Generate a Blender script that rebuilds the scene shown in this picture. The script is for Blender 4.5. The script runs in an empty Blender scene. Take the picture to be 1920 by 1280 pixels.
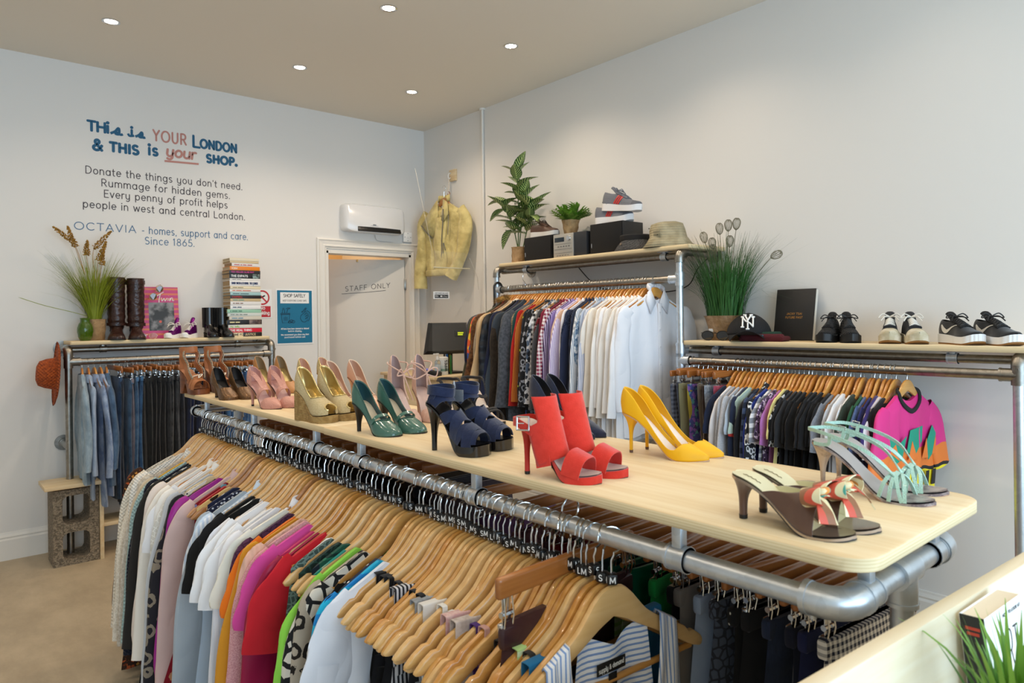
import bpy, bmesh, math, random
from math import sin, cos, pi, radians, sqrt
from mathutils import Vector as V, Matrix
SC = bpy.context.scene
COL = SC.collection
rnd = random.Random(11)

# ---------------------------------------------------------------- camera
cam = bpy.data.objects.new('camera', bpy.data.cameras.new('camera'))
COL.objects.link(cam)
cam.data.sensor_width = 36.0
cam.data.lens = 24.354
cam.data.shift_y = -0.02302
cam.data.clip_start = 0.02
_yaw, _roll = 0.710515525, -0.013213028
_f = V((sin(_yaw), cos(_yaw), 0)); _r = V((cos(_yaw), -sin(_yaw), 0)); _u = V((0, 0, 1))
_r2 = _r * cos(_roll) + _u * sin(_roll); _u2 = -_r * sin(_roll) + _u * cos(_roll)
_m = Matrix((_r2, _u2, -_f)).transposed().to_4x4(); _m.translation = V((0, 0, 1.48))
cam.matrix_world = _m
SC.camera = cam
cam.data.dof.use_dof = True; cam.data.dof.focus_distance = 2.5; cam.data.dof.aperture_fstop = 7.1
# ---------------------------------------------------------------- view, world, daylight
SC.view_settings.view_transform = 'Standard'
SC.view_settings.look = 'None'
SC.view_settings.gamma = 1.0
SC.view_settings.use_curve_mapping = False
SC.view_settings.exposure = 0.0
wld = bpy.data.worlds.new('daylight_sky'); SC.world = wld; wld.use_nodes = True
wld.node_tree.nodes['Background'].inputs[0].default_value = (0.70, 0.84, 1.0, 1)
wld.node_tree.nodes['Background'].inputs[1].default_value = 1.0

def area(name, loc, rot, sx, sy, power, color):
    d = bpy.data.lights.new(name, 'AREA'); d.shape = 'RECTANGLE'; d.size = sx; d.size_y = sy
    d.energy = power; d.color = color
    o = bpy.data.objects.new(name, d); o.location = loc; o.rotation_euler = rot; COL.objects.link(o); return o
# daylight entering through the shop window in the front wall (behind the camera)
area('window_daylight', (1.0, -2.45, 1.55), (pi / 2, 0, 0), 4.6, 2.3, 165, (0.56, 0.78, 1.0))
SPOT_POWER, SPOT_COLOR = 42, (1.0, 0.81, 0.62)

XW, YB, ZC = 3.592, 5.396, 3.22      # right wall, back wall, ceiling
XL, YF = -2.4, -2.6                  # left wall, front wall

# ---------------------------------------------------------------- materials
MATS = {}
def lin(h):
    h = h.lstrip('#'); out = []
    for i in (0, 2, 4):
        c = int(h[i:i + 2], 16) / 255
        out.append(c / 12.92 if c <= .04045 else ((c + .055) / 1.055) ** 2.4)
    return (*out, 1)
def mat(col, rough=.7, metal=0.0, pat=None, bump=None, spec=.5, coat=0, trans=0, alpha=1, emit=0, sheen=0, sss=0):
    key = (col, rough, metal, pat, bump, spec, coat, trans, alpha, emit, sheen)
    if key in MATS: return MATS[key]
    m = bpy.data.materials.new('mat_%d' % len(MATS)); m.use_nodes = True; MATS[key] = m
    nt = m.node_tree; N = nt.nodes; L = nt.links; b = N['Principled BSDF']
    I = b.inputs
    base = lin(col)
    I['Base Color'].default_value = base; I['Roughness'].default_value = rough; I['Metallic'].default_value = metal
    I['Specular IOR Level'].default_value = spec
    if coat: I['Coat Weight'].default_value = coat; I['Coat Roughness'].default_value = .08
    if trans: I['Transmission Weight'].default_value = trans; I['IOR'].default_value = 1.45
    if alpha < 1: I['Alpha'].default_value = alpha
    if sheen: I['Sheen Weight'].default_value = sheen
    if emit: I['Emission Color'].default_value = base; I['Emission Strength'].default_value = emit
    m.diffuse_color = base
    tc = N.new('ShaderNodeTexCoord')
    def mapping(sx=1, sy=1, sz=1, rz=(0, 0, 0)):
        mp = N.new('ShaderNodeMapping'); mp.inputs['Scale'].default_value = (sx, sy, sz); mp.inputs['Rotation'].default_value = rz
        L.new(tc.outputs['Object'], mp.inputs[0]); return mp.outputs[0]
    def math_(op, a, bb=None, c=None):
        n = N.new('ShaderNodeMath'); n.operation = op
        for i, x in enumerate((a, bb, c)):
            if x is None: continue
            if isinstance(x, (int, float)): n.inputs[i].default_value = x
            else: L.new(x, n.inputs[i])
        return n.outputs[0]
    def noise(vec, sc, det=3, r=.55):
        n = N.new('ShaderNodeTexNoise'); n.inputs['Scale'].default_value = sc; n.inputs['Detail'].default_value = det
        n.inputs['Roughness'].default_value = r
        L.new(vec, n.inputs['Vector']); return n.outputs['Fac'], n.outputs['Color']
    def voro(vec, sc, feat='F1', rand=1.0):
        n = N.new('ShaderNodeTexVoronoi'); n.feature = feat; n.inputs['Scale'].default_value = sc
        n.inputs['Randomness'].default_value = rand; L.new(vec, n.inputs['Vector']); return n
    def mix(fac, a, bb):
        n = N.new('ShaderNodeMix'); n.data_type = 'RGBA'
        if isinstance(fac, (int, float)): n.inputs[0].default_value = fac
        else: L.new(fac, n.inputs[0])
        for i, x in ((6, a), (7, bb)):
            if isinstance(x, tuple): n.inputs[i].default_value = x
            else: L.new(x, n.inputs[i])
        return n.outputs[2]
    def smooth(x, lo, hi):
        n = N.new('ShaderNodeMapRange'); n.interpolation_type = 'SMOOTHSTEP'; L.new(x, n.inputs[0])
        n.inputs[1].default_value = lo; n.inputs[2].default_value = hi; return n.outputs[0]
    def comp(i, vec=None):
        s = N.new('ShaderNodeSeparateXYZ'); L.new(vec or tc.outputs['Object'], s.inputs[0]); return s.outputs[i]
    def setbump(h, strength, dist=.002):
        n = N.new('ShaderNodeBump'); n.inputs['Strength'].default_value = strength; n.inputs['Distance'].default_value = dist
        L.new(h, n.inputs['Height']); L.new(n.outputs[0], I['Normal'])
    out = None
    if pat:
        k = pat[0]
        if k == 'stripe':      # col2, scale, axis, fraction
            x = math_('FRACT', math_('MULTIPLY', comp(pat[3]), pat[2])); out = mix(math_('GREATER_THAN', x, pat[4]), base, lin(pat[1]))
        elif k == 'check':     # col2, scale  (gingham)
            a = math_('GREATER_THAN', math_('FRACT', math_('MULTIPLY', comp(0), pat[2])), .5)
            c = math_('GREATER_THAN', math_('FRACT', math_('MULTIPLY', comp(2), pat[2])), .5)
            out = mix(math_('MULTIPLY', math_('ADD', a, c), .5), base, lin(pat[1]))
        elif k == 'plaid':     # col2, col3, scale
            a = math_('GREATER_THAN', math_('FRACT', math_('MULTIPLY', comp(0), pat[3])), .55)
            c = math_('GREATER_THAN', math_('FRACT', math_('MULTIPLY', comp(2), pat[3])), .55)
            d = math_('GREATER_THAN', math_('FRACT', math_('ADD', math_('MULTIPLY', comp(2), pat[3]), .3)), .9)
            out = mix(math_('MULTIPLY', d, .8), mix(math_('MULTIPLY', math_('ADD', a, c), .5), base, lin(pat[1])), lin(pat[2]))
        elif k == 'dots':      # col2, scale, r
            v = voro(mapping(), pat[2], 'F1', .35); out = mix(math_('LESS_THAN', v.outputs['Distance'], pat[3]), base, lin(pat[1]))
        elif k == 'floral':    # list of colours, scale, r
            nz = noise(mapping(), 60)[1]; mp = N.new('ShaderNodeVectorMath'); mp.operation = 'MULTIPLY_ADD'
            L.new(nz, mp.inputs[0]); mp.inputs[1].default_value = (.035,) * 3; L.new(tc.outputs['Object'], mp.inputs[2])
            v = voro(mp.outputs[0], pat[2]); r = N.new('ShaderNodeValToRGB'); r.color_ramp.interpolation = 'CONSTANT'
            cs = pat[1].split(','); r.color_ramp.elements[0].color = lin(cs[0])
            for i, c in enumerate(cs[1:]):
                if i == 0: e = r.color_ramp.elements[1]; e.position = 1 / len(cs)
                else: e = r.color_ramp.elements.new((i + 1) / len(cs))
                e.color = lin(c)
            L.new(comp(0, v.outputs['Color']), r.inputs[0])
            out = mix(math_('LESS_THAN', v.outputs['Distance'], pat[3]), base, r.outputs[0])
        elif k == 'leopard':   # ring colour, scale
            nz = noise(mapping(), 40)[1]; mp = N.new('ShaderNodeVectorMath'); mp.operation = 'MULTIPLY_ADD'
            L.new(nz, mp.inputs[0]); mp.inputs[1].default_value = (.02,) * 3; L.new(tc.outputs['Object'], mp.inputs[2])
            v = voro(mp.outputs[0], pat[2]); d = v.outputs['Distance']
            f = math_('MULTIPLY', math_('GREATER_THAN', d, .25), math_('LESS_THAN', d, .45))
            out = mix(f, mix(noise(mapping(), 9)[0], base, lin(pat[3]) if len(pat) > 3 else base), lin(pat[1]))
        elif k == 'lace':      # col2 in the cells, scale, width
            v = voro(mapping(), pat[2], 'DISTANCE_TO_EDGE'); out = mix(math_('GREATER_THAN', v.outputs['Distance'], pat[3]), base, lin(pat[1]))
            setbump(v.outputs['Distance'], .5)
        elif k == 'noise':     # col2, scale, contrast lo, hi
            lo, hi = (pat[3], pat[4]) if len(pat) > 4 else (.35, .65)
            out = mix(smooth(noise(mapping(), pat[2], 5)[0], lo, hi), base, lin(pat[1]))
        elif k == 'glitter':
            v = voro(mapping(), pat[2]); out = mix(comp(0, v.outputs['Color']), base, lin(pat[1]))
        elif k == 'denim':
            a = noise(mapping(), 14, 4)[0]; c = noise(mapping(300, 300, 40), 1, 2)[0]
            out = mix(smooth(math_('ADD', math_('MULTIPLY', a, .7), math_('MULTIPLY', c, .3)), .36, .66), base, lin(pat[1]))
        elif k == 'wood':      # col2, axis of grain, scale
            s = [14, 14, 14]; s[pat[2]] = .9
            f = noise(mapping(*s), pat[3], 5, .65)[0]
            s2 = [60, 60, 60]; s2[pat[2]] = 2.5
            f2 = noise(mapping(*s2), pat[3], 2)[0]
            out = mix(smooth(math_('ADD', math_('MULTIPLY', f, .7), math_('MULTIPLY', f2, .3)), .36, .66), base, lin(pat[1]))
        elif k == 'ply':       # edge layers along z
            f = math_('FRACT', math_('MULTIPLY', comp(2), pat[2])); n = noise(mapping(8, 8, 300), 1)[0]
            out = mix(math_('MULTIPLY', smooth(f, .35, .6), math_('ADD', n, .2)), base, lin(pat[1]))
        elif k == 'multi':     # striped in several colours along a direction: colours, scale, direction
            d = N.new('ShaderNodeVectorMath'); d.operation = 'DOT_PRODUCT'; L.new(tc.outputs['Object'], d.inputs[0]); d.inputs[1].default_value = pat[3]
            r = N.new('ShaderNodeValToRGB'); r.color_ramp.interpolation = 'CONSTANT'; cs = pat[1].split(','); r.color_ramp.elements[0].color = lin(cs[0])
            r.color_ramp.elements.remove(r.color_ramp.elements[1])
            for i, c in enumerate(cs[1:]): r.color_ramp.elements.new((i + 1) / len(cs)).color = lin(c)
            L.new(math_('FRACT', math_('MULTIPLY', d.outputs['Value'], pat[2])), r.inputs[0]); out = r.outputs[0]
        elif k == 'galv':
            v = voro(mapping(), 55); n = noise(mapping(), 9, 4)[0]
            out = mix(math_('MULTIPLY', math_('ADD', comp(0, v.outputs['Color']), n), .5), base, lin(pat[1]))
        elif k == 'snake':
            nz = noise(mapping(), 30, 4)[0]; v = voro(mapping(), 260); out = mix(math_('MULTIPLY', smooth(nz, .42, .62), math_('ADD', .45, v.outputs['Distance'])), base, lin(pat[1]))
        elif k == 'zebra':     # striped leaf: u in x attribute via UV
            uv = N.new('ShaderNodeUVMap'); s = N.new('ShaderNodeSeparateXYZ'); L.new(uv.outputs[0], s.inputs[0])
            au = math_('ABSOLUTE', s.outputs[0]); w = math_('FRACT', math_('ADD', math_('MULTIPLY', s.outputs[1], 8), math_('MULTIPLY', au, -2.2)))
            line = math_('MULTIPLY', math_('GREATER_THAN', w, .62), math_('LESS_THAN', au, .86)); mid = math_('LESS_THAN', au, .07)
            out = mix(math_('MAXIMUM', line, mid), base, lin(pat[1]))
        elif k == 'tip':       # blades change colour with height (object z)
            out = mix(smooth(comp(2), pat[2], pat[3]), base, lin(pat[1]))
            out = mix(math_('MULTIPLY', noise(mapping(30, 30, 3), 1)[0], .5), out, lin(pat[4]))
        elif k == 'floor':
            a = noise(mapping(), 1.1, 6, .6)[0]; c = noise(mapping(1.6, .7, 1), 3.2, 6, .7)[0]
            out = mix(smooth(math_('ADD', math_('MULTIPLY', a, .5), math_('MULTIPLY', c, .5)), .38, .63), base, lin(pat[1]))
        elif k == 'block':
            v = voro(mapping(), 120); n = noise(mapping(), 60, 5)[0]
            out = mix(smooth(math_('ADD', math_('MULTIPLY', comp(0, v.outputs['Color']), .5), math_('MULTIPLY', n, .5)), .3, .65), base, lin(pat[1]))
            setbump(math_('ADD', n, v.outputs['Distance']), 1.0, .006)
        elif k == 'bands':     # sharp bands along z: 'z:hex,z:hex...' from the top down, with wavy borders along x
            nz = math_('MULTIPLY', math_('SUBTRACT', noise(mapping(1, 0, 0), 9, 1)[0], .5), pat[2]); z = math_('ADD', comp(2), nz)
            out = base
            for it in pat[1].split(','):
                zz, cc = it.split(':'); out = mix(math_('LESS_THAN', z, float(zz)), out, lin(cc))
        if out is not None: L.new(out, I['Base Color'])
    if bump:                   # kind, scale, strength
        if bump[0] == 'noise': setbump(noise(mapping(), bump[1], 4)[0], bump[2])
        elif bump[0] == 'rib': setbump(math_('SINE', math_('MULTIPLY', comp(bump[3] if len(bump) > 3 else 0), bump[1])), bump[2], .003)
        elif bump[0] == 'weave':
            a = math_('SINE', math_('MULTIPLY', comp(0), bump[1])); c = math_('SINE', math_('MULTIPLY', comp(2), bump[1])); setbump(math_('MULTIPLY', a, c), bump[2], .003)
        elif bump[0] == 'voro': setbump(voro(mapping(), bump[1]).outputs['Distance'], bump[2], .004)
        elif bump[0] == 'crease': 
            n = noise(mapping(), bump[1], 2)[0]; setbump(math_('ABSOLUTE', math_('SUBTRACT', n, .5)), bump[2], .02)
    return m

# ---------------------------------------------------------------- objects and tags
def tag(o, label=None, cat=None, group=None, kind=None):
    if label: o['label'] = label
    if cat: o['category'] = cat
    if group: o['group'] = group
    if kind: o['kind'] = kind
    return o
def thing(name, label, cat, loc=(0, 0, 0), rz=0, group=None, scale=1.0, rot=None):
    o = bpy.data.objects.new(name, None); o.empty_display_size = .05; COL.objects.link(o)
    o.location = loc; o.rotation_euler = rot or (0, 0, rz)
    if scale != 1.0: o.scale = (scale,) * 3
    return tag(o, label, cat, group)
def put(name, me, parent=None, mats=None, loc=None, rot=None):
    o = bpy.data.objects.new(name, me); COL.objects.link(o)
    if parent: o.parent = parent
    if loc is not None: o.location = loc
    if rot is not None: o.rotation_euler = rot
    if mats:
        for i, m in enumerate(mats if isinstance(mats, (list, tuple)) else [mats]):
            if i < len(o.material_slots): o.material_slots[i].link = 'OBJECT'; o.material_slots[i].material = m
    return o
def dup(root, loc=None, rot=None, scale=None):
    r = root.copy(); COL.objects.link(r)
    if loc is not None: r.location = loc
    if rot is not None: r.rotation_euler = rot
    if scale is not None: r.scale = (scale,) * 3
    for ch in list(root.children):
        c = ch.copy(); COL.objects.link(c); c.parent = r
        for g in list(ch.children):
            d = g.copy(); COL.objects.link(d); d.parent = c
    return r

def lerp(a, b, t): return a + (b - a) * t
def sstep(x, a, b):
    t = min(1, max(0, (x - a) / (b - a))); return t * t * (3 - 2 * t)
def curve(tab):
    """monotone-ish cubic through (x, y) pairs"""
    xs = [p[0] for p in tab]; ys = [p[1] for p in tab]; n = len(xs)
    d = [(ys[i + 1] - ys[i]) / (xs[i + 1] - xs[i]) for i in range(n - 1)]
    mm = [d[0]] + [0 if d[i - 1] * d[i] <= 0 else 2 * d[i - 1] * d[i] / (d[i - 1] + d[i]) for i in range(1, n - 1)] + [d[-1]]
    def f(x):
        if x <= xs[0]: return ys[0]
        if x >= xs[-1]: return ys[-1]
        i = max(j for j in range(n - 1) if xs[j] <= x); h = xs[i + 1] - xs[i]; t = (x - xs[i]) / h
        return (ys[i] * (1 + 2 * t) * (1 - t) ** 2 + mm[i] * h * t * (1 - t) ** 2 + ys[i + 1] * t * t * (3 - 2 * t) + mm[i + 1] * h * t * t * (t - 1))
    return f
def spline(pts, n=8, closed=False):
    P = [V(p) for p in pts]; out = []; m = len(P)
    rng = range(m) if closed else range(m - 1)
    for i in rng:
        if closed: a, b, c, d = P[i - 1], P[i], P[(i + 1) % m], P[(i + 2) % m]
        else: a, b, c, d = P[max(i - 1, 0)], P[i], P[i + 1], P[min(i + 2, m - 1)]
        for k in range(n):
            t = k / n
            out.append(.5 * ((2 * b) + (c - a) * t + (2 * a - 5 * b + 4 * c - d) * t * t + (3 * b - a - 3 * c + d) * t ** 3))
    if not closed: out.append(P[-1].copy())
    return out

class MB:
    def __init__(s): s.v = []; s.f = []; s.m = []; s.uv = {}
    def add(s, vs, fs, mi=0):
        o = len(s.v); s.v += [tuple(p) for p in vs]
        for f in fs: s.f.append(tuple(i + o for i in f)); s.m.append(mi)
        return s
    def box(s, c, d, mi=0, rz=0, rot=None):
        c = V(c); hx, hy, hz = d[0] / 2, d[1] / 2, d[2] / 2
        vs = [V((x, y, z)) for x in (-hx, hx) for y in (-hy, hy) for z in (-hz, hz)]
        R = rot if rot is not None else Matrix.Rotation(rz, 3, 'Z')
        vs = [R @ p + c for p in vs]
        return s.add(vs, [(0, 1, 3, 2), (4, 6, 7, 5), (0, 4, 5, 1), (2, 3, 7, 6), (0, 2, 6, 4), (1, 5, 7, 3)], mi)
    def rbox(s, c, d, r=.004, mi=0, rz=0, seg=2, rot=None):
        bm = bmesh.new(); bmesh.ops.create_cube(bm, size=1)
        for v in bm.verts: v.co = V((v.co.x * d[0], v.co.y * d[1], v.co.z * d[2]))
        bmesh.ops.bevel(bm, geom=bm.edges[:], offset=min(r, min(d) * .49), segments=seg, affect='EDGES', profile=.5)
        R = rot if rot is not None else Matrix.Rotation(rz, 3, 'Z'); c = V(c)
        bm.verts.index_update(); s.add([R @ v.co + c for v in bm.verts], [[v.index for v in f.verts] for f in bm.faces], mi); bm.free(); return s
    def tube(s, pts, r, n=10, closed=False, caps=True, mi=0, squash=None):
        P = [V(p) for p in pts]; m = len(P); rs = r if isinstance(r, (list, tuple)) else [r] * m
        T = []
        for i in range(m):
            a = P[i - 1] if (i > 0 or closed) else P[i]; b = P[(i + 1) % m] if (i < m - 1 or closed) else P[i]
            t = b - a; T.append(t.normalized() if t.length > 1e-9 else V((0, 0, 1)))
        up = V((0, 0, 1)) if abs(T[0].z) < .9 else V((1, 0, 0))
        nrm = (up - T[0] * up.dot(T[0])).normalized(); vs = []
        for i in range(m):
            nrm = nrm - T[i] * nrm.dot(T[i])
            nrm = nrm.normalized() if nrm.length > 1e-6 else T[i].orthogonal().normalized()
            bn = T[i].cross(nrm)
            for k in range(n):
                a = 2 * pi * k / n; d = nrm * cos(a) * rs[i] + bn * sin(a) * rs[i]
                if squash: d = d - squash[0] * d.dot(squash[0]) * (1 - squash[1])
                vs.append(P[i] + d)
        fs = []
        for i in range(m if closed else m - 1):
            j = (i + 1) % m
            for k in range(n): fs.append((i * n + k, i * n + (k + 1) % n, j * n + (k + 1) % n, j * n + k))
        if caps and not closed: fs += [tuple(range(n - 1, -1, -1)), tuple((m - 1) * n + k for k in range(n))]
        return s.add(vs, fs, mi)
    def cyl(s, a, b, r, n=20, r2=None, mi=0): return s.tube([a, b], [r, r if r2 is None else r2], n, mi=mi)
    def loft(s, loops, caps=True, mi=0, closed=True):
        n = len(loops[0]); vs = [p for l in loops for p in l]; fs = []
        for i in range(len(loops) - 1):
            for k in range(n if closed else n - 1): fs.append((i * n + k, i * n + (k + 1) % n, (i + 1) * n + (k + 1) % n, (i + 1) * n + k))
        if caps: fs += [tuple(range(n - 1, -1, -1)), tuple((len(loops) - 1) * n + k for k in range(n))]
        return s.add(vs, fs, mi)
    def grid(s, rows, mi=0): return s.loft(rows, False, mi, False)
    def lathe(s, prof, c=(0, 0, 0), n=24, mi=0, wob=None):
        c = V(c); loops = []
        for j, (r, z) in enumerate(prof):
            loops.append([c + V((r * cos(2 * pi * k / n), r * sin(2 * pi * k / n), z)) * 1.0 if not wob else c + V((cos(2 * pi * k / n) * (r + wob(k / n, z)), sin(2 * pi * k / n) * (r + wob(k / n, z)), z)) for k in range(n)])
        return s.loft(loops, False, mi)
    def ball(s, c, r, n=12, mi=0, sc=(1, 1, 1)):
        c = V(c); loops = []
        for j in range(1, n // 2):
            a = pi * j / (n // 2); loops.append([c + V((r * sc[0] * sin(a) * cos(2 * pi * k / n), r * sc[1] * sin(a) * sin(2 * pi * k / n), -r * sc[2] * cos(a))) for k in range(n)])
        return s.loft(loops, True, mi)
    def ribbon(s, pts, nrm, w, th=.0015, mi=0):
        """band along pts; nrm: list of normals or one; w: width or list; flat with thickness"""
        P = [V(p) for p in pts]; m = len(P); loops = []
        for i in range(m):
            t = (P[min(i + 1, m - 1)] - P[max(i - 1, 0)]); t = t.normalized() if t.length > 0 else V((0, 1, 0))
            nn = V(nrm[i] if isinstance(nrm, list) else nrm); nn = (nn - t * nn.dot(t)); nn = nn.normalized() if nn.length > 1e-6 else t.orthogonal().normalized()
            b = t.cross(nn); ww = w[i] if isinstance(w, (list, tuple)) else w
            loops.append([P[i] + b * ww / 2 + nn * th / 2, P[i] - b * ww / 2 + nn * th / 2, P[i] - b * ww / 2 - nn * th / 2, P[i] + b * ww / 2 - nn * th / 2])
        return s.loft(loops, True, mi)
    def data(s, name, mats=(), smooth=True, angle=38, doubles=0, recalc=False):
        me = bpy.data.meshes.new(name); me.from_pydata(s.v, [], s.f)
        for m in (mats if isinstance(mats, (list, tuple)) else [mats]): me.materials.append(m)
        if any(s.m): me.polygons.foreach_set('material_index', s.m)
        if recalc or doubles:
            bm = bmesh.new(); bm.from_mesh(me)
            if doubles: bmesh.ops.remove_doubles(bm, verts=bm.verts[:], dist=doubles)
            if recalc: bmesh.ops.recalc_face_normals(bm, faces=bm.faces[:])
            bm.to_mesh(me); bm.free()
        if s.uv:
            uvl = me.uv_layers.new(name='UVMap')
            for i, l in enumerate(me.loops): uvl.data[i].uv = s.uv.get(l.vertex_index, (0, 0))
        if smooth:
            me.polygons.foreach_set('use_smooth', [True] * len(me.polygons))
            if angle < 180: me.set_sharp_from_angle(angle=radians(angle))
        me.update(); return me
    def build(s, name, mats, parent=None, loc=None, rot=None, **k):
        return put(name, s.data(name, mats, **k), parent, None, loc, rot)

def structure(o): o['kind'] = 'structure'; return o

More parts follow.
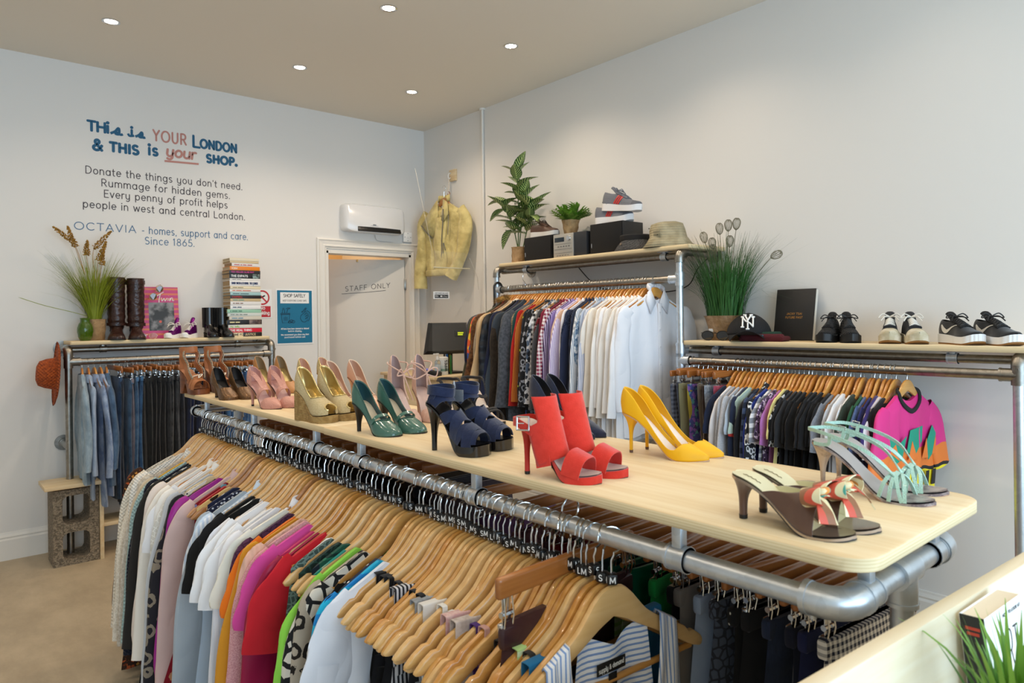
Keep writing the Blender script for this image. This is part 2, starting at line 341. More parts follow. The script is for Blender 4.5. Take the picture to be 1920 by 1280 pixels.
# ---------------------------------------------------------------- single-stroke lettering
def _arc(cx, cy, rx, a0, a1, ry=None, n=10):
    ry = rx if ry is None else ry
    return [(cx + rx * cos(radians(lerp(a0, a1, i / n))), cy + ry * sin(radians(lerp(a0, a1, i / n)))) for i in range(n + 1)]
_x, _c = .5, .72
GL = {
 ' ': (.3, []), '.': (.18, [[(.06, .01), (.07, .01)]]), ',': (.18, [[(.08, .03), (.05, -.09)]]), '-': (.36, [[(.06, .26), (.26, .26)]]), "'": (.14, [[(.06, .72), (.05, .58)]]),
 'a': (.56, [_arc(.25, .25, .21, 0, 360, .25), [(.46, .5), (.46, 0)]]), 'b': (.56, [[(.06, .74), (.06, 0)], _arc(.27, .25, .21, 0, 360, .25)]), 'c': (.48, [_arc(.26, .25, .21, 50, 310, .25)]),
 'd': (.56, [[(.46, .74), (.46, 0)], _arc(.25, .25, .21, 0, 360, .25)]), 'e': (.52, [[(.05, .26), (.46, .26)] + _arc(.255, .25, .205, 2, 318, .25)]), 'f': (.3, [_arc(.2, .6, .1, 60, 180, .14) + [(.1, 0)], [(0, .48), (.22, .48)]]),
 'g': (.56, [_arc(.25, .25, .21, 0, 360, .25), [(.46, .5), (.46, -.02)] + _arc(.26, -.04, .2, 0, -150, .18)]), 'h': (.52, [[(.06, .74), (.06, 0)], [(.06, .26)] + _arc(.24, .28, .18, 170, 0, .22) + [(.42, 0)]]),
 'i': (.16, [[(.06, .5), (.06, 0)], [(.06, .67), (.06, .68)]]), 'k': (.46, [[(.06, .74), (.06, 0)], [(.4, .5), (.07, .2)], [(.18, .3), (.42, 0)]]), 'l': (.16, [[(.06, .74), (.06, 0)]]),
 'm': (.78, [[(.06, .5), (.06, 0)], [(.06, .28)] + _arc(.22, .3, .16, 170, 0, .2) + [(.38, 0)], [(.38, .28)] + _arc(.54, .3, .16, 170, 0, .2) + [(.7, 0)]]), 'n': (.52, [[(.06, .5), (.06, 0)], [(.06, .26)] + _arc(.24, .28, .18, 170, 0, .22) + [(.42, 0)]]),
 'o': (.54, [_arc(.26, .25, .21, 0, 360, .25)]), 'p': (.56, [[(.06, .5), (.06, -.22)], _arc(.27, .25, .21, 0, 360, .25)]), 'r': (.32, [[(.06, .5), (.06, 0)], [(.06, .28)] + _arc(.22, .3, .16, 170, 60, .2)]),
 's': (.44, [_arc(.21, .37, .14, 40, 270, .13) + _arc(.21, .12, .15, 90, -140, .12)]), 't': (.32, [[(.12, .68), (.12, .14)] + _arc(.22, .12, .1, 180, 290, .12), [(.01, .48), (.26, .48)]]), 'u': (.52, [[(.06, .5), (.06, .22)] + _arc(.24, .22, .18, 180, 360, .22) + [(.42, .5)], [(.42, .2), (.42, 0)]]),
 'v': (.46, [[(.03, .5), (.22, 0), (.41, .5)]]), 'w': (.7, [[(.03, .5), (.18, 0), (.34, .46), (.5, 0), (.65, .5)]]), 'y': (.52, [[(.06, .5), (.06, .22)] + _arc(.24, .22, .18, 180, 360, .22) + [(.42, .5)], [(.42, .3), (.42, -.04)] + _arc(.24, -.05, .18, 0, -140, .17)]), 'q': (.56, [_arc(.25, .25, .21, 0, 360, .25), [(.46, .5), (.46, -.22)]]), 'x': (.44, [[(.04, .5), (.4, 0)], [(.4, .5), (.04, 0)]]), 'j': (.2, [[(.1, .5), (.1, -.1), (.02, -.2)]]), 'z': (.44, [[(.04, .5), (.38, .5), (.04, 0), (.4, 0)]]),
 'A': (.66, [[(.03, 0), (.31, .72), (.59, 0)], [(.14, .25), (.48, .25)]]), 'B': (.58, [[(.08, 0), (.08, .72)] + _arc(.3, .55, .17, 90, -90, .17) + [(.08, .38)], [(.3, .38)] + _arc(.32, .19, .19, 90, -90, .19) + [(.08, 0)]]), 'C': (.7, [_arc(.38, .36, .33, 48, 312, .36)]),
 'D': (.68, [[(.08, 0), (.08, .72), (.26, .72)] + _arc(.26, .36, .34, 90, -90, .36) + [(.08, 0)]]), 'E': (.54, [[(.48, .72), (.08, .72), (.08, 0), (.48, 0)], [(.08, .38), (.42, .38)]]), 'F': (.52, [[(.48, .72), (.08, .72), (.08, 0)], [(.08, .38), (.42, .38)]]), 'G': (.72, [_arc(.38, .36, .33, 48, 345, .36) + [(.44, .3)]]),
 'H': (.66, [[(.08, .72), (.08, 0)], [(.56, .72), (.56, 0)], [(.08, .37), (.56, .37)]]), 'I': (.2, [[(.09, .72), (.09, 0)]]), 'J': (.44, [[(.34, .72), (.34, .16)] + _arc(.19, .16, .15, 0, -170, .16)]), 'K': (.6, [[(.08, .72), (.08, 0)], [(.54, .72), (.09, .28)], [(.24, .42), (.56, 0)]]), 'L': (.5, [[(.08, .72), (.08, 0), (.46, 0)]]),
 'M': (.8, [[(.06, 0), (.1, .72), (.39, .1), (.68, .72), (.72, 0)]]), 'N': (.68, [[(.08, 0), (.08, .72), (.58, 0), (.58, .72)]]), 'O': (.8, [_arc(.39, .36, .34, 0, 360, .36, 20)]), 'P': (.56, [[(.08, 0), (.08, .72), (.28, .72)] + _arc(.28, .53, .2, 90, -90, .19) + [(.08, .34)]]), 'Q': (.8, [_arc(.39, .36, .34, 0, 360, .36, 20), [(.48, .16), (.68, -.04)]]),
 'R': (.6, [[(.08, 0), (.08, .72), (.28, .72)] + _arc(.28, .53, .2, 90, -90, .19) + [(.08, .34)], [(.28, .34), (.52, 0)]]), 'S': (.56, [_arc(.27, .54, .19, 40, 270, .18) + _arc(.27, .18, .21, 90, -140, .18)]), 'T': (.58, [[(.02, .72), (.54, .72)], [(.28, .72), (.28, 0)]]), 'U': (.66, [[(.08, .72), (.08, .26)] + _arc(.31, .26, .23, 180, 360, .26) + [(.54, .72)]]),
 'V': (.62, [[(.03, .72), (.29, 0), (.56, .72)]]), 'W': (.9, [[(.03, .72), (.22, 0), (.43, .66), (.64, 0), (.83, .72)]]), 'X': (.6, [[(.05, .72), (.53, 0)], [(.53, .72), (.05, 0)]]), 'Y': (.6, [[(.03, .72), (.28, .36), (.54, .72)], [(.28, .36), (.28, 0)]]), 'Z': (.58, [[(.05, .72), (.52, .72), (.05, 0), (.54, 0)]]),
 '0': (.6, [_arc(.28, .36, .23, 0, 360, .36)]), '1': (.3, [[(.03, .6), (.14, .72), (.14, 0)]]), '2': (.54, [_arc(.26, .52, .2, 170, -20, .2) + [(.06, 0), (.48, 0)]]), '5': (.54, [[(.42, .72), (.14, .72), (.1, .4)] + _arc(.25, .22, .22, 120, -150, .22)]), '6': (.56, [[(.36, .72), (.1, .34)] + _arc(.27, .22, .21, 150, 510, .22)]), '8': (.54, [_arc(.26, .55, .17, 0, 360, .17), _arc(.26, .19, .21, 0, 360, .19)]), '9': (.56, [[(.16, 0), (.44, .4)] + _arc(.27, .5, .21, -30, 330, .22)]), '3': (.5, [_arc(.22, .55, .17, 150, -90, .17) + _arc(.22, .19, .2, 90, -150, .19)]), '4': (.56, [[(.4, 0), (.4, .72), (.04, .2), (.52, .2)]]), '7': (.5, [[(.04, .72), (.46, .72), (.16, 0)]]),
 '&': (.66, [[(.56, 0), (.18, .5)] + _arc(.28, .58, .12, 200, -40, .13) + [(.12, .28)] + _arc(.24, .17, .19, 150, 330, .17) + [(.56, .34)]]), '!': (.2, [[(.08, .72), (.08, .22)], [(.08, .01), (.08, .02)]]), ':': (.18, [[(.07, .01), (.07, .02)], [(.07, .35), (.07, .36)]]), '+': (.4, [[(.2, .1), (.2, .5)], [(.02, .3), (.38, .3)]])
}
def text_width(t, size, track=.06): return sum(GL.get(ch, GL[' '])[0] + track for ch in t) * size
def strokes(mb, t, o, ux, uz, size, w, track=.06, align=0, th=.0006, width=None, mi=0, slant=0):
    """write t with rounded strokes; o: baseline start, ux/uz: reading and up directions"""
    o = V(o); ux = V(ux).normalized(); uz = V(uz).normalized(); n = ux.cross(uz)
    W = text_width(t, size, track); sx = 1.0
    if width: sx = width / W; W = width
    x = -W * align
    for ch in t:
        adv, st = GL.get(ch, GL[' '])
        st2 = []
        for s in st:      # break the pen stroke at sharp corners
            cur = [s[0]]
            for i in range(1, len(s) - 1):
                cur.append(s[i]); u, v = V(s[i]) - V(s[i - 1]), V(s[i + 1]) - V(s[i])
                if u.length > 1e-6 and v.length > 1e-6 and u.angle(v) > .7: st2.append(cur); cur = [s[i]]
            st2.append(cur + [s[-1]] if len(s) > 1 else cur)
        for s in st2:
            if len(s) == 2 and abs(s[0][0] - s[1][0]) + abs(s[0][1] - s[1][1]) < .03:
                c = o + ux * (x + s[0][0] * size * sx) + uz * (s[0][1] * size + w * .2); mb.tube([c - n * th * .5, c + n * th * .5], [w * .66] * 2, 12, mi=mi); continue
            pts = [o + ux * (x + (px + slant * py) * size * sx) + uz * (py * size) for px, py in s]
            if len(pts) > 1:
                a = pts[0] + (pts[0] - pts[1]).normalized() * w * .35; b = pts[-1] + (pts[-1] - pts[-2]).normalized() * w * .35
                P = [a] + pts + [b]
                mb.tube(P, [w * .3] + [w / 2] * len(pts) + [w * .3], 6, squash=(n, th / max(w, 1e-6)), mi=mi)
        x += (adv + track) * size * sx
    return mb
# ================================================================ SETTING
M_WALL = mat('#e8e5e0', .85, bump=('noise', 60, .03))
M_CEIL = mat('#e8e0d2', .9)
M_TRIM = mat('#ece8e0', .4)
M_FLOOR = mat('#a3937a', .55, pat=('floor', '#bcab90'), bump=('noise', 35, .05))
M_PINE = mat('#ead6b0', .5, pat=('wood', '#dcbf90', 1, 1.0))       # grain along y
M_PINEX = mat('#ead6b0', .5, pat=('wood', '#dcbf90', 0, 1.0))      # grain along x
M_PLY = mat('#e3cfa6', .65, pat=('ply', '#d2ba8c', 210.0))
M_GALV = mat('#d9dfe4', .36, .8, pat=('galv', '#bcc3c9'), bump=('noise', 45, .06))
M_GALV2 = mat('#a9a49b', .36, 1.0, pat=('galv', '#86827a'), bump=('noise', 45, .05))
M_CHROME = mat('#dadcde', .15, 1.0)
M_BLACK = mat('#131314', .45)
M_WHITE = mat('#f2f2f0', .5)

s = MB(); s.box(((XL + XW) / 2, (YF + 7.2) / 2, -.05), (XW - XL + .3, 7.2 - YF + .2, .1)); structure(s.build('floor', M_FLOOR, smooth=False))
s = MB(); s.box(((XL + XW) / 2, (YF + 7.2) / 2, ZC + .05), (XW - XL + .3, 7.2 - YF + .2, .1)); structure(s.build('ceiling', M_CEIL, smooth=False))
s = MB(); s.box((XW + .06, (YF + 7.2) / 2, ZC / 2), (.12, 7.2 - YF, ZC)); structure(s.build('wall_right', M_WALL, smooth=False))
s = MB(); s.box((XL - .06, (YF + YB) / 2, ZC / 2), (.12, YB - YF, ZC)); structure(s.build('wall_left', M_WALL, smooth=False))
DX0, DX1, DZ = 2.60, 3.43, 2.065
s = MB(); s.box(((XL + DX0) / 2, YB + .07, ZC / 2), (DX0 - XL, .14, ZC)); s.box(((DX1 + XW) / 2, YB + .07, ZC / 2), (XW - DX1, .14, ZC)); s.box(((DX0 + DX1) / 2, YB + .07, (DZ + ZC) / 2), (DX1 - DX0, .14, ZC - DZ))
structure(s.build('wall_back', M_WALL, smooth=False))
s = MB()      # front wall around the shop window
s.box(((XL + XW) / 2, YF - .06, .2), (XW - XL, .12, .4)); s.box(((XL + XW) / 2, YF - .06, 2.98), (XW - XL, .12, .48)); s.box((-1.9, YF - .06, 1.57), (1.0, .12, 2.34)); s.box((3.5, YF - .06, 1.57), (.18, .12, 2.34))
structure(s.build('wall_front', M_WALL, smooth=False))
s = MB(); s.box((1.0, YF - .05, 1.57), (4.8, .012, 2.34)); wn = structure(s.build('window_1', mat('#e8f2f5', .02, trans=1.0), smooth=False))
s = MB()
for x in (-1.38, .6, 2.2, 3.39): s.box((x, YF - .03, 1.57), (.05, .07, 2.34))
for z in (.42, 2.72): s.box((1.0, YF - .03, z), (4.8, .07, .05))
s.build('window_frame', M_TRIM, wn, smooth=False)
s = MB()      # corridor behind the door
s.box((2.9, 7.1, 1.61), (2.2, .1, ZC)); s.box((2.1, 6.3, 1.61), (.1, 1.6, ZC))
structure(s.build('wall_corridor', mat('#d9b98a', .85), smooth=False))
# skirting
def skirt(name, p0, p1, nrm):
    a, b, n = V(p0), V(p1), V(nrm); prof = [(0, 0), (.02, 0), (.02, .125), (.012, .135), (.016, .145), (.008, .16), (.006, .17), (0, .172)]
    m = MB(); m.loft([[q + n * d + V((0, 0, z)) for d, z in prof] for q in (a, b)]); structure(m.build(name, M_TRIM, smooth=False))
skirt('baseboard_back', (XL, YB, 0), (2.515, YB, 0), (0, -1, 0)); skirt('baseboard_right', (XW, YB, 0), (XW, YF, 0), (-1, 0, 0))
# conduit on the right wall
s = MB(); s.cyl((XW - .012, 4.505, 0), (XW - .012, 4.505, 3.21), .011, 14); s.cyl((XW - .012, 4.505, 3.205), (XW - .012, 4.505, 3.22), .026, 16); structure(s.build('trim_1', M_TRIM))
# door with architrave
M_DOORW = mat('#dcd8d0', .42)
door = thing('door_1', None, None); door['kind'] = 'structure'
prof = [(0, 0), (0, .018), (.012, .024), (.022, .018), (.05, .014), (.058, .02), (.066, .02), (.074, .012), (.085, .01), (.085, 0)]     # from outside edge inwards
m = MB(); x0, x1, zt = DX0 - .083, XW - .002, DZ + .1
def arch(pts):      # mitred run
    loops = []
    for (x, z, ox, oz) in pts: loops.append([V((x + ox * d, YB - t, z + oz * d)) for d, t in prof])
    m.loft(loops)
arch([(x0, 0, 1, 0), (x0, zt, 1, -1), (DX1 + .085, zt, -1, -1), (DX1 + .085, 0, -1, 0)])
m.build('architrave', M_TRIM, door, smooth=False)
m = MB(); m.box((DX0 + .006, YB + .07, DZ / 2), (.03, .15, DZ)); m.box((DX1 - .006, YB + .07, DZ / 2), (.03, .15, DZ)); m.box(((DX0 + DX1) / 2, YB + .07, DZ - .006), (DX1 - DX0, .15, .03)); m.build('door_lining', M_TRIM, door, smooth=False)
leafm = Matrix.Translation((3.405, 5.47, 0)) @ Matrix.Rotation(radians(-26), 4, 'Z')
m = MB(); m.rbox((-.395, 0, 1.015), (.79, .04, 2.02), .003)
leaf = m.build('door_leaf', M_DOORW, door); leaf.matrix_local = leafm
m = MB(); m.cyl((-.385, -.032, 1.735), (-.385, -.0203, 1.735), .001); m.lathe([(0, .0), (.048, 0), (.048, .002), (0, .002)], n=28)
ds = m.build('fire_door_disc', mat('#1273a8', .4), leaf, (-.745, -.021, 1.735), (pi / 2, 0, 0))
m = MB(); strokes(m, 'door', (0, .006, .0026), (1, 0, 0), (0, 1, 0), .016, .002, align=.1); strokes(m, 'keep shut', (0, -.014, .0026), (1, 0, 0), (0, 1, 0), .014, .002, align=.3); m.build('disc_lettering', M_WHITE, leaf, (-.745, -.021, 1.735), (pi / 2, 0, 0))
m = MB(); M_INK = mat('#2b2a2c', .6)
strokes(m, 'STAFF', (-.53, -.0206, 1.738), (1, 0, .085), (0, 0, 1), .058, .0045, .13); strokes(m, 'ONLY', (-.30, -.0206, 1.758), (1, 0, .085), (0, 0, 1), .058, .0045, .13)
m.tube([(-.56, -.0206, 1.715), (-.35, -.0206, 1.728), (-.17, -.0206, 1.745)], .002, 6); m.build('door_lettering', M_INK, leaf)
m = MB(); m.rbox((-.42, -.024, 2.012), (.016, .012, .022), .002); m.build('door_clip', mat('#b79a62', .4, .6), leaf)
m = MB(); m.rbox((.006, -.012, 1.80), (.02, .03, .1), .002); m.build('door_hinge', M_GALV2, leaf)

# ---------------------------------------------------------------- recessed downlights
def downlight(x, y, label):
    t = thing('ceiling_downlight', label, 'downlight', (x, y, ZC), group='recessed ceiling downlights')
    m = MB(); m.lathe([(.047, .0), (.047, -.004), (.040, -.006), (.034, -.003), (.033, .0), (.033, -.001)], n=28); m.build('bezel', M_CHROME, t)
    m = MB(); m.lathe([(0, -.0022), (.033, -.0022)], n=28); m.build('lamp_lens', mat('#fff3df', .5, emit=60), t)
    d = bpy.data.lights.new('downlight_beam', 'SPOT'); d.energy = SPOT_POWER * (1 if y > 3 else .65 if y > 2 else .28) * (.42 if x < 1 and y > 3 else .85); d.color = SPOT_COLOR; d.spot_size = radians(140); d.spot_blend = .8; d.shadow_soft_size = .035
    o = bpy.data.objects.new('downlight_beam', d); o.location = (0, 0, -.012); o.parent = t; COL.objects.link(o)
for x, y, l in ((.87, 4.522, 'small round ceiling downlight above the wall lettering, leftmost of five'), (2.015, 4.542, 'small round ceiling downlight second from the left in the back row'),
                (2.894, 4.505, 'small round ceiling downlight nearest the corner of the room'), (2.02, 3.369, 'small round ceiling downlight at the top middle of the picture'),
                (2.904, 3.35, 'small round ceiling downlight nearest the long right wall, above the leafy plant')):
    downlight(x, y, l)
for x in (-.3, .87, 2.02, 2.9):
    for y in (2.2, 1.05, -.1, -1.25):
        if (x, y) != (.87, 2.2) or True: downlight(x, y, 'round ceiling downlight out of the picture above the camera')
downlight(-.3, 4.52, 'round ceiling downlight out of the picture above the camera'); downlight(-.3, 3.36, 'round ceiling downlight out of the picture above the camera'); downlight(.87, 3.36, 'round ceiling downlight out of the picture above the camera')
d = bpy.data.lights.new('corridor_lamp', 'POINT'); d.energy = 14; d.color = (1, .72, .42); d.shadow_soft_size = .1
o = bpy.data.objects.new('corridor_lamp', d); o.location = (3.0, 6.5, 2.6); COL.objects.link(o)

# ---------------------------------------------------------------- lettering on the back wall
sl = thing('wall_slogan', 'shop slogan and charity text painted on the white back wall', 'wall lettering', (0, YB - .0012, 0))
UX, UZ = (1, 0, 0), (0, 0, 1)
BLUE, PINKC, GREY, SKY = mat('#235f83', .7), mat('#c4897e', .7), mat('#4a4448', .7), mat('#4d7397', .7)
m = MB()
strokes(m, 'TH', (.888, 0, 2.783), UX, UZ, .090, .017, .02); strokes(m, 'i', (1.004, 0, 2.784), UX, UZ, .098, .017)
def script_s(x, z, k=1):    # looped s of the hand lettering
    m.tube(spline([(x - .035 * k, 0, z + .002), (x + .01 * k, 0, z + .03 * k), (x + .045 * k, 0, z + .072 * k), (x + .052 * k, 0, z + .035 * k), (x + .046 * k, 0, z + .003), (x + .016 * k, 0, z + .004), (x + .03 * k, 0, z + .022 * k), (x + .065 * k, 0, z + .002), (x + .088 * k, 0, z + .012 * k)], 6), .0085, 8, squash=(V((0, 1, 0)), .06))
script_s(1.047, 2.782, .62); strokes(m, 'i', (1.152, 0, 2.786), UX, UZ, .085, .016); m.tube(spline([(1.134, 0, 2.80), (1.142, 0, 2.786), (1.158, 0, 2.787), (1.172, 0, 2.791)], 5), .008, 8, squash=(V((0, 1, 0)), .06)); script_s(1.197, 2.784, .52)
m.build('lettering', BLUE, sl); m = MB()
strokes(m, 'L', (1.556, 0, 2.773), UX, UZ, .115, .017); strokes(m, 'ONDON', (1.612, 0, 2.774), UX, UZ, .086, .017, .1, width=.275)
m.build('lettering', BLUE, sl); m = MB()
strokes(m, '&', (.918, 0, 2.657), UX, UZ, .098, .019); strokes(m, 'THIS', (1.02, 0, 2.662), UX, UZ, .083, .019, .1, width=.19); strokes(m, 'is', (1.262, 0, 2.672), UX, UZ, .098, .018, .12, width=.075); strokes(m, 'SHOP.', (1.655, 0, 2.673), UX, UZ, .078, .019, .12, width=.235)
m.build('lettering', BLUE, sl)
m = MB(); strokes(m, 'YOUR', (1.292, 0, 2.778), UX, UZ, .105, .0125, .1, width=.235); m.build('lettering', PINKC, sl); m = MB(); strokes(m, 'your', (1.376, 0, 2.68), UX, UZ, .098, .0165, .02, width=.205, slant=.12)
m.tube([(1.366, 0, 2.641), (1.6, 0, 2.650)], .007, 8, squash=(V((0, 1, 0)), .06)); m.build('lettering', PINKC, sl)
m = MB()
for t, x0_, x1_, z in (("Donate the things you don't need.", .872, 1.925, 2.492), ('Rummage for hidden gems.', .965, 1.832, 2.415), ('Every penny of profit helps', .980, 1.812, 2.341), ('people in west and central London.', .856, 1.943, 2.261)):
    m = MB(); strokes(m, t, (x0_, 0, z), UX, UZ, .068, .0058, .09, width=x1_ - x0_); m.build('lettering', GREY, sl)
m = MB(); strokes(m, 'OCTAVIA', (.803, 0, 2.110), UX, UZ, .068, .0054, .1, width=.385); strokes(m, '- homes, support and care.', (1.212, 0, 2.110), UX, UZ, .068, .0055, .09, width=.75); m.build('lettering', SKY, sl); m = MB(); strokes(m, 'Since 1865.', (1.230, 0, 2.036), UX, UZ, .068, .0055, .09, width=.342)
m.build('lettering', SKY, sl)

# ================================================================ PIPE FURNITURE
def elbow_pts(c, a, b, L, n=8):     # arc from c+a*L to c+b*L
    c, a, b = V(c), V(a), V(b); P = [c + a * L]; r = L * .62
    for i in range(n + 1):
        t = (pi / 2) * i / n; P.append(c + (a + b) * r - b * r * cos(t) * 1.0 - a * r * sin(t))
    P.append(c + b * L); return P
def fit_elbow(par, c, a, b, R, mt, k=1.28, L=None):
    L = L or R * 2.9; m = MB(); m.tube(elbow_pts(c, a, b, L), R * k, 20)
    for d in (a, b): e = V(c) + V(d) * L; m.cyl(e - V(d) * R * .5, e, R * k * 1.06, 20)
    q = V(c) + V(a) * L * .8; sd = V(a).cross(V(b)).normalized(); m.cyl(q + sd * R * k * .9, q + sd * R * k * 1.22, R * .3, 10)
    m.build('elbow_fitting', mt, par)
def fit_tee(par, c, run, br, R, mt, k=1.27):
    c, run, br = V(c), V(run), V(br); m = MB(); m.cyl(c - run * R * 1.9, c + run * R * 1.9, R * k, 20); m.cyl(c, c + br * R * 3.1, R * k, 20)
    m.cyl(c + br * R * 2.7, c + br * R * 3.1, R * k * 1.06, 20); q = c + run * R * 1.2; sd = run.cross(br); m.cyl(q + sd * R, q + sd * R * 1.55, R * .3, 10)
    m.build('tee_fitting', mt, par)
def fit_clamp(par, c, axis, R, ztop, mt):       # saddle ring with a lug screwed to the board
    c, a = V(c), V(axis); m = MB(); m.cyl(c - a * R * 1.1, c + a * R * 1.1, R * 1.25, 20); m.cyl(c - a * R * 1.1, c - a * R * .8, R * 1.33, 20); m.cyl(c + a * R * .8, c + a * R * 1.1, R * 1.33, 20)
    hz = ztop - c.z; m.rbox(c + V((0, 0, hz / 2)), (R * 1.1, R * 1.1, hz), .002); m.rbox((c.x, c.y, ztop - .002), (R * 2.4 if a.y else R * 4.2, R * 4.2 if a.y else R * 2.4, .004), .0015); m.build('clamp_bracket', mt, par)
def fit_flange(par, p, n, R, mt):
    p, n = V(p), V(n); m = MB(); m.cyl(p, p + n * .007, .05, 28); m.cyl(p + n * .006, p + n * .028, R * 1.35, 20, R * 1.25)
    for k in range(4):
        a = pi / 4 + k * pi / 2; q = n.orthogonal().normalized(); w = n.cross(q); e = p + (q * cos(a) + w * sin(a)) * .038; m.cyl(e + n * .006, e + n * .0095, .006, 8)
    m.build('wall_flange', mt, par)
def pipe(par, name, a, b, R, mt): m = MB(); m.cyl(a, b, R, 24); return m.build(name, mt, par)
def board(par, name, x0, x1, y0, y1, z0, z1, rc, grain, corners=(1, 1, 1, 1)):
    out = []; n = 8
    for (cx, cy, a0, on) in ((x1, y1, 0, corners[0]), (x0, y1, 90, corners[1]), (x0, y0, 180, corners[2]), (x1, y0, 270, corners[3])):
        r = rc if on else .002; sx = -1 if cx == x1 else 1; sy = -1 if cy == y1 else 1
        out += [(cx + sx * r + r * cos(radians(a0 + 90 * i / n)), cy + sy * r + r * sin(radians(a0 + 90 * i / n))) for i in range(n + 1)]
    m = MB(); e = .0016; N = len(out); cxm, cym = (x0 + x1) / 2, (y0 + y1) / 2
    def ins(p, d): return (p[0] - d * (1 if p[0] > cxm else -1), p[1] - d * (1 if p[1] > cym else -1))
    loops = [[(*ins(p, e), z0) for p in out], [(*p, z0 + e) for p in out], [(*p, z1 - e) for p in out], [(*ins(p, e), z1) for p in out]]
    m.loft([[V(q) for q in l] for l in loops], True)
    nf = len(m.f); m.m = [1 if N <= i < 2 * N else 0 for i in range(nf)]
    return m.build(name, [M_PINE if grain == 1 else M_PINEX, M_PLY], par, angle=50)

# ---- shoe table
RT = .0175; TB, TT = 1.130, 1.151; TX0, TX1, TY0, TY1 = .952, 1.436, .388, 3.49; RX0, RX1, RZ = .986, 1.402, 1.066; EY0, EY1 = .438, 3.45
tab = thing('display_table', 'long plywood display table on galvanised pipe frame carrying the heeled shoes', 'table', (1.194, 1.94, 0))
tab.location = (0, 0, 0)
board(tab, 'tabletop', TX0 - .006, TX1, TY0, 1.995, TB, TT, .05, 1, (0, 0, 1, 1)); board(tab, 'tabletop', TX0, TX1, 1.997, TY1, TB, TT, .022, 1, (1, 1, 0, 0))
for x in (RX0, RX1): pipe(tab, 'hanging_rail', (x, EY0 + .03, RZ), (x, EY1 - .03, RZ), RT, M_GALV)
for y, sy in ((EY0, 1), (EY1, -1)):
    pipe(tab, 'end_rail', (RX0 + .03, y, RZ), (RX1 - .03, y, RZ), RT, M_GALV)
    fit_elbow(tab, (RX0, y, RZ), (0, sy, 0), (1, 0, 0), RT, M_GALV, 1.36, RT * 3.2); fit_elbow(tab, (RX1, y, RZ), (0, sy, 0), (-1, 0, 0), RT, M_GALV, 1.36, RT * 3.2)
    cx = (RX0 + RX1) / 2; yl = y if sy == 1 else y - .0
    fit_tee(tab, (cx, y, RZ), (1, 0, 0), (0, 0, -1), RT, M_GALV, 1.33); pipe(tab, 'leg', (cx, y, .12), (cx, y, RZ), RT, M_GALV)
    yb = y if sy == 1 else 3.6
    if sy == -1: pipe(tab, 'base_rail', (cx, y, .16), (cx, yb, .125), RT, M_GALV2)
    pipe(tab, 'base_rail', (cx - .43, yb, .125), (cx + .43, yb, .125), RT * 1.2, M_GALV2)
    for sx in (-1, 1): fit_elbow(tab, (cx + sx * .455, yb, .125), (-sx, 0, 0), (0, 0, -1), RT * 1.2, M_GALV2, 1.3); pipe(tab, 'foot', (cx + sx * .455, yb, 0), (cx + sx * .455, yb, .1), RT * 1.15, M_GALV2)
for y in (3.25, 2.68, 2.13, 1.83, 1.28, .715):
    for x in (RX0, RX1): fit_clamp(tab, (x, y, RZ), (0, 1, 0), RT, TB, M_GALV)
for x in (RX0 + .075, RX1 - .075): fit_clamp(tab, (x, EY0, RZ), (1, 0, 0), RT, TB, M_GALV)

# ---- jeans rack on the back wall
RW = .0205
LY = 5.146; lx0, lx1 = .727, 2.03
lr = thing('clothes_rack', 'galvanised pipe clothes rack on the back wall holding the jeans', 'clothes rack')
board(lr, 'shelf_board', .735, 2.015, LY - .015, YB - .003, 1.345, 1.368, .012, 0)
for x in (lx0, lx1):
    pipe(lr, 'post', (x, LY, 0), (x, LY, 1.30), RW, M_GALV2); pipe(lr, 'wall_arm', (x, LY + .04, 1.318), (x, YB - .02, 1.318), RW, M_GALV2)
    fit_elbow(lr, (x, LY, 1.318), (0, 0, -1), (0, 1, 0), RW, M_GALV2); fit_flange(lr, (x, YB - .001, 1.318), (0, -1, 0), RW, M_GALV2)
    fit_tee(lr, (x, LY, 1.238), (0, 0, 1), (1 if x < 1 else -1, 0, 0), RW, M_GALV2)
pipe(lr, 'support_rail', (lx0, LY + .06, 1.312), (lx1, LY + .06, 1.312), RW * .85, M_GALV2)
pipe(lr, 'hanging_rail', (lx0, LY, 1.238), (lx1, LY, 1.238), RW, M_GALV2)
for x in (.93, 1.80): fit_clamp(lr, (x, LY + .06, 1.312), (1, 0, 0), RW * .85, 1.345, M_GALV2)
for x in (lx0 - .03,): pipe(lr, 'lower_arm', (x + .03, LY, .70), (x + .03, YB - .02, .70), RW, M_GALV2); fit_flange(lr, (x + .03, YB - .001, .70), (0, -1, 0), RW, M_GALV2)

# ---- racks on the right wall
RXR = 3.242; PY = 2.325; FY = 3.935; NY = .757
ur = thing('clothes_rack', 'tall galvanised pipe rack on the right wall holding shirts and jackets', 'clothes rack')
board(ur, 'shelf_board', RXR - .01, XW - .003, 2.25, 3.90, 1.853, 1.876, .012, 1)
for y in (PY, FY):
    pipe(ur, 'post', (RXR, y, 0), (RXR, y, 1.82), RW, M_GALV); pipe(ur, 'wall_arm', (RXR + .04, y, 1.838), (XW - .02, y, 1.838), RW, M_GALV2)
    fit_elbow(ur, (RXR, y, 1.838), (0, 0, -1), (1, 0, 0), RW, M_GALV2); fit_flange(ur, (XW - .001, y, 1.838), (-1, 0, 0), RW, M_GALV2)
    fit_tee(ur, (RXR, y, 1.686), (0, 0, 1), (0, 1 if y < 3 else -1, 0), RW, M_GALV)
pipe(ur, 'hanging_rail', (RXR, PY, 1.686), (RXR, FY, 1.686), RW, M_GALV2); pipe(ur, 'support_rail', (RXR + .06, PY, 1.822), (RXR + .06, FY, 1.822), RW * .9, M_GALV2)
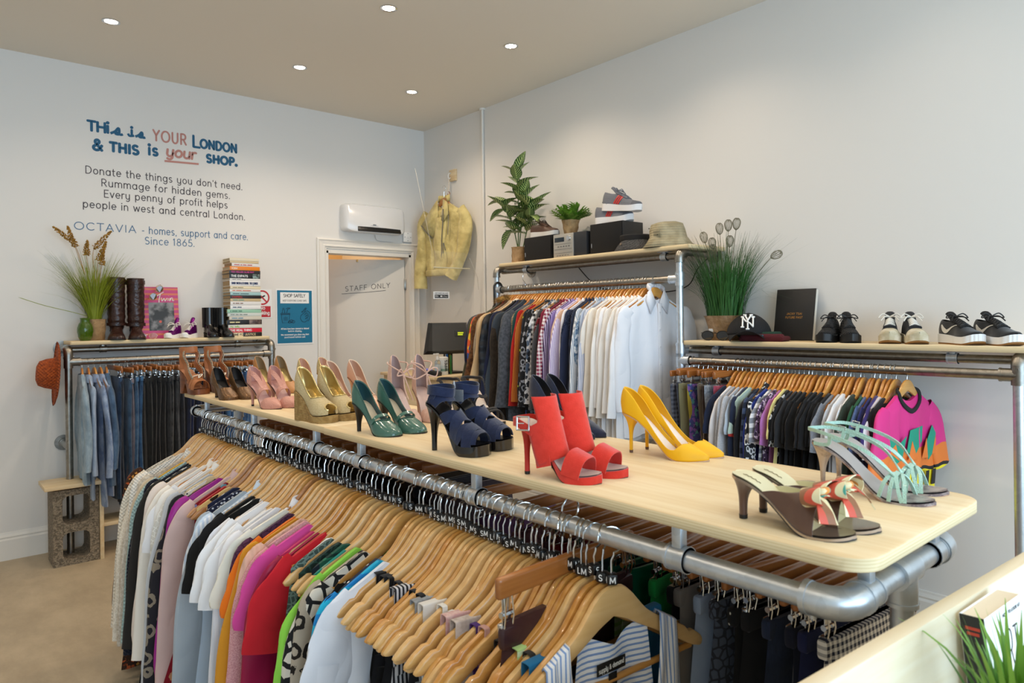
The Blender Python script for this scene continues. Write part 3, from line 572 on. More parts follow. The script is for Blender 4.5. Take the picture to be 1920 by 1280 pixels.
for y in (3.67, 2.47): fit_clamp(ur, (RXR + .06, y, 1.822), (0, 1, 0), RW * .9, 1.853, M_GALV)
m = MB(); m.tube(spline([(XW - .03, 3.42, 1.84), (XW - .035, 3.25, 1.70), (XW - .03, 3.1, 1.66), (XW - .03, 2.7, 1.63), (XW - .03, 2.5, 1.66), (XW - .035, 2.42, 1.76), (XW - .02, 2.33, 1.84)], 8), .0035, 8)
tag(m.build('speaker_cable', M_BLACK), 'thin black cable drooping on the wall under the upper shelf', 'cable')
wr = thing('clothes_rack', 'low galvanised pipe rack on the right wall holding the sports tops', 'clothes rack')
board(wr, 'shelf_board', RXR - .012, XW - .003, .70, 2.30, 1.318, 1.342, .012, 1)
for y in (NY,):
    pipe(wr, 'post', (RXR, y, 0), (RXR, y, 1.28), RW, M_GALV); pipe(wr, 'wall_arm', (RXR + .04, y, 1.296), (XW - .02, y, 1.296), RW, M_GALV2)
    fit_elbow(wr, (RXR, y, 1.296), (0, 0, -1), (1, 0, 0), RW, M_GALV2); fit_flange(wr, (XW - .001, y, 1.296), (-1, 0, 0), RW, M_GALV2); fit_tee(wr, (RXR, y, 1.231), (0, 0, 1), (0, 1, 0), RW, M_GALV2)
fit_tee(wr, (RXR, PY, 1.231), (0, 0, 1), (0, -1, 0), RW, M_GALV); fit_tee(wr, (RXR, PY, 1.29), (0, 0, 1), (1, 0, 0), RW, M_GALV)
pipe(wr, 'wall_arm', (RXR + .04, PY, 1.29), (XW - .02, PY, 1.29), RW, M_GALV2); fit_flange(wr, (XW - .001, PY, 1.29), (-1, 0, 0), RW, M_GALV2)
pipe(wr, 'hanging_rail', (RXR, NY, 1.231), (RXR, PY, 1.231), RW, M_GALV2); pipe(wr, 'support_rail', (RXR + .06, NY, 1.286), (RXR + .06, PY, 1.286), RW * .9, M_GALV2)
for y in (2.13, 1.0): fit_clamp(wr, (RXR + .06, y, 1.286), (0, 1, 0), RW * .9, 1.318, M_GALV)
# ================================================================ HANGERS
_zc = curve([(0, 0), (.018, -.003), (.036, -.014), (.055, -.034), (.075, -.055), (.12, -.083), (.19, -.121), (.2225, -.143)])
_zb = curve([(0, -.05), (.03, -.062), (.06, -.078), (.10, -.099), (.15, -.127), (.205, -.155), (.2225, -.158)])
def zc(x): return _zc(abs(x))
def mk_hanger_bar():
    m = MB(); xs = [-.2225, -.221, -.216, -.207] + [-.19 + .38 * i / 36 for i in range(37)] + [.207, .216, .221, .2225]; loops = []
    for x in xs:
        e = min(1, max(.12, sqrt(max(0, 1 - ((abs(x) - .2) / .0228) ** 2)) if abs(x) > .2 else 1)); zt, zl = zc(x), _zb(abs(x)); c = (zt + zl) / 2; h = (zt - zl) / 2 * e; t = .0068 * (.55 + .45 * e)
        if .172 < abs(x) < .184: zt2 = .0065
        else: zt2 = 0
        loop = []
        for k in range(12):
            a = 2 * pi * k / 12; cy, cz = cos(a), sin(a); y = t * (abs(cy) ** .6) * (1 if cy > 0 else -1); z = h * (abs(cz) ** .6) * (1 if cz > 0 else -1)
            if z > 0: z -= zt2 * z / max(h, 1e-6)
            loop.append((x, y, c + z))
        loops.append([V(p) for p in loop])
    m.loft(loops); return m.data('shoulder_bar', mat('#dcae6a', .3))
def mk_hook(stem):
    m = MB(); P = [(0, 0, -.012), (0, 0, stem - .012)] + [(0, .0 + .0, stem - .008)]
    R = .0205
    for i in range(15):
        a = radians(-78 + 258 * i / 14); P.append((R * cos(a) * 1.0, 0, stem + R + R * sin(a)))
    P = [V(p) for p in P]; P[2] = V((.004, 0, stem - .004)); m.tube(P, .0017, 7); return m.data('hook', M_CHROME)
def mk_tag(ch):
    m = MB(); m.rbox((0, 0, .012), (.017, .017, .017), .003); nf = len(m.f)
    strokes(m, ch, (0, -.0088, .0075), (1, 0, 0), (0, 0, 1), .0125, .0018, .06, .47, mi=1); strokes(m, ch, (-.0088, 0, .0075), (0, -1, 0), (0, 0, 1), .0125, .0018, .06, .47, mi=1)
    return m.data('size_tag', [mat('#0d0d0e', .4), M_WHITE], angle=30)
HB = mk_hanger_bar(); HOOK_L, HOOK_S = mk_hook(.050), mk_hook(.018); TAGS = [mk_tag(c) for c in 'MSLSM']
_m = MB(); _m.cyl((-.186, 0, -.148), (.186, 0, -.148), .0052, 10); TBAR = _m.data('trouser_bar', mat('#c58d48', .35))
WOODS = [mat('#dfb371', .28, pat=('wood', '#cf9a55', 0, 1.2), coat=.35), mat('#d9a75f', .28, pat=('wood', '#c68d47', 0, 1.2), coat=.35), mat('#e4bd82', .32, pat=('wood', '#d6a868', 0, 1.2), coat=.2), mat('#b98552', .35, pat=('wood', '#a06c3c', 0, 1.2), coat=.2), mat('#d59a4c', .25, pat=('wood', '#bf7f36', 0, 1.2), coat=.4)]
OR_W = [mat('#cf9045', .28, pat=('wood', '#b87532', 0, 1.2), coat=.3), mat('#c9863c', .28, pat=('wood', '#b06d2c', 0, 1.2), coat=.3), mat('#d8a154', .28, pat=('wood', '#c48a41', 0, 1.2), coat=.3)]
M_CLIPW = mat('#b9763a', .3, pat=('wood', '#9b5e2b', 0, 1.2), coat=.3)
rh = random.Random(77)
def hanger(loc, rz, label, group, scale, wood, hook=HOOK_S, tagm=None, bar=False, tilt=0, name='wooden_hanger'):
    t = thing(name, label, 'hanger', loc, 0, group, scale, (0, tilt, rz))
    put('shoulder_bar', HB, t, wood); hk = radians(rh.uniform(-32, 32) if tagm else rh.uniform(-10, 10)); put('hook', hook, t, None, None, (0, 0, hk))
    if tagm: put('size_tag', tagm, t, None, (0, 0, rh.uniform(-.003, .006)), (0, 0, hk))
    if bar: put('trouser_bar', TBAR, t)
    return t
# clip hanger: straight bar with two sprung clips
_m = MB(); _m.rbox((0, 0, -.018), (.34, .014, .034), .006, seg=3); CBAR = _m.data('hanger_bar', M_CLIPW)
_m = MB()
for dx in (0,): _m.rbox((dx, 0, -.052), (.018, .0025, .05), .001); _m.tube([(dx - .008, -.004, -.03), (dx - .009, -.008, -.06), (dx - .008, -.003, -.085)], .0014, 6); _m.tube([(dx + .008, -.004, -.03), (dx + .009, -.008, -.06), (dx + .008, -.003, -.085)], .0014, 6); _m.rbox((dx, .004, -.082), (.022, .012, .014), .002); _m.cyl((dx - .012, 0, -.06), (dx + .012, 0, -.06), .005, 8)
CLIP = _m.data('clip', M_CHROME)
def clip_hanger(loc, rz, label, group, scale=1.0, hook=HOOK_S, span=.13, tilt=0):
    t = thing('clip_hanger', label, 'hanger', loc, 0, group, scale, (0, tilt, rz)); put('hanger_bar', CBAR, t, M_CLIPW); put('hook', hook, t)
    for s in (-1, 1): put('clip', CLIP, t, None, (s * span, 0, 0))
    return t

# ================================================================ GARMENT SHAPES (shared meshes)
def mk_body(seed, L, chest=.2, hem=.21, fold=.011, neck=.062, thick=1.0, top=None, hemwave=.012, sh=.205):
    r_ = random.Random(seed); ph = [r_.uniform(0, 6.28) for _ in range(6)]; fr = r_.uniform(1.5, 2.2); NU, NR = 26, 22; loops = []
    for j in range(NR + 1):
        r = (j / NR) ** 1.2; front, back = [], []
        xs = lerp(sh, chest, sstep(r, 0, .22)); xs = lerp(xs, hem, sstep(r, .25, 1))
        for i in range(NU + 1):
            u = -1 + 2 * i / NU; x = u * xs; ax = min(abs(u) * sh, .2225)
            zs = (zc(ax) + .0035) if ax > neck else (zc(neck) + .0035 - .034 * (1 - (ax / neck) ** 2))
            if top is not None: zs = top - .02 * cos(u * pi * .9) * (1 if abs(u) < .95 else 1)
            z = lerp(zs * (1 - r) ** 2.2, -L + hemwave * sin(u * 5 + ph[0]), r) if top is None else lerp(zs, -L, r)
            if top is None: z = -L * r + zs * (1 - r) ** 2.2 + hemwave * r * sin(u * 5 + ph[0])
            t = thick * (.0075 + .011 * sstep(r, 0, .1)) * max(0, 1 - abs(u) ** 7) ** .5
            fo = fold * (r ** .7) * (sin(2 * pi * fr * .5 * (u + 1) + ph[1] + r) + .55 * sin(2 * pi * fr * 1.1 * (u + 1) + ph[2] - 1.5 * r)) + .006 * sin(7 * r + ph[3]) * r + .0032 * r ** .5 * sin(2 * pi * 3.1 * (u + 1) * .5 * 2 + ph[5] + 2.5 * sin(3 * r + ph[0]))
            x += .008 * r * sin(5 * r + ph[4] + (1.7 if u > 0 else 0)) * abs(u)
            front.append(V((x, fo - t, z))); back.append(V((x, fo + t, z)))
        loops.append(front + back[::-1])
    m = MB(); m.loft(loops, False); n2 = len(loops[0])
    for i in range(n2 // 2 - 1): m.f.append((i + 1, i, n2 - 1 - i, n2 - 2 - i)); m.m.append(0)
    return m.data('body', M_WHITE, angle=70, doubles=.0004)
def mk_sleeve(side, path, rx, ry, seed, wr=.12):
    r_ = random.Random(seed); ph = r_.uniform(0, 6.28); P = spline([V((side * x, y, z)) for x, y, z in path], 6); n = 16; loops = []; N = len(P) - 1
    for i, p in enumerate(P):
        t = (P[min(i + 1, N)] - P[max(i - 1, 0)]).normalized(); v = i / N; b = V((0, 1, 0)); a = b.cross(t).normalized(); loop = []
        for k in range(n):
            th = 2 * pi * k / n; w = 1 + wr * sin(2 * th + 9 * v + ph) + wr * .6 * sin(3 * th - 13 * v + ph * 2)
            loop.append(p + a * cos(th) * rx(v) * w + b * sin(th) * ry(v) * w)
        loops.append(loop)
    q = loops[-1]; c = P[-1]; loops.append([lerp(x, c, .12) - t * .003 for x in q]); loops.append([lerp(x, c, .14) - t * .05 for x in q])
    m = MB(); m.loft(loops, False); return m.data('sleeve', M_WHITE, angle=75, recalc=True)
def mk_collar(stand=.034, spread=.085, gap=38):
    m = MB(); rows = [[], [], [], []]
    for i in range(25):
        a = radians(-90 + gap / 2 + (360 - gap) * i / 24); c, s = cos(a), sin(a); f = max(0, -s)
        rows[0].append(V((.082 * c, .015 * s, -.066 - .012 * f))); rows[1].append(V((.070 * c, .018 * s, -.034 + stand * .3 - .02 * f)))
        rows[2].append(V((.076 * c, .022 * s, -.032 + stand * .3 - .02 * f))); rows[3].append(V((.104 * c, .026 * s - .006 * f, -.074 - .045 * f ** 2)))
    m.grid(rows); return m.data('collar', M_WHITE, angle=60)
def mk_band():
    m = MB(); rows = [[], []]
    for i in range(25):
        a = 2 * pi * i / 24; x = .112 * cos(a); y = .014 * sin(a); f = max(0, -sin(a)); e = 1 - abs(cos(a)) ** 2; rows[0].append(V((x * 1.06, y, zc(.118) + .003 - .034 * e - .03 * f))); rows[1].append(V((x * .96, y * .95, zc(.108) + .007 - .034 * e - .022 * f)))
    m.grid(rows); return m.data('neckband', M_WHITE, angle=60)
BODY = {'S': [mk_body(i, .62 + .03 * i, .205, .245, neck=.112) for i in (1, 2, 3)], 'M': [mk_body(i + 10, .74 + .03 * i, .2, .25, neck=.108) for i in (1, 2, 3)], 'H': [mk_body(i + 60, .76 + .03 * i, .2, .24, neck=.085) for i in (1, 2, 3)], 'D': [mk_body(i + 20, .96 + .05 * i, .192, .275, .016, neck=.112) for i in (0, 1, 2)],
        'J': [mk_body(i + 30, .70 + .05 * i, .215, .24, .007, thick=1.7) for i in (0, 1, 2)], 'V': [mk_body(i + 40, .68 + .05 * i, .195, .25, .015, sh=.192, neck=.112) for i in (0, 1, 2)], 'W': [mk_body(i + 80, .98 + .05 * i, .222, .285, .018, neck=.115, sh=.206) for i in (0, 1, 2)], 'F': [mk_body(i + 85, .93 + .04 * i, .21, .35, .022, neck=.108, sh=.2, hemwave=.02) for i in (0, 1)]}
LS = {s: [mk_sleeve(s, [(.185, 0, -.125), (.213, -.002, -.165), (.232 + .006 * k, dy, -.27), (.246 + .012 * k, dy * 2, -.45), (.256 + .018 * k, dy, -.63 - .02 * k)], lambda v: lerp(.028, .046, sstep(v, 0, .22)) - .008 * v if v < .93 else .036, lambda v: lerp(.014, .021, sstep(v, 0, .3)), 50 + k + s) for k, dy in ((0, -.008), (1, .006), (2, -.014))] for s in (-1, 1)}
LJ = {s: [mk_sleeve(s, [(.18, 0, -.125), (.218, -.002, -.17), (.245, dy, -.28), (.262 + .012 * k, dy * 2, -.45), (.272 + .02 * k, dy, -.62)], lambda v: lerp(.034, .058, sstep(v, 0, .25)) - .01 * v, lambda v: lerp(.017, .03, sstep(v, 0, .3)), 70 + k + s, .11) for k, dy in ((0, -.01), (1, .008))] for s in (-1, 1)}
SS = {s: [mk_sleeve(s, [(.175, 0, -.122), (.208, 0, -.155), (.226 + .008 * k, -.004, -.21), (.240 + .016 * k, -.006, -.28 - .02 * k)], lambda v: lerp(.028, .048, sstep(v, 0, .5)), lambda v: lerp(.010, .017, v), 90 + k + s, .12) for k in (0, 1)] for s in (-1, 1)}
COLLAR, BAND = mk_collar(), mk_band()
KIND = {'S': ('t_shirt', 'top', 'S', 's', 'b'), 's': ('blouse', 'top', 'M', 's', None), 'L': ('jumper', 'jumper', 'S', 'l', 'b'), 'H': ('shirt', 'shirt', 'H', 'l', 'c'), 'B': ('blouse', 'blouse', 'M', 'l', None), 'D': ('dress', 'dress', 'D', 'l', None), 'd': ('dress', 'dress', 'D', 's', None), 'J': ('jacket', 'jacket', 'J', 'j', 'c'), 'V': ('vest_top', 'top', 'V', None, None), 'W': ('dress', 'dress', 'W', None, None), 'F': ('dress', 'dress', 'F', None, None), 'X': ('blouse', 'blouse', 'W', 's', None)}
PATS = {}
def fabric(hexc, pat):
    """pat code -> material"""
    p = b = None; rough = .88
    if pat:
        c, *a = pat.split('/')
        if c == 'st': p = ('stripe', a[0], float(a[1]), int(a[2]), float(a[3]) if len(a) > 3 else .5)
        elif c == 'ck': p = ('check', a[0], float(a[1]))
        elif c == 'pl': p = ('plaid', a[0], a[1], float(a[2]))
        elif c == 'dt': p = ('dots', a[0], float(a[1]), float(a[2]))
        elif c == 'fl': p = ('floral', a[0], float(a[1]), float(a[2]))
        elif c == 'lp': p = ('leopard', a[0], float(a[1])) + ((a[2],) if len(a) > 2 else ())
        elif c == 'lc': p = ('lace', a[0], float(a[1]), float(a[2]))
        elif c == 'nz': p = ('noise', a[0], float(a[1])) + ((float(a[2]), float(a[3])) if len(a) > 2 else ())
        elif c == 'gl': p = ('glitter', a[0], float(a[1]))
        elif c == 'dn': p = ('denim', a[0])
        elif c == 'kn': b = ('weave', 520, .8)
        elif c == 'rb': b = ('rib', float(a[0]) if a else 700, .7)
        elif c == 'sa': rough = .35
        elif c == 'le': rough = .4; b = ('crease', 14, .5)
        elif c == 'pf': b = ('rib', 110, 1.0, 2); rough = .45
    if b is None: b = ('crease', 7, .6)
    return mat(hexc, rough, 0, p, b, .25, sheen=.15 if rough > .8 else 0)
def garment(loc, rz, kind, hexc, pat, label, group, scale=1.0, seed=0, tilt=0, lscale=1.0, collar_hex=None, name=None, yscale=1.0):
    nm, cat, bk, sl, ne = KIND[kind]; m = fabric(hexc, pat); t = thing(name or nm, label, cat, loc, 0, group, scale, (0, tilt, rz)); bs = BODY[bk]
    b = put('body', bs[seed % len(bs)], t, m); b.scale = (1, yscale, lscale)
    if sl:
        src = {'s': SS, 'l': LS, 'j': LJ}[sl]
        for s in (-1, 1): q = put('sleeve', src[s][(seed + (s > 0)) % len(src[s])], t, m); q.scale = (.74 if s > 0 and loc[0] > 3 else 1, yscale, 1)
    if ne: put('collar' if ne == 'c' else 'neckband', COLLAR if ne == 'c' else BAND, t, loc=(0, 0, -.02 if ne == 'c' else 0), mats= fabric(collar_hex, None) if collar_hex else m)
    return t
# trousers folded over / clipped by the waist; jeans
def mk_trousers(seed, L, w0, w1, thick=.014, fold=.006, flare=0):
    r_ = random.Random(seed); ph = [r_.uniform(0, 6.28) for _ in range(4)]; loops = []; NU, NR = 16, 18
    for j in range(NR + 1):
        r = j / NR; w = lerp(w0, w1, sstep(r, 0, .5)) + flare * r; f, b = [], []
        for i in range(NU + 1):
            u = -1 + 2 * i / NU; t = thick * (.6 + .5 * sstep(r, 0, .15)) * max(0, 1 - abs(u) ** 5) ** .5; y = fold * r ** .6 * (sin(3.2 * u + ph[0]) + .6 * sin(6 * u + ph[1] + r)) + .004 * sin(6 * r + ph[2])
            x = u * w + .012 * r * sin(3 * r + ph[3]); z = -.078 - L * r + .008 * sin(4 * u + ph[0]) * r; f.append(V((x, y - t, z))); b.append(V((x, y + t, z)))
        loops.append(f + b[::-1])
    m = MB(); m.loft(loops, True); return m.data('legs', M_WHITE, angle=70, doubles=.0004)
TROUS = [mk_trousers(i, .86 + .03 * (i % 3), .155, .125 - .01 * (i % 2)) for i in range(4)]
SKIRT = [mk_trousers(20 + i, .62 + .06 * i, .15, .17, .016, .012, .04) for i in range(3)]
SHORTS = [mk_trousers(40 + i, .42 + .06 * i, .17, .16, .016, .006) for i in range(2)]
_m = MB(); _m.rbox((0, 0, -.096), (.312, .032, .036), .008); WAIST = _m.data('waistband', M_WHITE)
def trousers(loc, rz, hexc, pat, label, group, scale=1.0, seed=0, src=TROUS, name='jeans', cat='jeans', tilt=0):
    m = fabric(hexc, pat); t = thing(name, label, cat, loc, 0, group, scale, (0, tilt, rz)); put('skirt_panel' if src is SKIRT else 'legs', src[seed % len(src)], t, m); w_ = put('waistband', WAIST, t, m); w_.scale = (1, .62, 1) if src is not SHORTS else (1, .8, 1); return t

# ================================================================ FRONT RAIL OF THE SHOE TABLE
K = 1.2; GAP_L = .0175 - K * (.050 + .041); ZF = RZ + GAP_L
FRONT = '''D|#3a2418|fl/#b5552a,#7a3a1c,#c98a3c/60/.35|dark brown dress with orange flecks
L|#ece3d2|kn|cream knitted cardigan with chunky sleeves
L|#efe6d6|lc/#ded3c0/70/.06|cream lace blouse
H|#f1ede4|kn|off-white collared ribbed jumper
B|#d9c6ab|0|beige tunic with soft sleeves
B|#b9ab98|nz/#d7cdbf/120|grey-beige lace knit
V|#e3ae2d|0|mustard yellow strap top
L|#a9c5c4|kn|pale mint knitted jumper
L|#191c2c|kn|navy knitted jumper
B|#151515|lp/#e9e6df/38|black and white swirl print blouse
D|#2a2826|0|sheer charcoal long dress
W|#ece9e1|dt/#151515/28/.22|white dress with black spots
B|#e6d9d0|0|pale blush blouse
H|#f2ece2|0|ivory collared shirt
s|#eeeef1|0|white wide-sleeved blouse
H|#f0eeea|0|white shirt with a standing collar
D|#f1efe9|lc/#dcd9d0/60/.08|white lace long-sleeved tunic
B|#c8ccd2|0|pale grey cotton blouse
V|#f0ece6|dt/#17171a/75/.3|white blouse with small black specks
V|#dcc9a2|dt/#17140f/42/.2|sand blouse with black polka dots
D|#25242a|lp/#8d8271/22|black paisley dress
B|#a02a8d|sa|magenta satin blouse with dark buttons
H|#d5b7b2|sa|dusty pink satin shirt
F|#8a1224|fl/#c48f6b,#7f86b8,#6c9fb0,#d0a27c/26/.36|burgundy brocade dress with blossoms
V|#b4302f|0|plain brick red dress
W|#c89a4d|lp/#2a1d10/30/#e6cf9a|golden leopard print dress
V|#e9dccb|fl/#e0752d,#d9a441,#9a3d20/40/.4|cream strap top with orange flowers
V|#1d2340|dt/#eceae6/40/.25|navy strap top with white dots
W|#20253d|dt/#cfd3de/90/.3|navy dress with tiny pale flecks
B|#aab4bd|0|grey-blue chambray blouse
H|#cfe0f2|0|pale blue collared shirt
B|#c9d8ee|st/#eef3fa/90/0|blue and white fine striped blouse
S|#161616|0|black cotton tee
s|#1b1b1d|0|black short-sleeved blouse
V|#141414|lp/#e6e6e6/20|black top with white line drawing
S|#ececf2|0|white cotton tee
s|#f2f2f4|0|white smock top with black piping
X|#f4f4f6|0|white billowing blouse
X|#f3f3f5|0|white cotton shirt dress
B|#eeeef3|0|white blouse with tie cuffs
H|#ecebf0|st/#dfe2ea/60/0|white shirt with faint stripes
s|#efebdd|0|ivory short-sleeved blouse
B|#3a1c33|lc/#54304c/60/.08|deep plum lace top
S|#ee7a1e|0|bright orange tee
L|#d7942a|0|mustard long-sleeved top
B|#e2b49f|rb/300|peach ribbed top
L|#c9838a|gl/#e9b7b5/700|pink glitter knit
S|#dd4fa0|0|hot pink top
V|#c93267|0|cerise sleeveless top
D|#9c1c45|sa|burgundy satin dress
S|#c81f2c|0|scarlet tee
V|#eeeef0|0|white strap top with red trim
W|#6f8781|lc/#41534e/75/.1|grey-green lace dress
W|#26423a|lc/#142620/60/.09|dark green lace dress
V|#15202b|pl/#1e6b4f/#0f1420/14|navy and green checked top
V|#1f8f86|0|teal strap top
S|#8fd14a|0|lime green tee
D|#c9bfae|lp/#201a16/26/#8d765a|pale leopard print dress
D|#1a1a1c|lc/#d8cfbf/34/.12|black and cream cobweb print dress
D|#1e2238|dt/#e9e9ee/45/.14|navy dress with pin dots
L|#1f86d0|st/#27b3df/26/2|turquoise and blue striped top
s|#e6ebf5|0|white tee with navy piping'''.split('\n')
rf = random.Random(5); NG = len(FRONT); ys = []
for i in range(NG):
    u = i / (NG - 1); ys.append(lerp(3.33, 1.47, u) + rf.uniform(-.008, .008))
def front_label(i, n): return ('black', 'dark')[0]
for i, ln in enumerate(FRONT):
    k, hx, pt, ds = ln.split('|'); pt = '' if pt == '0' else pt; y = ys[i]; rz = radians(rf.uniform(-4, 4)); tl = radians(rf.uniform(-1.5, 1.5))
    hanger((RX0, y, ZF), rz, 'wooden hanger holding the ' + ds, 'wooden hangers on the front rail', K, WOODS[rf.choice((0, 0, 1, 1, 2, 2, 3, 4))], HOOK_L, TAGS[i % 5], rf.random() < .15, tl)
    garment((RX0, y, ZF), rz, k, hx, pt, ds + ' on the front rail', 'tops and dresses on the front rail', K, i * 7 + 3, tl, rf.uniform(.86, 1.04), yscale=.62)
# near end: strap tops, mostly bare wood showing
def mk_strap_top(seed, L, top=-.24, w=.15, hem=.19):
    return mk_body(seed, L, (w + hem) / 2, hem, .012, top=top, sh=w)
STRAPT = [mk_strap_top(200 + i, .74 + .05 * i, -.23 - .02 * i) for i in range(3)]
def mk_strap(w):      # loop over the arm at x
    out = {}
    for s in (-1, 1):
        x = s * .125; z = zc(.125); zb = _zb(.125); m = MB(); d = w / 2
        P = [(x - s * .006, -.006, -.245), (x, -.0085, zb), (x, -.0088, z - .002), (x, -.006, z + .0025), (x, .006, z + .0025), (x, .0088, z - .002), (x, .0085, zb), (x - s * .006, .006, -.245)]
        Q = spline(P, 4); N = []
        for q in Q: N.append(V((0, -1, 0)) if q.z < z - .001 and q.y < 0 else (V((0, 1, 0)) if q.z < z - .001 else V((0, 0, 1))))
        for j in range(len(Q)):      # sheared with the arm slope
            pass
        m.ribbon(Q, N, w, .0016); out[s] = m.data('strap', M_WHITE, angle=50)
    return out
STRAPS = {w: mk_strap(w) for w in (.010, .022, .05)}
NEAR = '''#151516||.022|black strap top with a red tab
#16171c|fl/#3f7d4e,#b03a44/14/.2|.022|black top with green leaves
#101012||.010|plain black camisole
#17171b|dt/#e8e8ea/40/.14|.010|black camisole with white dots
#23232b|st/#d8d8dc/120/0|.05|black and white pinstriped halter top
#141416||.010|black ribbed camisole
#1a1a1e|dt/#f0f0f2/30/.16|.010|black sundress with pale spots
#8f9499|nz/#a3a8ad/200|.05|grey marl racer vest
#ece9e4||.05|white cotton vest top
#f1efe9||.010|ivory thin-strapped camisole
#e6e2da||.010|cream silk camisole
#d4a2a0|nz/#e5c4bd/90|.05|faded pink vest
#d9cdc6|nz/#b9aaa2/60|.05|pale lilac crinkled top
#4b2a78||.010|purple thin-strapped top
#cfa29a||.010|rose thin-strapped top
#1c1a1c|fl/#c33a4e,#d58a8f/30/.3|.022|black top with pink flowers
#2c8f57||.010|emerald thin-strapped top
#b8d989|st/#d7e8ba/70/2|.022|lime striped vest
#27231f|lp/#c9b78c/30|.010|dark animal print camisole
#1d6f9e||.05|teal blue vest top'''.split('\n')
NN = len(NEAR) + 14; yn = [lerp(1.455, .875, (i / (NN - 1)) ** 1.05) + rf.uniform(-.004, .004) for i in range(NN)]
gi = 0; nth = ('first', 'second', 'third', 'fourth', 'fifth', 'sixth', 'seventh', 'eighth', 'ninth', 'tenth', 'eleventh', 'twelfth', 'thirteenth', 'fourteenth', 'fifteenth', 'sixteenth', 'seventeenth', 'eighteenth', 'nineteenth', 'twentieth')
bare = 0
for i in range(NN - 1):
    y = yn[i]; rz = radians(rf.uniform(-5, 4)); tl = radians(rf.uniform(-2, 2)); wd = WOODS[rf.choice((0, 1, 1, 2, 2, 4, 0))]
    has = (i % 5) not in (2, 4) and gi < len(NEAR) or (NN - 1 - i) <= len(NEAR) - gi
    if has:
        hx, pt, w, ds = NEAR[gi].split('|')
        hanger((RX0, y, ZF), rz, 'pale wooden hanger holding the ' + ds, 'wooden hangers on the front rail', K, wd, HOOK_L, TAGS[(i * 3) % 5], gi in (8, 13, 17, 19), tl)
        t = thing('strap_top', ds + ' at the near end of the front rail', 'top', (RX0, y, ZF), 0, 'strap tops on the front rail', K, (0, tl, rz)); mm = fabric(hx, pt)
        b = put('body', STRAPT[gi % 3], t, mm); b.scale = (1, .6, 1)
        for s in (-1, 1): put('strap', STRAPS[float(w)][s], t, mm)
        gi += 1
    else:
        hanger((RX0, y, ZF), rz, 'bare honey wooden hanger, %s empty one from the far side of the strap tops' % nth[bare], 'wooden hangers on the front rail', K, wd, HOOK_L, TAGS[(i * 3) % 5], False, tl); bare += 1
# clip hanger with the leather skirt among them
y = .985; ch = clip_hanger((RX0 + .01, y, ZF + .045), radians(3), 'brown clip hanger gripping the dark leather skirt on the front rail', 'wooden hangers on the front rail', K, HOOK_L, .15)
ch.location.z += -.01
# frontmost hanger with the striped halter blouse
yf_ = yn[-1] - .004; rz = radians(-4)
hanger((RX0 + .005, yf_, ZF), rz, 'frontmost pale wooden hanger with trouser bar, holding the striped halter blouse', 'wooden hangers on the front rail', K, WOODS[2], HOOK_L, TAGS[0], True, 0)
t = thing('halter_blouse', 'blue and white striped halter blouse with paper tag on the frontmost hanger', 'blouse', (RX0 + .005, yf_, ZF), 0, None, K, (0, 0, rz))
MS = mat('#f1f3f8', .85, pat=('stripe', '#86a5d8', 150, 0, .62)); m = MB()
for s in (-1, 1):      # front bands: from over the arm down to the bodice
    rows = []
    for j in range(15):
        v = j / 14; z = lerp(zc(.125) + .004, -.52, v); xi = lerp(.098, .035, sstep(v, 0, .8)); xo = lerp(.142, .155, v); y_ = -.0105 - .004 * sin(5 * v)
        rows.append([V((s * lerp(xi, xo, i / 8), y_ - .003 * sin(i * 1.3 + 3 * v), z + (0 if v > .15 else (1 - v / .15) * (zc(lerp(xi, xo, i / 8)) - zc(.125))))) for i in range(9)])
    m.grid([[V((p.x, .0095, p.z - .02)) for p in rows[0]], [V((p.x, 0, p.z + .003)) for p in rows[0]]] + rows)
o = m.build('front_band', MS, t, angle=80); md = o.modifiers.new('thickness', 'SOLIDIFY'); md.thickness = .0012
m = MB(); rows = []
for j in range(13):
    v = j / 12; rows.append([V((lerp(-.09, .1, i / 12) * lerp(.75, 1.35, v), .003 + .005 * sin(i * .9 + 2 * v), lerp(-.095 + .03 * (abs(i - 6) / 6), -.52, v))) for i in range(13)])
m.grid(rows); m.build('back_panel', mat('#eef1f7', .85, pat=('stripe', '#7f9fd4', 110, 2, .62)), t, angle=80)
m = MB(); m.rbox((-.005, -.002, -.125), (.062, .0012, .019), .0005); lb = m.build('neck_label', M_BLACK, t)
m = MB(); strokes(m, 'supply & demand', (-.005, -.0029, -.129), (1, 0, .06), (0, 0, 1), .0102, .001, .05, .5, width=.055); m.build('label_lettering', M_WHITE, lb)
m = MB(); m.rbox((-.004, -.004, -.155), (.018, .001, .04), .0004); m.build('size_label', M_BLACK, t)
m = MB(); m.rbox((.010, -.013, -.225), (.05, .0012, .115), .0005); pt_ = m.build('price_tag', mat('#f4f3f0', .7), t)
m = MB(); strokes(m, '10', (.016, -.0138, -.268), (1, 0, .1), (0, 0, 1), .016, .001, .05, .5); m.build('tag_lettering', mat('#8d9aa8', .7), pt_)
# leather skirt hanging from the clip hanger
lt = thing('leather_skirt', 'dark brown leather skirt clipped on the near end of the front rail', 'skirt', (RX0 + .01, y, ZF + .035), radians(3), None, K); mm = mat('#3a1f24', .32, bump=('crease', 14, .4)); b = put('skirt_panel', SKIRT[0], lt, mm); b.scale = (1.05, .6, .9); b = put('waistband', WAIST, lt, mm); b.scale = (1.05, .5, 1)

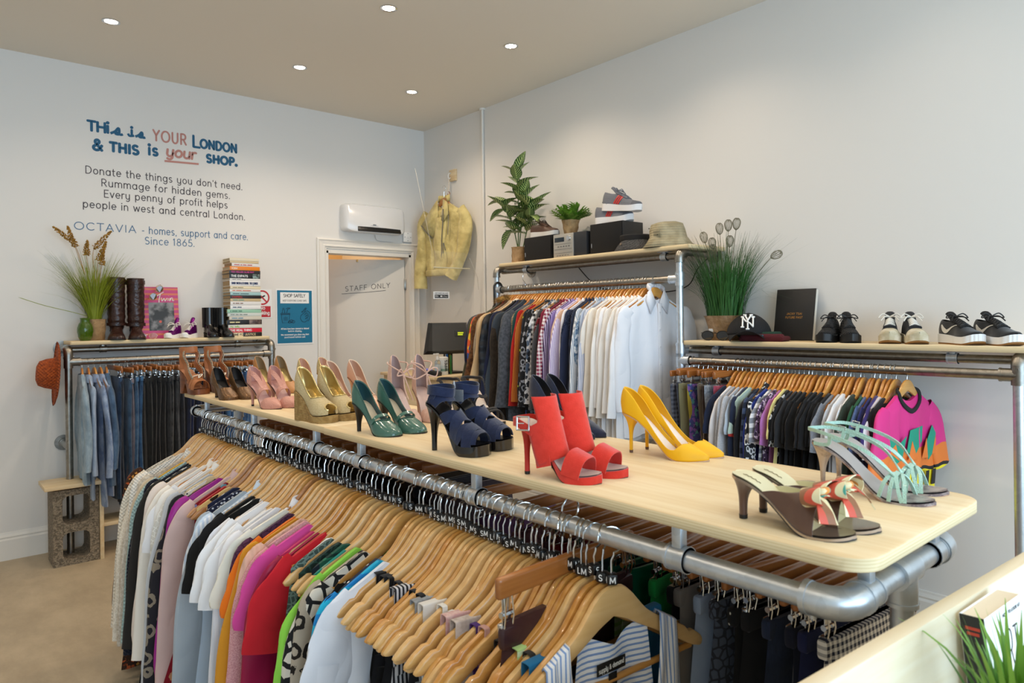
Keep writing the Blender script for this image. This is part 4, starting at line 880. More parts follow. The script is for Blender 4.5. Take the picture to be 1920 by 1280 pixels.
# ================================================================ FAR RAIL OF THE SHOE TABLE (skirts on clip hangers)
SK = '''#4a2a55||purple skirt
#5e3a44|nz/#7a525c/90|mauve bouclé skirt
#4d2f3a||plum skirt
#7a1520||crimson flared skirt
#6c1218||dark red pleated skirt
#1f4a4c|nz/#2f6062/30|dark teal corduroy skirt
#0f5c44||forest green skirt
#0a6b4f|sa|emerald satin skirt
#1fa14c||bright green pocket skirt
#121216|st/#b9a98c/14/2/.9|black skirt with broken cream stripes
#85807c||taupe pleated skirt
#93a3bc||powder blue skirt
#2a2d38|lc/#4c5566/55/.1|charcoal lattice print skirt
#111114|dt/#c9c6bd/44/.12|black skirt with cream pin dots
#151519||plain black skirt
#1b2438|dn/#2a3550|indigo denim skirt
#14182a||midnight blue skirt
#1a2046||royal navy skirt
#1f2338|ck/#ece6dc/85|navy and white gingham skirt'''.split('\n')
for i, ln in enumerate(SK):
    hx, pt, ds = ln.split('|'); y = lerp(1.62, .572, (i / (len(SK) - 1)) ** .62); rz = radians(rf.uniform(-7, 7)); z0 = RZ + .0175 - 1.15 * .091
    clip_hanger((RX1, y, z0), rz, 'clip hanger holding the ' + ds + ' under the table', 'clip hangers under the shoe table', 1.15, HOOK_L, tilt=radians(rf.uniform(-2, 2)))
    trousers((RX1, y, z0), rz, hx, pt, ds + ' on the far rail under the table', 'skirts under the shoe table', 1.1, i, SKIRT, 'skirt', 'skirt')
for i in range(16):
    y = lerp(3.25, 1.85, i / 15); z0 = RZ + .0175 - 1.1 * .059; rz = radians(rf.uniform(-5, 5)); hx = ('#171412', '#2c2013', '#1c1c22', '#30262c')[i % 4]
    clip_hanger((RX1, y, z0), rz, 'clip hanger with a dark skirt deep under the shoe table', 'clip hangers deep under the table', 1.1)
    trousers((RX1, y, z0), rz, hx, '', 'dark skirt hanging deep under the shoe table', 'dark skirts deep under the table', 1.1, i, SKIRT, 'skirt', 'skirt')

# ================================================================ TALL RACK ON THE RIGHT WALL
UP = '''J|#1c2440|0|navy padded jacket
J|#4b4a36|0|olive parka with a fur hood
J|#d9552b|fl/#2f4f8f,#e6b32e,#141414,#e6b32e/22/.5|orange and yellow swirl print shirt
J|#4a2f1c|nz/#7a5230/60|brown fur-trimmed coat
J|#a8977f|nz/#988770/20|taupe suede jacket
J|#c9aa80|0|camel coat with a sheepskin collar
J|#1d1e22|pf|black quilted puffer jacket
J|#1a2038|0|navy blazer
J|#2b241d|nz/#3a3128/60|dark brown tweed coat
J|#39424c|0|slate grey blazer
L|#14193a|bands|navy jumper with red and white chest bands
L|#6f747c|nz/#565b63/80|grey marl jumper
J|#54585f|nz/#3f4349/70|charcoal tweed jacket
L|#b79f80|kn|oatmeal knitted jumper
L|#1f4a47|0|dark teal jumper
L|#b1221f|0|red lambswool jumper
L|#c8702a|rb/900|rust ribbed jumper
H|#25262b|fl/#b8c83a,#3a4a7a,#60656d/34/.3|charcoal shirt with lime print
H|#1b1b1e|lp/#8f8f94/24|black shirt with grey print
H|#d9dade|fl/#2a2f38,#51627a/30/.5|pale shirt with ink print
H|#202126|ck/#e9e9ea/36|black and white gingham shirt
H|#4b4d50|0|charcoal flannel shirt
H|#6d1a25|pl/#1a1517/#c3a6a6/22|red and black plaid shirt
H|#7c2038|0|burgundy shirt
H|#8d2448|ck/#f0e8ec/48|wine and white gingham shirt
H|#43315f|st/#cfc3e6/90/0|purple striped shirt
H|#8f7fc0|0|violet shirt
H|#b6a3d3|st/#e9e2f3/110/0|lilac fine striped shirt
H|#e2bfa7|0|peach shirt
H|#eceaf0|0|white shirt beside the peach one
H|#2a3350|0|dark blue shirt
H|#1e2740|dt/#5f6b8a/110/.25|navy shirt with tiny dots
H|#1a2030|st/#39425a/140/0|midnight pinstriped shirt
H|#a9b6c6|st/#e9edf2/100/0|grey-blue striped shirt
H|#8fa7c0|fl/#dfe6ee,#4f6f93/60/.45|blue paisley shirt
H|#b8c6dc|0|ice blue shirt
H|#d5dbea|st/#b9c3dc/80/0|pale blue striped shirt'''.split('\n')
WH = ('ivory', 'cream', 'bright white', 'off-white', 'chalk white', 'soft white', 'plain white', 'warm white', 'crisp white')
UP += ['H|%s|0|%s shirt, %s in the row of whites' % (('#f1eee8', '#efe9df', '#f4f3f1', '#ece7de', '#f3f2f4', '#f0eeea', '#f5f5f6', '#efece6', '#f3f3f5')[i], WH[i], nth[i]) for i in range(9)]
def rack(lst, x, ya, yb, z, scale, woods, railname, gname, sk=1.0):
    n = len(lst)
    for i, ln in enumerate(lst):
        k, hx, pt, ds = ln.split('|'); pt = '' if pt == '0' else pt; y = lerp(ya, yb, i / (n - 1)) + rf.uniform(-.006, .006); rz = radians(rf.uniform(-5, 3)); tl = radians(rf.uniform(-1.5, 1.5))
        hanger((x, y, z), rz, 'wooden hanger carrying the ' + ds, 'wooden hangers on ' + railname, scale, woods[i % len(woods)], HOOK_S, None, False, tl)
        sc = scale * (1.12 if k == 'J' else 1.0) * (1.10 if 'tall' in railname and i < 7 else 1.0); zz = z + (.008 if k == 'J' else 0)
        t = garment((x, y, zz), rz, k, hx, '' if pt == 'bands' else pt, ds + ' on ' + railname, gname, sc, i * 5 + 2, tl, rf.uniform(.92, 1.04) * sk, yscale=.62 if k != 'J' else .6)
        if pt == 'bands':
            mm = mat(hx, .9, pat=('bands', '-.30:#c22030,-.335:#eceae8,-.40:#c22030,-.43:#14193a', 0))
            for c in t.children:
                if c.name.startswith(('body', 'sleeve')): c.material_slots[0].material = mm
rack(UP, RXR, 3.80, 2.545, 1.686 + .0205 - .059, 1.1, OR_W, 'the tall wall rack', 'shirts and jackets on the tall rack')
# fur hood trim of the parka, sheepskin collar
def fur(name, label, cat, path, r, n, col, seed, L):
    r_ = random.Random(seed); P = spline(path, 8); m = MB(); m.tube(P, r * .7, 8)
    for i in range(n):
        p = P[r_.randrange(len(P))]; d = V((r_.gauss(0, 1), r_.gauss(0, 1), r_.gauss(0, 1))).normalized(); q = p + d * r * .5; e = q + d * L * r_.uniform(.5, 1.2) + V((0, 0, -L * .15)); w = d.orthogonal().normalized() * .0016
        m.add([q - w, q + w, e], [(0, 1, 2)])
    return m, mat(col, .95)
m, mm = fur('fur', '', '', [(3.10, 3.765, 1.60), (3.14, 3.74, 1.625), (3.19, 3.755, 1.628), (3.22, 3.785, 1.61)], .022, 900, '#a8803f', 3, .035)
tag(m.build('fur_hood_trim', mat('#a8803f', .95, pat=('noise', '#5f431f', 25)), angle=180), 'tawny fur hood trim lying on top of the olive parka', 'fur trim')
m, mm = fur('fur', '', '', [(3.14, 3.655, 1.575), (3.17, 3.64, 1.60), (3.215, 3.645, 1.605)], .018, 500, '#e2d6c2', 4, .014)
tag(m.build('sheepskin_collar', mat('#e6dac6', .95), angle=180), 'cream sheepskin collar on the camel coat', 'collar')
# front white shirt, fully seen
y = 2.495; z0 = 1.686 + .0205 - .059
hanger((RXR, y, z0), radians(-9), 'wooden hanger carrying the frontmost white shirt', 'wooden hangers on the tall wall rack', 1.05, OR_W[2])
t = thing('shirt', 'frontmost white shirt with open collar, beside the tall rack post', 'shirt', (RXR, y, z0), 0, 'shirts and jackets on the tall rack', 1.05, (0, 0, radians(-9)))
M_SH = mat('#eef0f6', .85, bump=('crease', 7, .5), spec=.2)
b = put('body', mk_body(301, .80, .225, .235, .016), t, M_SH); b.scale = (1, .8, 1)
for s in (-1, 1): put('sleeve', mk_sleeve(s, [(.185, 0, -.125), (.222, -.004, -.17), (.25, -.012, -.28), (.262, -.016, -.45), (.25, -.012, -.66)], lambda v: lerp(.032, .056, sstep(v, 0, .25)) - .01 * v, lambda v: lerp(.014, .024, v), 310 + s, .14), t, M_SH)
m = MB()
for s in (-1, 1):
    P = [V((s * .012, -.020, -.085)), V((s * .05, -.018, -.012)), V((s * .068, -.012, -.030)), V((s * .085, -.022, -.075)), V((s * .062, -.030, -.150))]
    m.add(P, [(0, 1, 2, 3, 4)] if s < 0 else [(4, 3, 2, 1, 0)])
m.tube(spline([(-.05, -.016, -.014), (-.045, .012, .004), (0, .02, .008), (.045, .012, .004), (.05, -.016, -.014)], 6), .006, 8, squash=(V((0, 0, 1)), 2.6)); o = m.build('collar', M_SH, t, angle=50); md = o.modifiers.new('thickness', 'SOLIDIFY'); md.thickness = .002
m = MB(); m.rbox((.012, -.0215, -.42), (.028, .002, .66), .0008); pk = m.build('placket', M_SH, t)
for k in range(6): m = MB(); m.cyl((.012, -.0225, -.14 - .095 * k), (.012, -.0245, -.14 - .095 * k), .0048, 12); m.build('button', mat('#dfe0e4', .3), pk)
# umbrella hooked over the far end of the rail
um = thing('umbrella', 'black crook-handled umbrella hooked over the far end of the tall rack', 'umbrella', (3.225, 3.90, 1.69))
m = MB(); P = [(-.035, 0, -.12)] + [(.0 + .036 * cos(radians(180 - 200 * i / 12)), 0, .012 + .036 * sin(radians(180 - 200 * i / 12))) for i in range(13)]; m.tube(P, .0085, 12); m.build('crook_handle', mat('#101012', .35), um)
m = MB(); m.lathe([(.004, -.80), (.012, -.76), (.03, -.30), (.026, -.15), (.010, -.115)], (-.035, 0, 0), 14); m.build('canopy', mat('#15151a', .8), um)
tg = thing('wire_hanger', 'thin wire hanger with tissue hooked behind the tall rack shelf', 'hanger', (3.33, 3.72, 1.70))
m = MB(); m.tube(spline([(0, -.01, .12), (.004, .02, .10), (0, .025, .06), (0, 0, .03), (0, 0, .0)], 6), .0016, 6); m.build('hook', M_CHROME, tg); m = MB(); m.loft([[V((0, -.07, -.09)), V((0, .09, -.09)), V((.01, .09, -.09)), V((.01, -.07, -.09))], [V((0, -.012, .02)), V((0, .02, .04)), V((.006, .02, .04)), V((.006, -.012, .02))]]); m.build('tissue_wrap', mat('#d8d6d8', .6), tg)

# ================================================================ LOW RACK ON THE RIGHT WALL
SH = '''#3a3d4a|ck/#777b88/40|dark checked shorts
#4d4e57||grey chino shorts
#8d8a6a||olive shorts
#a89334||khaki yellow shorts
#4a4f8f|fl/#5f9f9a,#8a5fae,#2d3558/40/.5|purple printed swim shorts
#746657||mushroom shorts
#4d3b33||chocolate shorts
#8c9098|nz/#aab0b8/90|grey marl shorts
#2a5f9e||bright blue shorts
#a84a5c||raspberry shorts'''.split('\n')
ZL = 1.231 + .0205 - .059
for i, ln in enumerate(SH):
    hx, pt, ds = ln.split('|'); y = lerp(2.27, 2.0, i / 9); rz = radians(rf.uniform(-8, 8)); dz = rf.uniform(-.012, .008)
    clip_hanger((RXR, y, ZL + dz), rz, 'clip hanger gripping the ' + ds, 'clip hangers on the low wall rack', .95); trousers((RXR, y, ZL + dz), rz, hx, pt, ds + ' clipped on the low wall rack', 'shorts on the low wall rack', .95, i, SHORTS, 'shorts', 'shorts')
LOW = '''S|#1d2740|0|navy polo top
L|#e8e6e8|0|white sweatshirt
L|#b4b6bc|nz/#a3a5ac/150|grey marl hoodie
L|#c3c5cb|nz/#b2b4bb/150|light grey marl sweatshirt
S|#b7c4d4|0|pale blue tee
L|#232c44|0|navy sweatshirt
S|#b9cfc4|bands2|sage tee with red, white and blue panels
L|#22242a|0|black sweatshirt beside the sage tee
L|#1b2336|st/#3d4a66/20/2|navy sweatshirt with tonal bands
H|#22262e|lp/#e6e8ea/30|black and white patterned shirt
L|#22378a|0|cobalt blue sweatshirt
S|#8d9199|st/#e9e9ea/24/2/.55|grey and white striped tee
S|#5d4a6a|fl/#e0d3e6,#2b2233/60/.5|purple speckled tee
S|#b372b8|0|orchid purple tee
S|#e6d488|0|lemon yellow tee
S|#17171a|lp/#d8d8d8/30|black and white scribble tee
S|#232327|0|washed black tee
S|#2b2c30|0|dark charcoal tee'''.split('\n')
LOW += ['S|%s|0|plain black tee, %s in the row of blacks' % (('#141416', '#17171a', '#121214', '#19191c', '#151518', '#131316', '#18181b')[i], nth[i]) for i in range(7)]
LOW += '''S|#8c9099|nz/#7d818a/150|grey marl tee
S|#c9cbd0|0|silver grey tee
S|#ecebed|0|white sports tee
S|#f0f0f2|0|bright white tee
S|#2f3a2e|0|dark moss tee
S|#24583a|0|bottle green tee
S|#4d5f8a|nz/#5d709c/60|blue marl tee
S|#2b3170|0|indigo tee
S|#3a2f6a|0|deep purple tee
S|#e4cfc9|0|blush sports tee
S|#17181c|st/#e8e8ea/4/0/.72|black and white panelled tee'''.split('\n')
rack(LOW, RXR, 1.965, 1.20, ZL, 1.06, OR_W, 'the low wall rack', 'tops on the low wall rack', .92)
for o in COL.objects:
    if o.get('label', '').startswith('sage tee'):
        mm = mat('#b9cfc4', .9, pat=('bands', '-.26:#b9342f,-.36:#2f6f9e,-.42:#eceae8,-.47:#22304a', 0))
        for c in o.children: c.material_slots[0].material = mm
# frontmost football-style top
y = 1.158; hanger((RXR, y, ZL), radians(-6), 'wooden hanger carrying the pink graphic top', 'wooden hangers on the low wall rack', 1.0, OR_W[2], HOOK_S, None, True)
t = thing('graphic_top', 'hot pink graphic top with teal, orange and yellow panels on the low rack', 'top', (RXR, y, ZL), 0, 'tops on the low wall rack', 1.0, (0, 0, radians(-6)))
M_G = mat('#df2f86', .6, pat=('bands', '-.30:#ee7f2f,-.385:#15151a,-.40:#f0dc1f', .05), bump=('crease', 6, .3))
put('body', mk_body(401, .60, .222, .222, .012, neck=.085), t, M_G)
for s in (-1, 1):
    put('sleeve', mk_sleeve(s, [(.18, 0, -.12), (.208, -.004, -.165), (.24, -.008, -.27), (.272, -.01, -.40)], lambda v: lerp(.030, .070, sstep(v, 0, .5)), lambda v: lerp(.014, .024, v), 410 + s, .06), t, M_G)
m = MB(); P = spline([(-.085, -.008, -.058), (-.07, -.018, -.10), (0, -.022, -.135), (.07, -.018, -.10), (.085, -.008, -.058), (.06, .012, -.045), (0, .018, -.05), (-.06, .012, -.045)], 5, True); m.tube(P, .011, 8, closed=True, squash=(V((0, 1, 0)), .45)); m.build('neckband', mat('#17171b', .8), t)
m = MB(); yy = -.0215
def patch(pts): m.add([V((x, yy - .004 * (1 - abs(x) / .23), z)) for x, z in pts], [tuple(range(len(pts)))])
patch([(-.20, -.22), (-.13, -.27), (-.06, -.235), (-.10, -.33), (-.15, -.345), (-.19, -.30)]); patch([(-.03, -.215), (.08, -.205), (.07, -.27), (.0, -.335), (-.06, -.30)]); patch([(.10, -.30), (.17, -.21), (.205, -.25), (.18, -.33), (.13, -.36)])
o = m.build('graphic_print', mat('#149a7c', .6), t, smooth=False); m2 = m; m = MB(); yy = -.0222; patch([(-.205, -.29), (-.15, -.262), (-.12, -.335), (-.165, -.31)]); patch([(-.05, -.34), (-.015, -.262), (.03, -.345)]); patch([(.07, -.345), (.115, -.262), (.125, -.35)]); patch([(.165, -.34), (.20, -.262), (.215, -.33)]); o2 = m.build('orange_print', mat('#ee7f2f', .6), t, smooth=False); md = o2.modifiers.new('thickness', 'SOLIDIFY'); md.thickness = .001; m = m2; yy = -.0215; md = o.modifiers.new('thickness', 'SOLIDIFY'); md.thickness = .001
m = MB()
for k, x in enumerate((-.15, -.09, -.02, .05, .11, .17)): m.add([V((x - .022, yy - .005, -.47)), V((x + .012, yy - .005, -.47)), V((x + .024, yy - .005, -.405)), V((x - .004, yy - .005, -.405))], [(0, 1, 2, 3)])
o = m.build('black_print', mat('#16161a', .6), t, smooth=False); md = o.modifiers.new('thickness', 'SOLIDIFY'); md.thickness = .001
t2 = thing('sports_shorts', 'black sports shorts with red stripes hanging below the pink graphic top', 'shorts', (RXR + .06, 1.18, .70), radians(-6)); b = put('legs', SHORTS[0], t2, mat('#131316', .5, pat=('stripe', '#d8262c', 26, 0, .72))); b.scale = (.95, 1, .72); b = put('waistband', WAIST, t2, mat('#131316', .5)); b.scale = (.95, .8, 1)

# ================================================================ JEANS RACK ON THE BACK WALL
zj = 1.238 + .0205 - .059
JK = (('#7d93a3', 'faded blue denim jacket', 0), ('#8a9db4', 'pale blue chambray shirt', 1), ('#6d82a8', 'mid blue denim shirt', 1), ('#7f90b2', 'soft blue cotton shirt', 1), ('#3c5572', 'dark blue denim jacket', 0))
for i, (hx, ds, k) in enumerate(JK):
    x = .80 + .034 * i; rz = pi / 2 + radians(rf.uniform(-6, 4))
    hanger((x, LY, zj), rz, 'wooden hanger carrying the ' + ds, 'wooden hangers on the jeans rack', 1.0, OR_W[i % 3])
    garment((x, LY, zj), rz, 'J' if k == 0 else 'H', hx, 'dn/' + ('#9fb2bf' if i == 0 else '#55708f' if i == 4 else '#a5b5cc'), ds + ' at the left end of the jeans rack', 'denim tops on the jeans rack', 1.0, i, 0, 1.0, yscale=.7)
JN = ['#2a4058|#41597a|dark blue jeans', '#1f2430|#2f3747|ink blue jeans', '#3b5672|#5b7a99|mid blue jeans', '#6b6470|#857d86|washed grey jeans', '#34587f|#5f86ab|light blue flared jeans', '#2b4f78|#4f7aa3|blue cropped jeans', '#141416|#202024|black jeans', '#17191c|#262a2c|black jeans with green stitching', '#121214|#1c1c1f|jet black jeans', '#1a1a1c|#2b2b2e|soft black jeans', '#141416|#222225|black skinny jeans', '#24262a|#3a3c40|charcoal jeans', '#1b1c1f|#515357|distressed black jeans', '#17181c|#2a2c30|faded black jeans', '#33363b|#55585e|grey jeans', '#1a1d26|#2a2f3c|blue-black jeans']
JN += ['%s|%s|dark indigo jeans, %s in the indigo row' % (('#141a30', '#161d38', '#12182c', '#182040', '#151c36', '#131a30')[i % 6], ('#222b48', '#25305a')[i % 2], nth[i]) for i in range(10)]
JN += ['#2c5486|#4f7db0|bright blue jeans', '#335a86|#5f88b5|stonewashed blue jeans', '#2a4a78|#4a6fa0|classic blue jeans', '#3a6394|#6a94c0|sky blue jeans', '#27456c|#456a96|worn blue jeans', '#2f547f|#5a82ad|blue jeans with embroidery', '#36608f|#6690bb|pale blue jeans', '#2b4d79|#527ba7|straight blue jeans']
for i, ln in enumerate(JN):
    hx, h2, ds = ln.split('|'); x = lerp(.985, 1.86, i / (len(JN) - 1)) + rf.uniform(-.004, .004); rz = pi / 2 + radians(rf.uniform(-8, 8)); dz = rf.uniform(-.012, .006)
    clip_hanger((x, LY, zj + dz), rz, 'clip hanger gripping the ' + ds, 'clip hangers on the jeans rack', .92); trousers((x, LY, zj + dz), rz, hx, 'dn/' + h2, ds + ' on the back wall rack', 'jeans on the back wall rack', .92, i)
# ================================================================ SHOES
_zs = curve([(0, 1), (.1, .965), (.2, .88), (.33, .66), (.46, .36), (.56, .15), (.64, .045), (.72, 0), (.9, 0), (1, .0)])
WPTS = {'point': [(0, 0), (.012, .0115), (.04, .019), (.1, .0255), (.2, .0265), (.36, .0235), (.5, .0275), (.63, .0365), (.72, .0375), (.81, .031), (.9, .0185), (.97, .0075), (1, .0)],
        'almond': [(0, 0), (.012, .0115), (.04, .019), (.1, .0255), (.2, .0265), (.36, .0235), (.5, .0275), (.63, .0365), (.73, .0385), (.83, .0355), (.92, .026), (.975, .014), (1, 0)],
        'round': [(0, 0), (.012, .013), (.04, .022), (.1, .029), (.2, .031), (.36, .0285), (.5, .031), (.63, .0385), (.74, .0415), (.85, .040), (.93, .0325), (.98, .019), (1, 0)]}
class Last:
    def __init__(s, L=.215, h=.09, p=0.0, toe='point', ws=1.0, H=None, th=None, spring=.004):
        s.L, s.h, s.p, s.ws, s.spring = L, h, p, ws, spring; s.wf = curve(WPTS[toe])
        s.Hf = curve(H or [(0, .066), (.15, .066), (.3, .056), (.45, .047), (.58, .050), (.7, .042), (.85, .028), (.95, .016), (1, .008)])
        s.thf = curve(th or [(0, 1.18), (.06, 1.1), (.2, .84), (.38, .62), (.5, .66), (.57, .86), (.615, 1.2), (.635, 1.5708), (1, 1.5708)])
    def z(s, t): return s.p + s.h * _zs(t) + s.spring * max(0, (t - .78) / .22) ** 2
    def w(s, t): return max(s.wf(t) * s.ws, .0002)
    def P(s, t, a, off=0.0, e=.72):
        """a 0..pi across the foot from the +x edge to the -x edge"""
        c, sn = cos(a), sin(a); w = s.w(t) + off * (1 if .02 < t < .99 else .3); x = w * (abs(c) ** e) * (1 if c >= 0 else -1)
        hb = max(0, 1 - t / .16); y = s.L * t - hb * (.006 * sin(min(pi, 2.2 * min(a, pi - a)))) + hb * .012 * max(0, sn - .35)
        return V((x, y - (off if t < .02 else 0), s.z(t) + (s.Hf(t) + off) * sn))
    def N(s, t, a):
        d = .01; u = s.P(min(1, t + d), a) - s.P(max(0, t - d), a); v = s.P(t, a + d) - s.P(t, a - d); n = u.cross(v)
        n = n.normalized() if n.length > 1e-9 else V((0, 0, 1)); c = V((0, s.L * t, s.z(t)))
        return n if n.dot(s.P(t, a) - c) >= 0 else -n
def ts(a, b, n):     # samples denser at both ends
    return [a + (b - a) * (.5 - .5 * cos(pi * i / n)) for i in range(n + 1)]
def sh_upper(last, name, mats, par, t0=0.0, t1=1.0, n=44, m_=12, off=0.0, thick=.0016, thf=None, bottom=0.0):
    rows = []; thf = thf or last.thf
    for t in ts(t0, t1, n):
        te = min(thf(t), pi / 2); A = [lerp(bottom, te, i / m_) for i in range(m_ + 1)]
        rows.append(([last.P(t, a, off) for a in A], [last.P(t, pi - a, off) for a in A]))
    m = MB(); m.grid([r[0] for r in rows]); m.grid([r[1][::-1] for r in rows]); me = m.data(name, mats, angle=75, doubles=.00025, recalc=False)
    # outward winding
    bm = bmesh.new(); bm.from_mesh(me); bmesh.ops.recalc_face_normals(bm, faces=bm.faces[:]); s_ = 0
    for f in bm.faces: c = f.calc_center_median(); s_ += f.normal.dot(c - V((0, c.y, last.z(min(1, max(0, c.y / last.L))) + .004))) * f.calc_area()
    if s_ < 0: bmesh.ops.reverse_faces(bm, faces=bm.faces[:])
    bm.to_mesh(me); bm.free()
    o = put(name, me, par); md = o.modifiers.new('thickness', 'SOLIDIFY'); md.thickness = thick; md.offset = -1
    if isinstance(mats, (list, tuple)) and len(mats) > 1: md.material_offset = 1; md.material_offset_rim = 0
    return o
def sh_insole(last, mt, par, t0=.005, t1=.97, up=.0018, k=.97):
    rows = [[V((u / 6 * last.w(t) * k, last.L * t, last.z(t) + up + .0012 * (u / 6) ** 2)) for u in range(-6, 7)] for t in ts(t0, t1, 36)]
    m = MB(); m.grid(rows); lo = [[p - V((0, 0, .0012)) for p in r] for r in rows]; m.grid(lo)
    return m.build('insole', mt, par, angle=80)
def sh_sole(last, mt, par, thick=lambda t: .003, out=.0008, t0=0.0, t1=1.0, name='sole', top=0.0, flat=None, n=44):
    loops = []
    for t in ts(t0, t1, n):
        w = last.w(t) + out * min(1, last.w(t) / .01); y = last.L * t + (-out if t < .01 else out if t > .99 else 0); z = last.z(t) + top; b = z - thick(t) if flat is None else flat(t)
        loops.append([V((x * w, y, z)) for x in (1, .5, 0, -.5, -1)] + [V((x * w * .985, y, b)) for x in (-1, -.5, 0, .5, 1)])
    m = MB(); m.loft(loops); return m.build(name, mt, par, angle=66)
def sh_heel(last, mt, par, yb=.014, r=.0055, seat=.2, tipm=None, pw=3.0, drop=.003, z0=0.0, rx=None):
    n = 20; N = 22; loops = []; L = last.L; top = []
    for k in range(n):
        a = 2 * pi * k / n; t = seat * .5 * (1 - cos(a)); w = last.w(max(t, .004)) * (1 if t < seat * .92 else .93); top.append(V((w * (1 if sin(a) >= 0 else -1) * min(1, abs(sin(a)) * 3), L * t, last.z(t) - drop)))
    for j in range(N + 1):
        v = (j / N) ** 1.1; q = 1 - (1 - v) ** pw; loop = []
        for k in range(n):
            a = 2 * pi * k / n; b = V(((rx or r) * sin(a), yb - r * cos(a), z0)); p = top[k]; qq = q if p.y < yb else 1 - (1 - v) ** (pw * 1.25)
            loop.append(V((lerp(p.x, b.x, q), lerp(p.y, b.y, qq), lerp(p.z, z0, v))))
        loops.append(loop)
    m = MB(); m.loft(loops); o = m.build('heel', mt, par, angle=70)
    if tipm: m = MB(); m.loft([[p + V((0, 0, .0)) for p in [q * 1.0 for q in loops[-1]]], [V((q.x * 1.1, yb + (q.y - yb) * 1.1, z0 + .0065)) for q in loops[-1]]]); m.build('heel_tip', tipm, par)
    return o
def sh_wedge(last, mt, par, inset=.001, t1=.999, name='wedge_sole', step=.003):
    return sh_sole(last, mt, par, out=inset, t1=t1, flat=lambda t: 0.0, name=name, top=-step)
def sh_band(last, name, pts, w, mt, par, off=.001, th=.0018, n=7, wfun=None):
    """strap over the foot through (t, angle in degrees) points"""
    Q = spline([V((t, radians(a), 0)) for t, a in pts], n); P = [last.P(min(.999, max(0.001, q.x)), q.y, off) for q in Q]; Nn = [last.N(min(.99, max(.01, q.x)), q.y) for q in Q]
    m = MB(); m.ribbon(P, Nn, w if not wfun else [wfun(i / (len(P) - 1)) for i in range(len(P))], th); return m.build(name, mt, par, angle=50)
def strap3(name, pts, nrm, w, th, mt, par, n=8, closed=False):
    P = spline(pts, n, closed); P = P + [P[0]] if closed else P
    if nrm is None: c = sum(P, V((0, 0, 0))) / len(P); N = [(p - c) for p in P]
    elif isinstance(nrm, list): N = spline(nrm, n, closed); N = N + [N[0]] if closed else N
    else: N = nrm
    m = MB(); m.ribbon(P, N, w, th); return m.build(name, mt, par, angle=50)
def buckle(par, c, ux, uz, w, h, r, mt):
    c, ux, uz = V(c), V(ux).normalized(), V(uz).normalized(); m = MB(); q = [c + ux * sx * w / 2 + uz * sz * h / 2 for sx, sz in ((-1, -1), (1, -1), (1, 1), (-1, 1))]
    for i in range(4): m.tube([q[i], q[(i + 1) % 4]], r, 8)
    for p in q: m.ball(p, r * 1.02, 8)
    m.tube([c - ux * w / 2, c + ux * w * .1], r * .6, 6); return m.build('buckle', mt, par)
def shoe(name, label, group, heel, toe, z, L=None, cat='shoe', mirror=False):
    a, b = V((*heel, 0)), V((*toe, 0)); d = b - a; t = thing(name, label, cat, (a.x, a.y, z), math.atan2(-d.x, d.y), group)
    return t, (L or d.length)
def stiletto(t, L, H, up, lining, insole, heel=None, tip=None, toe='point', p=0, sole='#2a2320', ws=.95, r=.0048, pw=5.0, th=None, Hh=None, t1=1.0, trim=None, seat=.2, yb=.016):
    la = Last(L, H, p, toe, ws, H=Hh, th=th); sh_upper(la, 'upper', [up, lining], t, t1=t1); sh_insole(la, insole, t)
    sh_sole(la, mat(sole, .5), t, (lambda q: .0028) if not p else (lambda q: .003 + p * sstep(q, .42, .6))); 
    if heel: sh_heel(la, heel, t, yb, r, seat, tip, pw)
    return la
def topline(la, par, mt, r=.0013, t0=0.0, t1=.634):
    A = ts(t0, t1, 30); P = [la.P(t, min(la.thf(t), pi / 2), .0006) for t in A] + [la.P(t, pi - min(la.thf(t), pi / 2), .0006) for t in A[::-1]]
    m = MB(); m.tube(P, r, 6); return m.build('topline_binding', mt, par)

Z0 = TT + .0002
def pair(heel, toe, gap, out=0):
    return None
SUEDE = lambda c, c2: mat(c, .92, 0, ('noise', c2, 55), ('noise', 420, .35), .2, sheen=.35)
LEATH = lambda c, r=.38: mat(c, r, 0, None, ('noise', 240, .05), .5)
M_TIP = mat('#1b1a1a', .5)

# --- yellow pointed stilettos
M_Y = mat('#f2b705', .5, bump=('noise', 260, .06)); M_YL = mat('#e3a80a', .6); M_NUDE = mat('#ead8c9', .6)
for hl, to, lb in (((1.304, 1.104), (1.347, .897), 'bright yellow pointed stiletto pump nearer the camera'), ((1.362, 1.102), (1.404, .896), 'bright yellow pointed stiletto pump behind its twin, nearer the wall rack')):
    t, L = shoe('stiletto_pump', lb, 'yellow stiletto pumps', hl, to, Z0); la = stiletto(t, L + .004, .098, M_Y, M_YL, M_NUDE, M_Y, mat('#6b5142', .5), sole='#c9a58a', ws=.98, r=.0042, yb=.02, th=[(0, 1.16), (.06, 1.06), (.2, .72), (.38, .40), (.56, .32), (.66, .46), (.72, .95), (.745, 1.35), (.76, 1.5708), (1, 1.5708)])
